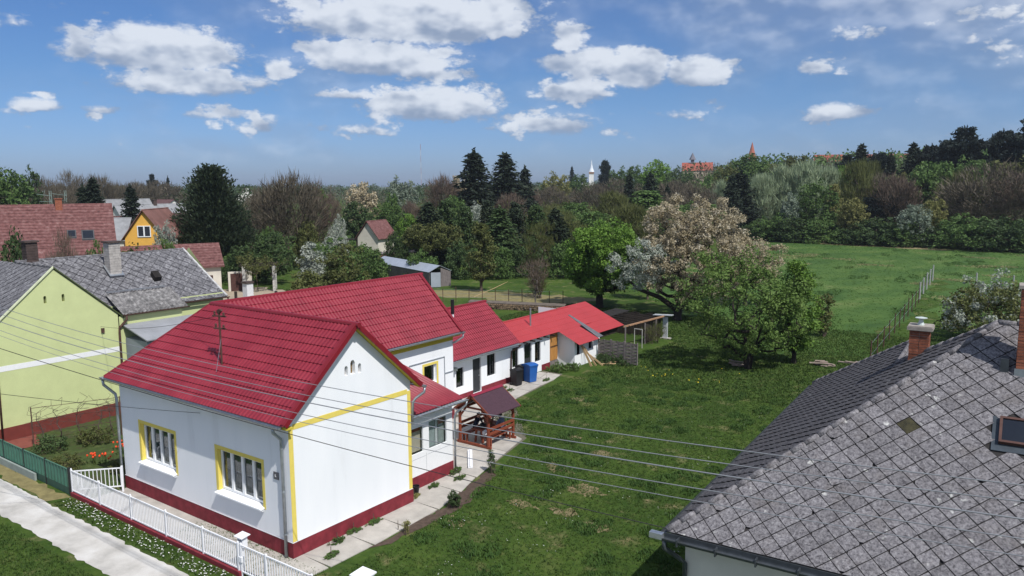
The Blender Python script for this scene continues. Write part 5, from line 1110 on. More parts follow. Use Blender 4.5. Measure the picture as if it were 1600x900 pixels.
simple_house('orange_house', 'bright orange gabled house with white-framed window and steep roof', (-77.3, 39.7, 0), R(42), 4.7, 9, 5.2, 8.9, ORANGE, mat('half_red_roof', (.20, .10, .085), .85, .3, .6), 'y', .35, [('f', 0, 5.6, 1.6, 1.4, FRAMEW), ('f', .3, 2.9, 1.9, .9, FRAMEW)])
simple_house('grey_roof_house', 'house with grey slate slope just left of the orange gable', (-86, 37.2, 0), R(48), 6.5, 7, 4.8, 7.6, OLDW, GROOF, 'x', .3)
far = [(205, 212, 12, 8, 4, 8.8, GROOF, 'grey-roofed house far behind the two dark spruces'), (222, 190, 9, 7, 4, 7.9, GROOF, 'smaller grey-roofed house far behind the orange gable'), (194, 205, 5, 5, 3.5, 6.8, RROOF, 'small bright red roof between far grey roofs'),
       (243, 175, 14, 9, 3.5, 8.2, GROOF, 'wide grey hip-roofed house far behind the orange house'), (262, 165, 9, 8, 3, 6.6, BROOF, 'brown-roofed house left of the dark yew'), (268, 230, 12, 8, 4, 8.3, BROOF, 'far brown roof with white gable beside the yew'), (190, 160, 8, 5, 3, 6.4, BROOF, 'low brown roof behind the big tiled house'),
       (393, 420, 16, 9, 4, 11.3, BROOF, 'distant house with white gable just right of the yew'), (700, 330, 10, 8, 4, 7, BROOF, 'distant house half hidden in the trees')]
def ray_xy(px, dist):
    v = rv*((px-800)/1215)+dv; a = math.atan2(v.y, v.x); return CAM.x+dist*math.cos(a), CAM.y+dist*math.sin(a), a
for i, (px, dist, w, d, e, rg, rm, lab) in enumerate(far[:8]):
    x, y, a = ray_xy(px, dist); simple_house('village_house', lab, (x, y, 0), a-math.pi/2+(.5 if i != 7 else .1), w, d, e, rg, mat('far_white_wall', (.72, .70, .66), .9, .05), rm, 'y' if i in (5, 7) else 'x', .3, (), (), [(1, 0, rg-.4, rg+.9, .35, SOOT)] if i in (0, 3) else (), group='roofs of the village')
h = simple_house('tile_roofed_shed', 'whitewashed shed with red clay roof and brown doors behind the slate roof', (-62.2, 31.5, 0), R(66), 11.5, 5.0, 2.9, 5.3, OLDW, CLAY, 'x', .35, (), [('f', 4.4, .95, 2.0, BROWND)])
tilestrips(h, 6.1, -2.85, 0, 2.9, 5.3, 9, CLAY)
h2 = thing('barn_door_wall', 'low whitewashed wall with wide brown double door beside the shed', 'wall', (-57.6, 36.6, 0), R(66)); MB().box(0, 2.6, 0, .3, 0, 2.2).build('wall', OLDW, h2); MB().box(.25, 1.75, -.05, -.01, 0, 2.0).build('door', BROWND, h2)
pg = thing('pergola', 'old pergola of peeling white pillars overgrown with bare vines', 'pergola', (-55.5, 37.2, 0), R(50))
for k, (x, y) in enumerate(((0, 0), (3.2, 0), (0, 2.5), (3.2, 2.5))): MB().box(x-.16, x+.16, y-.16, y+.16, 0, 2.9).build('pillar', mat('peeling_white', (.42, .41, .39), .9, .4, 5), pg)
for y in (0, 2.5): MB().bar((-.5, y, 2.98), (3.7, y, 2.98), .14).build('beam', WOODD, pg)
for k in range(6): MB().bar((-.3+k*.75, -.4, 3.1), (-.3+k*.75, 2.9, 3.1), .08).build('cross_beam', WOODD, pg)
wp = thing('white_pillar', 'squat whitewashed masonry pillar with dark cap behind the roof ridge', 'pillar', (-44.3, 29.8, 0)); MB().box(-.35, .35, -.35, .35, 0, 2.6).build('shaft', mat('whitewashed_brick', (.66, .66, .68), .9, .1, 5), wp); MB().box(-.43, .43, -.43, .43, 2.6, 2.78).build('cap', SOOT, wp)
for i, (x, y) in enumerate(((-47.5, 27.5), (-46.0, 29.6), (-43.0, 32.0))):
    tag(MB().box(x-.1, x+.1, y-.1, y+.1, 0, 1.7).build('yard_post', WOODD), ['dark wooden post in the yard nearest the slate roof', 'dark wooden post in the yard left of the white pillar', 'dark wooden post right of the white pillar'][i], 'post', 'posts along the yard')
h = simple_house('little_cottage', 'small whitewashed cottage with old clay tile roof among the trees', (-75.5, 77.0, 0), R(12), 4.0, 5.2, 3.0, 5.9, OLDW, CLAY, 'y', .35)
tag(MB().box(-81, -77, 74.2, 77, 0, .2).prism([(-81.5, 73.8, 2.6), (-77, 73.8, 2.9), (-77, 77, 2.9), (-81.5, 77, 2.6)], (0, 0, .1)).box(-81.3, -81.2, 74, 74.1, .2, 2.6).box(-77.3, -77.2, 74, 74.1, .2, 2.9).build('lean_to', WOODD), 'dark lean-to roof beside the small cottage', 'lean-to')
# metal tunnel shed, woodpiles
ts = thing('metal_shed', 'long low shed with pale blue-grey metal roof and open boarded end', 'shed', (-40.3, 52.9, 0), R(160))
BLUM = mat('blue_grey_sheet', (.36, .40, .46), .5, .1, 1, metal=.2)
for s in (-1, 1):
    for k in range(7): MB().prism([(k*2.2, s*1.5, 1.75), (k*2.2+2.18, s*1.5, 1.75), (k*2.2+2.18, 0, 2.45), (k*2.2, 0, 2.45)], (0, 0, .04)).build('roof_sheet', BLUM, ts)
    for k in range(42): MB().box(.02+k*.36, .36+k*.36, s*1.38, s*1.42, 0, 1.74).build('board', WOODG, ts)
MB().prism([(.05, -1.4, 0), (.05, -.1, 0), (.05, -.1, 2.2), (.05, -1.4, 1.7)], (.04, 0, 0)).build('end_boards', WOODG, ts)
MB().prism([(-.55, .25, .05), (-.15, 1.3, .05), (-.15, 1.3, 1.75), (-.55, .25, 1.75)], (.03, 0, 0)).build('leaning_sheet', BLUM, ts)
def woodpile(name, label, loc, rz, ln, h, dp, mt, mt2, r=.09):
    t = thing(name, label, 'woodpile', loc, rz); mb = MB(); rr = random.Random(len(label))
    for k in range(int(h/(r*1.75))):
        x = (k % 2)*r
        while x < ln-.1*k: q = r*rr.uniform(.75, 1.1); mb.tube([(x+r, rr.gauss(0, .05), r+k*r*1.72), (x+r, dp+rr.gauss(0, .05), r+k*r*1.72)], q, 7); x += 2*r
    tag(mb.build('logs', mt, t), kind='stuff'); MB().prism([(-.1, .1, h), (ln, .1, h), (ln, dp+.1, h+.12), (-.1, dp+.1, h+.12)], (0, 0, .05)).build('cover', mt2, t); return t
LOGM = mat('log_ends', (.22, .16, .11), .95, .4, 6, stops=[(.3, (.06, .045, .035)), (.5, (.20, .14, .09)), (.68, (.38, .27, .18))])
woodpile('woodpile', 'big stack of cut logs under a weathered cover beside the metal shed', (-62.5, 58.5, 0), R(72), 12, 2.0, 1.6, LOGM, WOODG)
woodpile('log_row', 'low row of split logs with pale tops behind the red shed roofs', (-27.5, 42.4, 0), R(17), 9.5, .55, .7, LOGM, mat('pale_bark', (.13, .108, .09), .95, .3, 3), .10)
ci = 0
for i, (x, y, a, l) in enumerate(((1.5, 33.6, .15, 1.5), (6.2, 36.7, .3, 1.4), (7.6, 37.4, -.1, 2.2))):
    mb = MB(); rr = random.Random(i)
    for k in range(9): mb.bar((x+rr.uniform(0, l)-.3, y+rr.gauss(0, .2), .05+.035*k), (x+rr.uniform(.4, 1)*l, y+rr.gauss(0, .2), .06+.035*k), .16, .05)
    tag(mb.build('rubble_heap', mat('rubble', (.30, .24, .20), .95, .3, 3)), ['low heap of grey slabs in the grass under the pear tree', 'heap of pale slabs beside the wire fence post', 'long heap of boards and bricks against the slate roof edge'][i], 'rubble', 'rubble heaps along the garden end')
# fence posts
def wire_fence(name, label, pts, h, r, mt, wires=2):
    x0, y0 = pts[0]; t = thing(name, label, 'fence', (x0, y0, 0)); q = [(x-x0, y-y0) for x, y in pts]
    for x, y in q: MB().tube([(x, y, 0), (x+random.gauss(0, .02), y, h*random.uniform(.9, 1.08))], r, 6).build('post', mt, t)
    for k in range(wires): z = h*(.35+.5*k/max(1, wires-1)); MB().tube([(*p, z) for p in q], .008, 4).build('wire', ZINC, t)
wire_fence('wire_fence', 'dark-posted wire fence running down the right side of the meadow', [(9.0-1.75*t, 39.2+30*t) for t in np.linspace(0, 1, 11)], 1.55, .045, RUST)
PALEP = mat('pale_post', (.34, .34, .34), .9)
wire_fence('concrete_post_fence', 'short fence of pale concrete posts at the upper end of the meadow fence', [(6.9-1.2*t, 72+17*t) for t in np.linspace(0, 1, 5)], 1.9, .08, PALEP)
for i, (x, y) in enumerate(((10.6, 84.7), (14.1, 83.9))): tag(MB().tube([(x, y, 0), (x, y, 1.7)], .09, 6).build('fence_post', PALEP), ['left of two lone pale posts beyond the blossom tree', 'right of two lone pale posts beyond the blossom tree'][i], 'post', 'lone meadow posts')
wire_fence('orchard_fence', 'rusty-posted wire fence across the orchard behind the outbuildings', [(-33.5+1.25*k, 43.6+.55*k) for k in range(11)], 1.5, .035, RUST, 3)
tag(MB().tube([(-30.5, 47.0, .3), (-29.2, 48.7, 1.1), (-28.4, 50.0, 1.7)], [.035, .03, .02], 6).build('leaning_pole', PLANK), 'long pale pole leaning across the orchard fence', 'pole')
# catenary masts of the railway on the far left
for i, (px, dist) in enumerate(((24, 175), (42, 180), (81, 190), (91, 170), (108, 185), (114, 178))):
    x, y, a = ray_xy(px, dist); t = thing('railway_mast', 'pale green lattice railway mast above the tiled roof, '+['leftmost', 'second from the left', 'third from the left', 'fourth from the left', 'fifth from the left', 'rightmost'][i], 'mast', (x, y, 0), a, 'railway masts')
    mb = MB()
    for s in (-.22, .22): mb.bar((0, s, 0), (0, s*.7, 11.2), .09)
    for k in range(10): mb.bar((0, -.2, k*1.1), (0, .2, k*1.1+1.1), .05)
    mb.build('column', mat('mast_green', (.20, .27, .25), .7), t); MB().bar((0, -.2, 10.2), (0, 2.2, 10.6), .07).bar((0, -.2, 9.2), (0, 1.8, 9.2), .06).build('bracket', MATS['mast_green'], t)
# landmarks on the skyline
x, y, a = ray_xy(923, 900); ch = thing('church', 'white church with slender pale spire on the skyline', 'church', (x, y, 0), a)
MB().box(-2.6, 2.6, -2.6, 2.6, 0, 23).build('tower', mat('church_white', (.75, .74, .72), .9), ch); MB().box(-3.0, 3.0, -3.0, 3.0, 23, 25.2).build('cornice', mat('church_brown', (.25, .15, .1), .9), ch); MB().lathe([(3.3, 25.2), (1.8, 29), (.9, 33), (.1, 39)], n=8).build('spire', mat('pale_spire', (.70, .74, .80), .5), ch); MB().box(-14, 14, 3, 30, 0, 12).build('nave', MATS['church_white'], ch)
x, y, a = ray_xy(662, 1500); ms_ = thing('radio_mast', 'tall thin red and white radio mast on the skyline', 'mast', (x, y, 0), a)
for k in range(8): MB().bar((0, 0, k*11), (0, 0, k*11+11), .8).build('section', mat('mast_red', (.30, .17, .18), .8) if k % 2 else mat('mast_white', (.48, .48, .5), .8), ms_)
x, y, a = ray_xy(1085, 420); z = float(hill(x, y))
hl = simple_house('town_hall', 'orange-red roofed hall with dark bell turret on the skyline', (x, y, z), a-math.pi/2, 15, 12, 18.0-z, 22.2-z, mat('hall_wall', (.6, .5, .38), .9), RROOF, 'x')
MB().box(-3.4, -1.6, -1, 1, 21-z, 24.0-z).build('turret', mat('turret_grey', (.16, .16, .19), .8), hl); MB().lathe([(1.8, 23.8-z), (1.0, 25.4-z), (.1, 27.4-z)], (-2.5, 0, 0), 6).build('turret_roof', MATS['turret_grey'], hl)
x, y, a = ray_xy(1168, 560); z = float(hill(x, y)); tw = thing('brick_tower', 'church tower with pointed red spire on the skyline behind the willows', 'tower', (x, y, z), a)
MB().box(-2.2, 2.2, -2.2, 2.2, 0, 28-z).build('shaft', mat('tower_wall', (.5, .3, .2), .9), tw); MB().lathe([(3.2, 28-z), (2.0, 31.5-z), (.1, 39-z)], n=8).build('spire', mat('brick_red_spire', (.36, .12, .08), .8), tw)
for i, (px, dist, w, rg) in enumerate(((1285, 330, 10, 22.2), (1375, 330, 16, 22.0))):
    x, y, a = ray_xy(px, dist); z = float(hill(x, y)); simple_house('hill_house', ['red-roofed white building on the hilltop left of the dark conifers', 'long red-roofed building on the hilltop behind the dark conifers'][i], (x, y, z), a-math.pi/2, w, 8, rg-2.6-z, rg-z, mat('far_white_wall', (.72, .70, .66)), RROOF if i == 0 else mat('red_brown_roof', (.30, .10, .08), .9), 'x', .3, [('f', 1.5, rg-5-z, 1.6, 1.6, PVC)])
# ------------------------------------------------------------------ trees
BARK = mat('bark', (.085, .065, .05), .95, .35, 5, bump=.5, bscale=20); BARKD = mat('dark_bark', (.03, .024, .02), .95, .3, 6); BARKG = mat('grey_bark', (.16, .14, .125), .95, .3, 5)
def leafmat(name, stops, scale=1.3, orand=.12, trans=.3): return mat(name, stops[1], .7, .3, scale, orand=orand, trans=trans, spec=.25, detail=3, stops=[(.28, stops[0]), (.5, stops[1]), (.74, stops[2])])
LM = dict(
 bright=leafmat('leaf_fresh_green', [(.075, .15, .022), (.125, .225, .035), (.19, .30, .06)]),
 green=leafmat('leaf_mid_green', [(.055, .105, .028), (.088, .150, .040), (.135, .205, .06)]),
 olive=leafmat('leaf_olive', [(.062, .075, .024), (.110, .125, .038), (.165, .172, .06)]),
 deep=leafmat('leaf_deep_green', [(.034, .062, .022), (.060, .100, .034), (.095, .140, .052)]),
 dark=leafmat('needle_dark', [(.010, .018, .012), (.020, .032, .019), (.036, .050, .028)], trans=.15),
 yew=leafmat('yew_green', [(.012, .022, .012), (.026, .042, .020), (.055, .072, .032)], 1.0, trans=.15),
 pear=leafmat('leaf_pear', [(.072, .13, .028), (.118, .19, .044), (.18, .26, .07)]),
 blue=leafmat('needle_blue_black', [(.009, .016, .015), (.016, .027, .023), (.028, .042, .034)], trans=.15),
 willow=leafmat('leaf_willow', [(.19, .24, .145), (.28, .345, .21), (.38, .44, .29)], .5),
 silver=leafmat('leaf_silver', [(.15, .19, .14), (.22, .27, .20), (.30, .35, .28)], .6),
 brown=leafmat('twig_brown', [(.072, .060, .044), (.110, .092, .066), (.155, .132, .094)], .5, trans=.1),
 russet=leafmat('twig_russet', [(.090, .066, .052), (.135, .098, .074), (.185, .14, .105)], .5, trans=.1),
 white=leafmat('blossom_white', [(.16, .20, .14), (.34, .37, .31), (.56, .58, .53)], 2.4),
 pink=leafmat('blossom_bronze', [(.23, .185, .095), (.43, .365, .24), (.66, .61, .51)], 2.2),
 yellow=leafmat('leaf_yellow_green', [(.14, .14, .045), (.21, .21, .07), (.29, .28, .11)], .8))

def envelope(rng, n, shape):
    """n clump centres in a unit crown: x,y in -1..1 (radius), z in 0..1"""
    out = []; lob = rng.normal(0, 1, (9, 3)); lob /= np.linalg.norm(lob, axis=1)[:, None]; amp = rng.uniform(-.28, .22, 9)
    while len(out) < n:
        p = rng.normal(0, 1, 3); p /= np.linalg.norm(p); r = rng.uniform(.25, 1)**.55
        k = 1+sum(a*max(0, float(p@l))**3 for a, l in zip(amp, lob)); q = p*r*k
        if shape == 'round': out.append((q[0], q[1], .5+q[2]*.5))
        elif shape == 'flat': out.append((q[0], q[1], .5+.5*q[2]+(-.25 if q[2] < -.2 else 0)*0))
        elif shape == 'column': z = rng.uniform(0, 1); w = (.35+.9*math.sin(math.pi*min(1, z*.85+.12)))*.75; out.append((q[0]*w, q[1]*w, z))
        elif shape == 'vase': z = rng.uniform(0, 1)**.8; w = .25+.75*z if z < .75 else 1-(z-.75)*1.8; out.append((q[0]*w, q[1]*w, z))
        elif shape == 'bush': z = abs(q[2]); out.append((q[0], q[1], z*.95+.02))
    return np.array(out)

def tubes_np(segs, n=5):
    V, F = [], []; k = 0
    for p, q, r0, r1 in segs:
        d = q-p; L_ = np.linalg.norm(d)
        if L_ < 1e-5: continue
        d = d/L_; a = np.cross(d, [0, 0, 1] if abs(d[2]) < .9 else [1, 0, 0]); a /= np.linalg.norm(a); b = np.cross(d, a)
        for e, r in ((p, r0), (q, r1)):
            for i in range(n): t = 2*math.pi*i/n; V.append(e+(a*math.cos(t)+b*math.sin(t))*r)
        F += [(k+i, k+(i+1) % n, k+n+(i+1) % n, k+n+i) for i in range(n)]; k += 2*n
    return np.array(V), np.array(F)

def tree_meshes(name, seed, H, W, trunk_h, shape='round', clumps=110, leaves=40, leaf=.16, clump_r=.55, thick=.22, twigs=False, upright=0.0, stems=1, lean=(0, 0), bare=.0):
    """skeleton grown from the trunk to clump centres, leaf faces spread through each clump"""
    rng = np.random.default_rng(seed); C = envelope(rng, clumps, shape); C = C*[W/2, W/2, H-trunk_h]+[lean[0], lean[1], trunk_h]
    nodes = []; par = []
    for s in range(stems):
        o = np.array([rng.normal(0, .15*(stems > 1)), rng.normal(0, .15*(stems > 1)), 0.]); prev = -1; dx = rng.normal(0, .06, 2)*trunk_h+np.array(lean)*.3+(rng.normal(0, .35, 2)*W*.25 if stems > 1 else 0)
        for t in np.linspace(0, 1, 5): nodes.append(o+np.array([dx[0]*t, dx[1]*t, (trunk_h+(H-trunk_h)*.35)*t])); par.append(prev); prev = len(nodes)-1
    order = np.argsort(np.linalg.norm(C-[lean[0]*.5, lean[1]*.5, trunk_h*.9], axis=1))
    for i in order:
        c = C[i]; A = np.array(nodes); d = np.linalg.norm(A-c, axis=1)+1.3*np.maximum(0, A[:, 2]-c[2]+.1)+np.where(A[:, 2] < trunk_h*.55, 50, 0)
        j = int(np.argmin(d)); mid = (nodes[j]+c)/2+rng.normal(0, .06, 3)*np.linalg.norm(c-nodes[j])-[0, 0, .04*np.linalg.norm(c-nodes[j])]
        nodes.append(mid); par.append(j); nodes.append(c); par.append(len(nodes)-2)
    cnt = np.ones(len(nodes))
    for i in range(len(nodes)-1, -1, -1):
        if par[i] >= 0: cnt[par[i]] += cnt[i]
    rad = thick*np.sqrt(cnt/cnt.max()); rad = np.maximum(rad, .012)
    segs = [(nodes[par[i]], nodes[i], min(rad[par[i]], rad[i]*1.35), rad[i]) for i in range(len(nodes)) if par[i] >= 0]
    segs += [(nodes[i]-np.array([0, 0, .15]), nodes[i]+np.array([0, 0, .35]), rad[i]*1.45, rad[i]) for i in range(len(nodes)) if par[i] < 0]
    V, F_ = tubes_np(segs, 6 if thick > .12 else 4); tm = np_mesh(name+'_trunk', V, F_, True)
    keep = C[rng.random(len(C)) > bare]; n = len(keep)*leaves; cc = np.repeat(keep, leaves, 0); cr = np.repeat(rng.uniform(.6, 1.25, len(keep))*clump_r, leaves)
    u = rng.normal(0, 1, (n, 3)); u /= np.linalg.norm(u, axis=1)[:, None]; P = cc+u*(cr*rng.uniform(.1, 1, n)**.5)[:, None]*[1, 1, .75]
    s = leaf*rng.uniform(.6, 1.4, n)
    if twigs:   # thin upright shoots instead of leaves
        out = P-[0, 0, trunk_h*.6+(H-trunk_h)*.2]; out /= np.linalg.norm(out, axis=1)[:, None]
        a = out*(1-upright)+np.array([0, 0, 1])*upright+rng.normal(0, .35*(1-upright*.5), (n, 3)); a /= np.linalg.norm(a, axis=1)[:, None]
        b = np.cross(a, rng.normal(0, 1, (n, 3))); b /= np.linalg.norm(b, axis=1)[:, None]; ln = s*rng.uniform(2.0, 5.5, n); w = s*.16
        Vl = np.stack([P-b*w[:, None], P+b*w[:, None], P+a*ln[:, None]], 1).reshape(-1, 3); Fl = np.arange(3*n).reshape(-1, 3)
    else:
        nr = u*.6+rng.normal(0, .55, (n, 3))+[0, 0, .35]; nr /= np.linalg.norm(nr, axis=1)[:, None]
        a = np.cross(nr, rng.normal(0, 1, (n, 3))); a /= np.linalg.norm(a, axis=1)[:, None]; b = np.cross(nr, a)
        Vl = np.stack([P-a*s[:, None], P+b*(s*.62)[:, None], P+a*s[:, None], P-b*(s*.62)[:, None]+nr*(s*.15)[:, None]], 1).reshape(-1, 3); Fl = np.arange(4*n).reshape(-1, 4)
    return tm, np_mesh(name+'_crown', Vl, Fl)

def conifer_meshes(name, seed, H, W, base=.08, shape='spruce', dens=1.0, leaf=.22):
    rng = np.random.default_rng(seed); segs = [(np.array([0, 0, -.1]), np.array([0, 0, H*.5]), W*.045, W*.03), (np.array([0, 0, H*.5]), np.array([0, 0, H*.97]), W*.03, .03)]; P, A_ = [], []
    lev = int(30*dens) if shape == 'spruce' else int(16*dens)
    for i in range(lev):
        t = (i+rng.uniform(0, .8))/lev; z = H*(base+(1-base)*t)
        if shape == 'spruce': r = W/2*(1-t)**.72*rng.uniform(.78, 1.14)+.10
        elif shape == 'yew': r = W/2*min(1, .20+1.05*(1-t)**.8)*(.75+.25*min(1, t*5))*rng.uniform(.72, 1.1)
        else: r = W/2*(.35+.75*math.sin(math.pi*min(1, t*.9+.12)))*rng.uniform(.55, 1.15)
        nb = int((6+8*(r/(W/2)))*max(.8, dens)); 
        for k in range(nb):
            a = 2*math.pi*(k+rng.random())/nb; rr_ = r*rng.uniform(.72, 1.1); droop = {'spruce': -.22, 'yew': .35, 'pine': .12}[shape]
            q = np.array([math.cos(a)*rr_, math.sin(a)*rr_, z+droop*rr_]); p = np.array([0, 0, z]); segs.append((p, q, .035, .012))
            m_ = max(4, int(rr_/.22)); 
            for j in range(m_):
                f = (j+rng.random())/m_
                if shape == 'pine' and f < .45: continue
                c = p+(q-p)*f
                for _ in range(5 if shape != 'pine' else 9): P.append(c+rng.normal(0, .16+.05*rr_, 3)*[1, 1, .55 if shape != 'yew' else 1.1]); A_.append([math.cos(a), math.sin(a), droop*1.4 if shape != 'yew' else 1.2])
    for _ in range(30): P.append(np.array([0, 0, H])+rng.normal(0, .08, 3)*[1, 1, 4]-[0, 0, .3]); A_.append([0, 0, 1])
    V, F_ = tubes_np(segs, 4); tm = np_mesh(name+'_trunk', V, F_)
    P = np.array(P); A_ = np.array(A_, float); n = len(P); a = A_+rng.normal(0, .45, (n, 3)); a /= np.linalg.norm(a, axis=1)[:, None]; b = np.cross(a, rng.normal(0, 1, (n, 3))); b /= np.linalg.norm(b, axis=1)[:, None]; s = (leaf*rng.uniform(.7, 1.5, n))[:, None]
    Vl = np.stack([P-a*s, P+b*s*.42, P+a*s, P-b*s*.42], 1).reshape(-1, 3)
    return tm, np_mesh(name+'_crown', Vl, np.arange(4*n).reshape(-1, 4))

def plant(name, label, meshes, leafm, barkm, loc, scale=(1, 1, 1), rz=0.0, cat='tree', group=None, parts=('trunk', 'crown')):
    t = thing(name, label, cat, loc, rz, group); t.scale = scale
    for pn, me, mt in zip(parts, meshes, (barkm, leafm)):
        if not me.materials: me.materials.append(mt)
        o = bpy.data.objects.new(pn, me); col.objects.link(o); o.parent = t; o.material_slots[0].link = 'OBJECT'; o.material_slots[0].material = mt
    return t

# --- trees around the garden, each grown for its place
plant('walnut_tree', 'broad fresh green tree directly behind the red shed roofs', tree_meshes('walnut', 21, 8.3, 8.2, 1.5, 'round', 330, 110, .115, .68, .34), LM['bright'], BARKD, (-17.2, 49.6, 0))
ch_ = tree_meshes('cherry', 33, 10.8, 10.5, 1.6, 'round', 420, 110, .085, .55, .36, lean=(1.0, 1.0), bare=.06)
ct = plant('cherry_tree', 'tall old cherry tree in bronze and white blossom right of the green walnut', ch_, LM['pink'], BARKD, (-8.2, 47.3, 0))
c2m = tree_meshes('cherry_low', 35, 6.2, 6.0, 1.2, 'round', 110, 80, .075, .55, .1, lean=(-1.6, -1.2), bare=.1)
o = bpy.data.objects.new('lower_blossom', c2m[1]); col.objects.link(o); o.parent = ct; c2m[1].materials.append(LM['white']); o.location = (-.6, -.8, 1.0)
MB().tube([(0, 0, .9), (-1.3, -.8, 2.0), (-3.0, -1.6, 2.7), (-4.2, -2.0, 3.9)], [.26, .2, .15, .06], 8).build('limb', BARKD, ct, True)
plant('young_cherry', 'small pinkish blossom tree between the walnut and the tall cherry', tree_meshes('cherry_s', 36, 6.4, 3.2, 1.2, 'column', 70, 50, .12, .5, .12), LM['pink'], BARK, (-15.8, 57.0, 0))
plant('cherry_tree', 'blossoming cherry crown behind and right of the tall bronze cherry', tree_meshes('cherry_r', 37, 7.2, 6.8, 1.4, 'round', 150, 80, .09, .55, .2), LM['pink'], BARK, (-6.2, 58.5, 0))
plant('pear_tree', 'wide light green pear tree with several stems on the lawn edge', tree_meshes('pear', 41, 7.7, 7.6, .35, 'round', 330, 62, .082, .52, .2, stems=3, bare=.2), LM['pear'], BARKD, (3.0, 33.2, 0))
plant('pear_tree', 'fresh green smaller tree pressing against the pear on its right', tree_meshes('pear_b', 43, 6.6, 4.0, .9, 'column', 150, 60, .085, .42, .15, bare=.1), LM['bright'], BARKD, (4.9, 36.4, 0))
plant('young_shrub', 'thin olive shrub alone in the meadow right of the pear trees', tree_meshes('shrub_o', 44, 3.2, 2.2, .3, 'vase', 60, 26, .09, .32, .06, stems=3), LM['olive'], BARK, (4.1, 46.7, 0), cat='shrub')
plant('blossom_tree', 'low spreading white blossom tree behind the brick chimney', tree_meshes('plum', 46, 4.6, 7.6, .7, 'bush', 190, 46, .10, .5, .14, stems=2, bare=.1), LM['olive'], BARK, (14.6, 52.4, 0))
o_ = tree_meshes('plum_w', 47, 4.7, 7.4, .9, 'bush', 120, 40, .10, .5, .05, bare=.1)[1]; o_.materials.append(LM['white']); ob_ = bpy.data.objects.new('blossom', o_); col.objects.link(ob_); ob_.parent = bpy.data.objects['blossom_tree']
plant('orchard_tree', 'slim green orchard tree with pale trunk behind the rusty fence', tree_meshes('orch', 51, 7.4, 4.2, 1.4, 'column', 130, 46, .12, .5, .16, bare=.1), LM['olive'], BARK, (-34.0, 52.6, 0))
plant('umbrella_tree', 'flat-crowned olive green tree above the metal shed', tree_meshes('umbr', 52, 6.3, 9.6, 2.1, 'flat', 210, 55, .14, .6, .26), LM['olive'], BARKD, (-55.4, 68.2, 0))
plant('willow_shrub', 'sparse upright shrub of thin green shoots left of the walnut', tree_meshes('wsh', 53, 7.6, 4.6, .5, 'vase', 130, 26, .12, .5, .1, twigs=True, upright=.75, stems=4), LM['olive'], BARK, (-25.5, 51.5, 0), cat='shrub')
plant('bare_plum', 'small leafless plum tree with whitewashed stem behind the grey flue', tree_meshes('bare_s', 54, 4.4, 3.6, .9, 'vase', 110, 20, .09, .42, .09, twigs=True, upright=.3), LM['russet'], BARKG, (-22.5, 46.5, 0))
plant('yew_tree', 'huge dark evergreen tree rising above the left slate roof', conifer_meshes('yew', 55, 14.2, 11.4, .03, 'yew', 1.9, .20), LM['yew'], BARKD, (-76.0, 47.0, 0))
for i, (x, y, h, w, sp, lab) in enumerate([(-40.3, 33.6, 4.6, 4.2, 'olive', 'olive bush spilling over the red roof ridge beside the white pillar'), (-41.0, 38.5, 6.8, 6.2, 'olive', 'large olive-green bush right behind the middle of the red ridge'), (-44.5, 42.5, 4.2, 4.0, 'green', 'low green bush behind the ridge left of the metal shed'), (-45.5, 38.5, 5.6, 3.2, 'white', 'white-flowering bush behind the pergola'), (-52.5, 47.0, 6.2, 6.5, 'green', 'rounded green tree behind the white-flowering bush'), (-48, 48.5, 5.0, 6.0, 'green', 'green thicket left of the woodpile'), (-59, 43.5, 6.5, 6, 'deep', 'dark green bush between the pergola and the yew'), (-56.5, 50.5, 6.0, 3, 'white', 'small tree with white blossom tips right of the yew')]):
    plant('garden_bush', lab, tree_meshes('bush%d' % i, 60+i, h, w, .5, 'bush' if i != 6 else 'round', 120, 44, .13, .55, .1, stems=3, bare=.08), LM[sp], BARK, (x, y, 0), cat='bush')
for i, (x, y, h, w, lab) in enumerate([(1.62, 3.45, .42, .30, 'small yellow-green shrub in the front part of the soil bed'), (1.58, 6.0, .62, .46, 'round clipped box shrub in the middle of the soil bed'), (.58, 9.55, .95, .42, 'slim upright conifer shrub at the end of the soil bed')]):
    plant('bed_shrub', lab, tree_meshes('bedshrub%d' % i, 70+i, h, w, .03, ['vase', 'round', 'column'][i], 40, [14, 60, 40][i], .022, .09, .015, stems=2), [LM['yellow'], LM['deep'], LM['deep']][i], BARK, (x, y, .01), cat='shrub')
for i, (x, y) in enumerate([(.28, 1.55), (.15, 2.4), (.18, 3.3), (-.55, 8.6), (-.3, 7.0), (.0, 8.2), (-.2, 5.75), (.9, .75), (-6.9, 20.4), (-6.3, 20.2), (-5.9, 23.4), (-6.6, 25.9), (-6.0, 26.6)]):
    big = i >= 11
    plant('weed_clump', ['low weed clump by the front end of the maroon plinth', 'thin weed strip along the maroon plinth', 'weeds at the middle of the gable plinth', 'leafy weed at the veranda corner downpipe', 'small weed in a joint beside the veranda', 'weed tuft in the paving joint near the metal profile', 'yellowish weed at the house and veranda corner', 'weeds at the path end by the gate', 'grass tuft in front of the black bin', 'grass tuft in the paving left of the bins', 'grass tuft right of the blue bin', 'weeds growing at the orange door', 'tall weeds below the projecting white shed wall'][i],
          tree_meshes('weed%d' % i, 300+i, .55 if big else (.30 if i == 3 else .14), 1.5 if big else .6, .02, 'bush', 40, 16, .05 if big else .028, .16 if big else .07, .006), LM['green' if i != 6 else 'yellow'], BARK, (x, y, .03), (.5, 1.2, 1) if not big else (1, 1, 1), cat='weeds', group='weeds in the paving')
plant('garden_hedge', 'dense low weeds and ivy at the foot of the woven screens', tree_meshes('ivy', 75, .7, 3.0, .05, 'bush', 70, 40, .05, .22, .02), LM['deep'], BARK, (-4.7, 29.5, 0), (1, .5, 1), cat='bush')
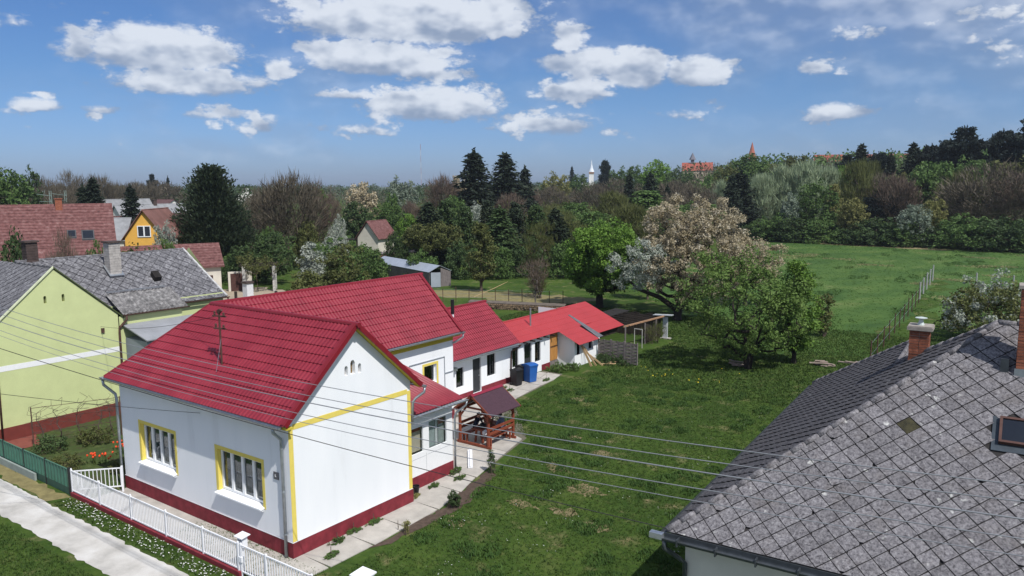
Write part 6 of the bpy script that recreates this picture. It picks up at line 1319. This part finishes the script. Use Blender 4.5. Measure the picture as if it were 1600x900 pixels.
for i, (x, y, s) in enumerate([(-13.2, 2.7, .6), (-16.9, 1.9, .75), (-15.5, 3.4, .6), (-12.2, .8, .5), (-17.5, .3, .7), (-14.6, -.4, .6), (-12.4, 3.8, .55)]):
    plant('weedy_shrub', ['shrubby weeds below the vine at the house corner', 'tangled shrub under the vine trellis', 'weeds along the foot of the lime wall', 'grassy weeds beside the white house corner', 'dark shrub at the trellis corner post', 'tall grass clump just inside the green fence', 'pale-flowered weeds at the end of the lime plinth'][i], tree_meshes('wd%d' % i, 80+i, 1.0, 2.4, .05, 'bush', 60, 26, .06, .25, .02, stems=3), LM['olive' if i % 2 else 'deep'], BARK, (x, y, 0), (s, s, s), cat='shrub')
plant('pergola_vine', 'tangled half-bare vine hanging over the old pergola', tree_meshes('pvine', 89, 4.2, 5.5, 1.8, 'flat', 70, 22, .10, .5, .05), LM['olive'], BARK, (-55.0, 38.6, 0), cat='vine')
plant('ruin_bramble', 'tall weeds growing in front of the ruined shed', tree_meshes('bram', 88, 1.3, 2.5, .05, 'vase', 50, 18, .06, .3, .02, stems=3, twigs=True, upright=.6), LM['olive'], BARK, (-5.4, 37.2, 0), cat='bush')

# --- kinds for the middle distance (unit-sized to about 10 m, scaled per tree)
KIND = {}
for k in range(3):
    KIND['leafy', k] = tree_meshes('leafy%d' % k, 100+k, 10, 8, 1.6, 'round', 190, 30, .20, .75, .22, bare=.08)
    KIND['bare', k] = tree_meshes('bare%d' % k, 110+k, 10, 8, 1.8, 'round', 200, 24, .22, .9, .2, twigs=True, upright=.35)
    KIND['willow', k] = tree_meshes('willow%d' % k, 120+k, 10, 7, 1.2, 'column', 190, 34, .24, .8, .2, twigs=True, upright=.72)
    KIND['thicket', k] = tree_meshes('thicket%d' % k, 130+k, 6, 8, .3, 'bush', 180, 32, .17, .7, .1, stems=3, bare=.08)
for k in range(2):
    KIND['column', k] = tree_meshes('colm%d' % k, 140+k, 10, 5, 1.0, 'column', 160, 32, .19, .65, .15, bare=.08)
    KIND['spruce', k] = conifer_meshes('spruce%d' % k, 150+k, 10, 4.6, .06, 'spruce', 1.0, .2)
    KIND['pine', k] = conifer_meshes('pine%d' % k, 160+k, 10, 7.5, .35, 'pine', 1.1, .24)
REF = {'leafy': (10, 8), 'bare': (10, 8), 'willow': (10, 7), 'thicket': (6, 8), 'column': (10, 5), 'spruce': (10, 4.6), 'pine': (10, 7.5)}
CNT = {'leafy': 3, 'bare': 3, 'willow': 3, 'thicket': 3, 'column': 2, 'spruce': 2, 'pine': 2}
def horizon_z(px, row, dist):
    v = rv*((px-800)/1215)-uv*((row-450)/1215)+dv; return CAM.z+v.z*dist/math.hypot(v.x, v.y)
nt_ = [0]
GROUPS = {}
def ordinals():
    words = ['leftmost', 'second from the left', 'third from the left', 'fourth from the left', 'fifth from the left', 'sixth from the left', 'seventh from the left', 'eighth from the left', 'ninth from the left', 'tenth from the left']
    for g, lst in GROUPS.items():
        lst.sort(key=lambda e: e[0])
        for i, (px, o) in enumerate(lst): o['label'] = o['label']+', '+('rightmost' if i == len(lst)-1 else words[i])
def T(kind, lm, px, dist, row, wpx, label, group=None, bark=None):
    if px > 1150 and dist < 182: dist *= 1.075
    x, y, a = ray_xy(px, dist); z0 = float(hill(x, y)); h = max(1.5, horizon_z(px, row, dist)-z0); w = wpx/1215*dist*1.05; k = nt_[0] % CNT[kind]; nt_[0] += 1
    rh, rw = REF[kind]
    if kind == 'spruce': w *= 1.75
    names = {'leafy': 'leafy_tree', 'bare': 'bare_tree', 'willow': 'willow_tree', 'thicket': 'thicket', 'column': 'slender_tree', 'spruce': 'spruce_tree', 'pine': 'pine_tree'}
    t = plant(names[kind], label, KIND[kind, k], LM[lm], bark or (BARKD if kind in ('spruce', 'pine', 'leafy') else BARK), (x, y, z0), (w/rw, w/rw, h/rh), random.uniform(0, 6.28), 'bush' if kind == 'thicket' else 'tree', group)
    if group: GROUPS.setdefault(group, []).append((px, t))
# left skyline
T('leafy', 'green', 10, 150, 258, 80, 'rounded green tree at the far left edge of the skyline'); T('leafy', 'deep', 52, 175, 266, 40, 'dark green tree just right of the leftmost skyline tree')
for i, (px, row, w, d) in enumerate([(82, 271, 50, 230), (118, 272, 44, 225), (172, 271, 46, 235), (30, 290, 60, 190), (140, 280, 50, 200), (205, 283, 60, 260), (100, 290, 60, 180), (65, 295, 60, 185), (238, 283, 50, 300), (268, 281, 60, 310)]): T('bare', 'brown', px, d, row, w, 'brown leafless tree behind the left tiled roofs', 'bare trees behind the tiled roofs')
T('spruce', 'dark', 141, 150, 292, 26, 'smaller of two dark spruces behind the big tiled house'); T('spruce', 'dark', 157, 150, 281, 32, 'taller of two dark spruces behind the big tiled house'); T('spruce', 'dark', 214, 160, 292, 26, 'dark spruce between the far grey roofs')
T('pine', 'blue', 249, 330, 274, 16, 'tiny dark pine on the skyline left of the yew'); T('spruce', 'blue', 273, 340, 277, 8, 'tiny narrow conifer on the skyline left of the yew')
T('thicket', 'deep', 22, 72, 352, 75, 'large dark bush at the left edge in front of the tiled roof'); T('bare', 'russet', 106, 70, 370, 50, 'reddish bare bush behind the left slate ridge'); T('thicket', 'green', 150, 78, 370, 50, 'bright green bush below the orange house'); T('thicket', 'olive', 205, 82, 378, 90, 'olive hedge below the orange house'); T('thicket', 'green', 258, 88, 362, 46, 'green bush right of the orange house'); T('leafy', 'white', 262, 100, 350, 30, 'white-flowering bush left of the yew trunk')
T('thicket', 'deep', 390, 100, 375, 70, 'dark green bush at the right foot of the yew'); T('thicket', 'green', 345, 104, 392, 60, 'green bush in front of the yew base')
# between the yew and the spruce pair
for i, (px, row, w, d, m_, lab) in enumerate([(452, 268, 110, 118, 'brown', 'tall wide leafless tree right of the yew'), (418, 290, 70, 130, 'brown', 'shorter leafless tree between the yew and the tall bare tree'), (496, 290, 50, 125, 'russet', 'reddish leafless tree right of the tall bare tree'), (695, 272, 62, 190, 'russet', 'rusty brown leafless tree left of the spruce pair'), (520, 300, 30, 180, 'russet', 'pinkish bare tree in the middle distance'), (820, 292, 60, 190, 'russet', 'rusty bare tree at the foot of the spruce pair'), (795, 300, 50, 170, 'russet', 'reddish bare tree below the second spruce')]): T('bare', m_, px, d, row, w, lab)
for i, (px, row, w, d, k, m_, lab) in enumerate([(505, 298, 34, 150, 'column', 'green', 'slim green tree right of the tall bare tree'), (568, 284, 56, 170, 'leafy', 'pink', 'pale bronze tree left of the silver tree'), (632, 280, 44, 175, 'leafy', 'silver', 'round silver-green tree below the radio mast'), (616, 296, 30, 165, 'leafy', 'green', 'small green tree in front of the silver tree'), (720, 274, 46, 200, 'leafy', 'pink', 'pale grey-bronze tree just left of the first spruce'), (530, 332, 34, 140, 'thicket', 'white', 'white-blossomed tree above the small cottage roof on the left'), (530, 352, 34, 120, 'thicket', 'white', 'white-blossomed bush left of the cottage'), (560, 314, 50, 150, 'leafy', 'deep', 'dark green tree above the cottage'), (612, 320, 60, 140, 'leafy', 'green', 'green tree right above the cottage roof'), (640, 330, 40, 132, 'leafy', 'bright', 'brighter green tree right of the cottage'), (710, 305, 46, 160, 'leafy', 'green', 'green tree in front of the first spruce'), (648, 312, 34, 155, 'bare', 'russet', 'reddish bare tree right of the silver tree'), (480, 335, 50, 115, 'thicket', 'olive', 'olive bush at the foot of the tall bare tree'), (430, 345, 50, 108, 'thicket', 'green', 'green bush right of the yew in front of the bare tree'), (405, 318, 40, 135, 'thicket', 'green', 'fresh green bush right beside the yew'), (565, 378, 70, 100, 'thicket', 'green', 'green hedge in front of the small cottage'), (622, 355, 40, 110, 'thicket', 'deep', 'dark bush beside the cottage wall'), (745, 318, 26, 150, 'leafy', 'white', 'white-blossomed bush at the foot of the first spruce')]): T(k, m_, px, d, row, w, lab)
T('spruce', 'dark', 743, 172, 238, 54, 'taller of the two big dark spruces on the skyline'); T('spruce', 'dark', 791, 180, 242, 50, 'second big dark spruce right of the tallest'); T('spruce', 'dark', 821, 185, 263, 30, 'small spruce at the right foot of the spruce pair')
for i, (px, row, w, d) in enumerate([(672, 318, 44, 118), (700, 315, 46, 122), (765, 316, 38, 118), (782, 325, 46, 112), (808, 318, 44, 116), (838, 322, 42, 118), (868, 328, 40, 112), (728, 325, 40, 116)]): T('column' if i % 3 else 'spruce', 'deep' if i % 2 else 'yew', px, d, row, w, 'dark green tree in the dense row behind the orchard', 'dark row behind the orchard')
for i, (px, row, w, d) in enumerate([(660, 385, 60, 96), (720, 372, 60, 98), (775, 378, 60, 97), (830, 368, 60, 99), (880, 372, 60, 98), (915, 350, 70, 105), (955, 345, 70, 112)]): T('thicket', 'deep' if i % 2 else 'green', px, d, row, w, 'low dark green growth along the back of the orchard', 'hedge behind the orchard')
# wood in the middle and right
mid = [(900, 312, 80, 165), (955, 305, 80, 160), (1010, 300, 80, 165), (860, 318, 70, 150), (930, 330, 90, 135), (985, 325, 90, 130), (1040, 322, 90, 140), (885, 338, 80, 125), (1090, 318, 70, 150)]
for i, (px, row, w, d) in enumerate(mid): T(['leafy', 'willow', 'column', 'bare'][i % 4], ['green', 'olive', 'green', 'olive'][i % 4], px, d, row, w, 'green tree in the wood left of the tall cherry', 'green wood behind the garden trees')
for i, (px, row, w, d) in enumerate([(925, 285, 70, 230), (965, 282, 70, 240), (1050, 280, 70, 210), (1085, 285, 70, 200), (1120, 288, 60, 190), (1065, 300, 80, 175), (860, 288, 50, 240), (1105, 305, 60, 165)]): T('bare', 'brown', px, d, row, w, 'brown leafless tree in the wood below the skyline hall', 'bare trees in the middle wood')
for i, (px, row, w, d, m_, lab) in enumerate([(870, 272, 44, 260, 'yellow', 'yellow-green tree left of the white spire'), (990, 254, 40, 300, 'green', 'light green rounded tree right of the white spire'), (1022, 249, 52, 290, 'bright', 'round bright green tree left of the bell turret'), (965, 264, 34, 300, 'green', 'small green tree right of the white spire'), (905, 268, 40, 320, 'green', 'low green tree under the white spire'), (1165, 240, 70, 260, 'green', 'tall green tree in front of the pointed red spire'), (1130, 258, 40, 250, 'olive', 'olive tree between the hall and the red spire'), (1200, 252, 50, 260, 'olive', 'olive tree right of the red spire'), (1110, 268, 40, 260, 'green', 'green tree right below the hall roof'), (1060, 268, 50, 280, 'deep', 'dark green tree below the bell turret'), (1235, 238, 60, 250, 'olive', 'brownish round tree left of the hilltop building')]): T('leafy', m_, px, d, row, w, lab)
T('pine', 'blue', 944, 360, 251, 18, 'dark pine right of the white church spire'); T('spruce', 'blue', 893, 380, 262, 10, 'tiny conifer left of the white spire')
for i, (px, row, w, d, lab) in enumerate([(981, 274, 20, 200, 'small dark spruce left of the larger one in the middle wood'), (1014, 272, 28, 190, 'larger dark spruce in the middle wood'), (1040, 292, 18, 180, 'smallest dark spruce right of the larger one'), (1138, 276, 26, 170, 'slim dark spruce touching the big willow spruce'), (1152, 270, 40, 165, 'big dark spruce left of the pale willows')]): T('spruce', 'dark', px, d, row, w, lab)
for i, (px, row, w, d, lab) in enumerate([(1185, 278, 60, 172, 'pale willow right beside the big dark spruce'), (1218, 268, 70, 176, 'second pale willow behind the meadow'), (1255, 260, 80, 172, 'tallest pale willow behind the meadow'), (1285, 268, 60, 178, 'rightmost pale willow behind the meadow'), (1125, 290, 40, 180, 'small pale willow left of the big dark spruce')]): T('willow', 'willow', px, d, row, w, lab)
T('leafy', 'silver', 1232, 156, 300, 30, 'silvery tree with white stems in front of the willows'); T('leafy', 'green', 1268, 158, 285, 60, 'green tree in front of the tallest willow'); T('column', 'yellow', 1296, 160, 290, 26, 'yellow-green slender tree right of the willows'); T('leafy', 'yellow', 1325, 152, 308, 44, 'pale yellow-green tree at the meadow edge'); T('leafy', 'yellow', 1450, 150, 310, 34, 'yellow-leaved tree right of the silvery blossom tree'); T('leafy', 'silver', 1425, 148, 315, 44, 'silvery white-flowered tree at the meadow edge'); T('thicket', 'deep', 1370, 150, 335, 90, 'dark bramble thicket at the meadow edge')
for i, (px, row, w, d) in enumerate([(1205, 330, 60, 155), (1240, 335, 70, 153), (1285, 335, 70, 152), (1335, 345, 60, 150), (1400, 345, 70, 148), (1460, 345, 60, 148), (1510, 330, 90, 146), (1560, 335, 90, 145), (1610, 335, 80, 145), (1180, 340, 50, 156)]): T('thicket', 'deep' if i % 2 else 'green', px, d, row, w, 'bushy undergrowth along the far edge of the meadow', 'undergrowth at the meadow edge')
for i, (px, row, w, d) in enumerate([(1330, 262, 70, 185), (1365, 275, 60, 175), (1395, 270, 70, 182), (1350, 262, 60, 200), (1530, 262, 130, 165), (1590, 262, 100, 165), (1490, 275, 70, 172)]): T('bare' if i % 3 else 'willow', ['olive', 'brown', 'russet'][i % 3], px, d, row, w, 'thin-leaved brownish tree in the wood right of the willows', 'bare trees on the wooded slope')
for i, (px, row, w, d, m_) in enumerate([(1440, 252, 70, 190, 'green'), (1480, 250, 70, 195, 'green'), (1410, 262, 50, 195, 'olive'), (1520, 250, 60, 200, 'green'), (1570, 248, 70, 200, 'olive'), (1610, 240, 60, 200, 'green'), (1310, 258, 40, 220, 'bright')]): T('leafy', m_, px, d, row, w, 'green crown on the wooded slope below the pines', 'green crowns on the wooded slope')
for i, (px, row, w, d, k, lab) in enumerate([(1335, 228, 30, 230, 'spruce', 'pointed dark spruce right of the hilltop building'), (1362, 240, 36, 230, 'pine', 'dark pine right of the pointed spruce'), (1315, 244, 34, 235, 'pine', 'low dark pine left of the pointed spruce'), (1380, 243, 22, 228, 'spruce', 'small dark spruce in front of the long red roof'), (1415, 226, 30, 225, 'spruce', 'dark spruce right of the long red roof'), (1442, 228, 36, 225, 'pine', 'dark rounded pine right of that spruce'), (1492, 203, 62, 215, 'pine', 'broad layered black pine on the right skyline'), (1550, 206, 40, 212, 'pine', 'narrow black pine right of the broad one'), (1592, 190, 56, 210, 'pine', 'tallest black pine at the right edge'), (1470, 220, 40, 218, 'pine', 'lower black pine left of the broad one'), (1372, 300, 50, 170, 'pine', 'dark pine inside the slope below the red roof')]): T(k, 'blue' if k == 'pine' else 'dark', px, d, row, w, lab)

ordinals()
# --- the wood beyond, where single trees can no longer be told apart
def far_wood(name, label, n, az0, az1, d0, d1, h0, h1, mt, seed, twig=False):
    r = np.random.default_rng(seed); Vs = []
    for i in range(n):
        px = r.uniform(az0, az1); dist = r.uniform(d0, d1); x, y, a = ray_xy(px, dist); h = r.uniform(h0, h1); w = h*r.uniform(.4, .65); z0 = float(hill(x, y)); m_ = 170
        u = r.normal(0, 1, (m_, 3)); u /= np.linalg.norm(u, axis=1)[:, None]; P = u*(r.uniform(.3, 1, m_)**.5)[:, None]*[w, w, h*.48]+[x, y, z0+h*.5]; s = h*.055
        a_ = r.normal(0, 1, (m_, 3)); a_[:, 2] = np.abs(a_[:, 2])*(2.5 if twig else 1); a_ /= np.linalg.norm(a_, axis=1)[:, None]; b = np.cross(a_, r.normal(0, 1, (m_, 3))); b /= np.linalg.norm(b, axis=1)[:, None]; k = .18 if twig else .65
        Vs.append(np.stack([P-a_*s, P+b*s*k, P+a_*s, P-b*s*k], 1).reshape(-1, 3))
    V = np.concatenate(Vs); return tag(mk(name, np_mesh(name, V, np.arange(len(V)).reshape(-1, 4)), mt), label, 'wood', kind='stuff')
far_wood('far_wood', 'distant green woodland along the skyline', 330, -60, 1250, 300, 900, 9, 14, LM['deep'], 201)
far_wood('far_bare_wood', 'distant brown leafless woodland along the skyline', 330, -60, 1150, 230, 700, 8, 13, LM['brown'], 202, True)
far_wood('slope_wood', 'mixed woodland filling the slope on the right', 190, 1100, 1680, 190, 330, 8, 13, LM['green'], 203)
far_wood('slope_bare_wood', 'bare brown woodland filling the slope on the right', 90, 1120, 1680, 190, 300, 7, 12, LM['brown'], 204, True)
far_wood('slope_pale_wood', 'pale fresh-leaved woodland on the slope on the right', 70, 1120, 1680, 185, 300, 7, 12, LM['willow'], 207, True)
far_wood('middle_wood', 'green trees filling the wood behind the orchard', 90, 380, 1130, 150, 300, 6, 9, LM['olive'], 205, True)
far_wood('horizon_wood', 'hazy line of trees on the horizon', 420, -80, 1680, 900, 2200, 10, 17, LM['deep'], 206)

# ------------------------------------------------------------------ haze over the plain
hz = MB().box(-2600, 2600, -60, 2600, -1, 46).build('haze', None); tag(hz, 'thin blue haze over the plain', 'haze', kind='stuff')
hm = bpy.data.materials.new('haze'); hm.use_nodes = True; hn = hm.node_tree; hn.nodes.clear(); ho = hn.nodes.new('ShaderNodeOutputMaterial'); pv = hn.nodes.new('ShaderNodeVolumePrincipled')
pv.inputs['Color'].default_value = (.80, .88, 1, 1); pv.inputs['Density'].default_value = .00016; pv.inputs['Anisotropy'].default_value = .2
hn.links.new(pv.outputs[0], ho.inputs['Volume']); hz.data.materials.append(hm)
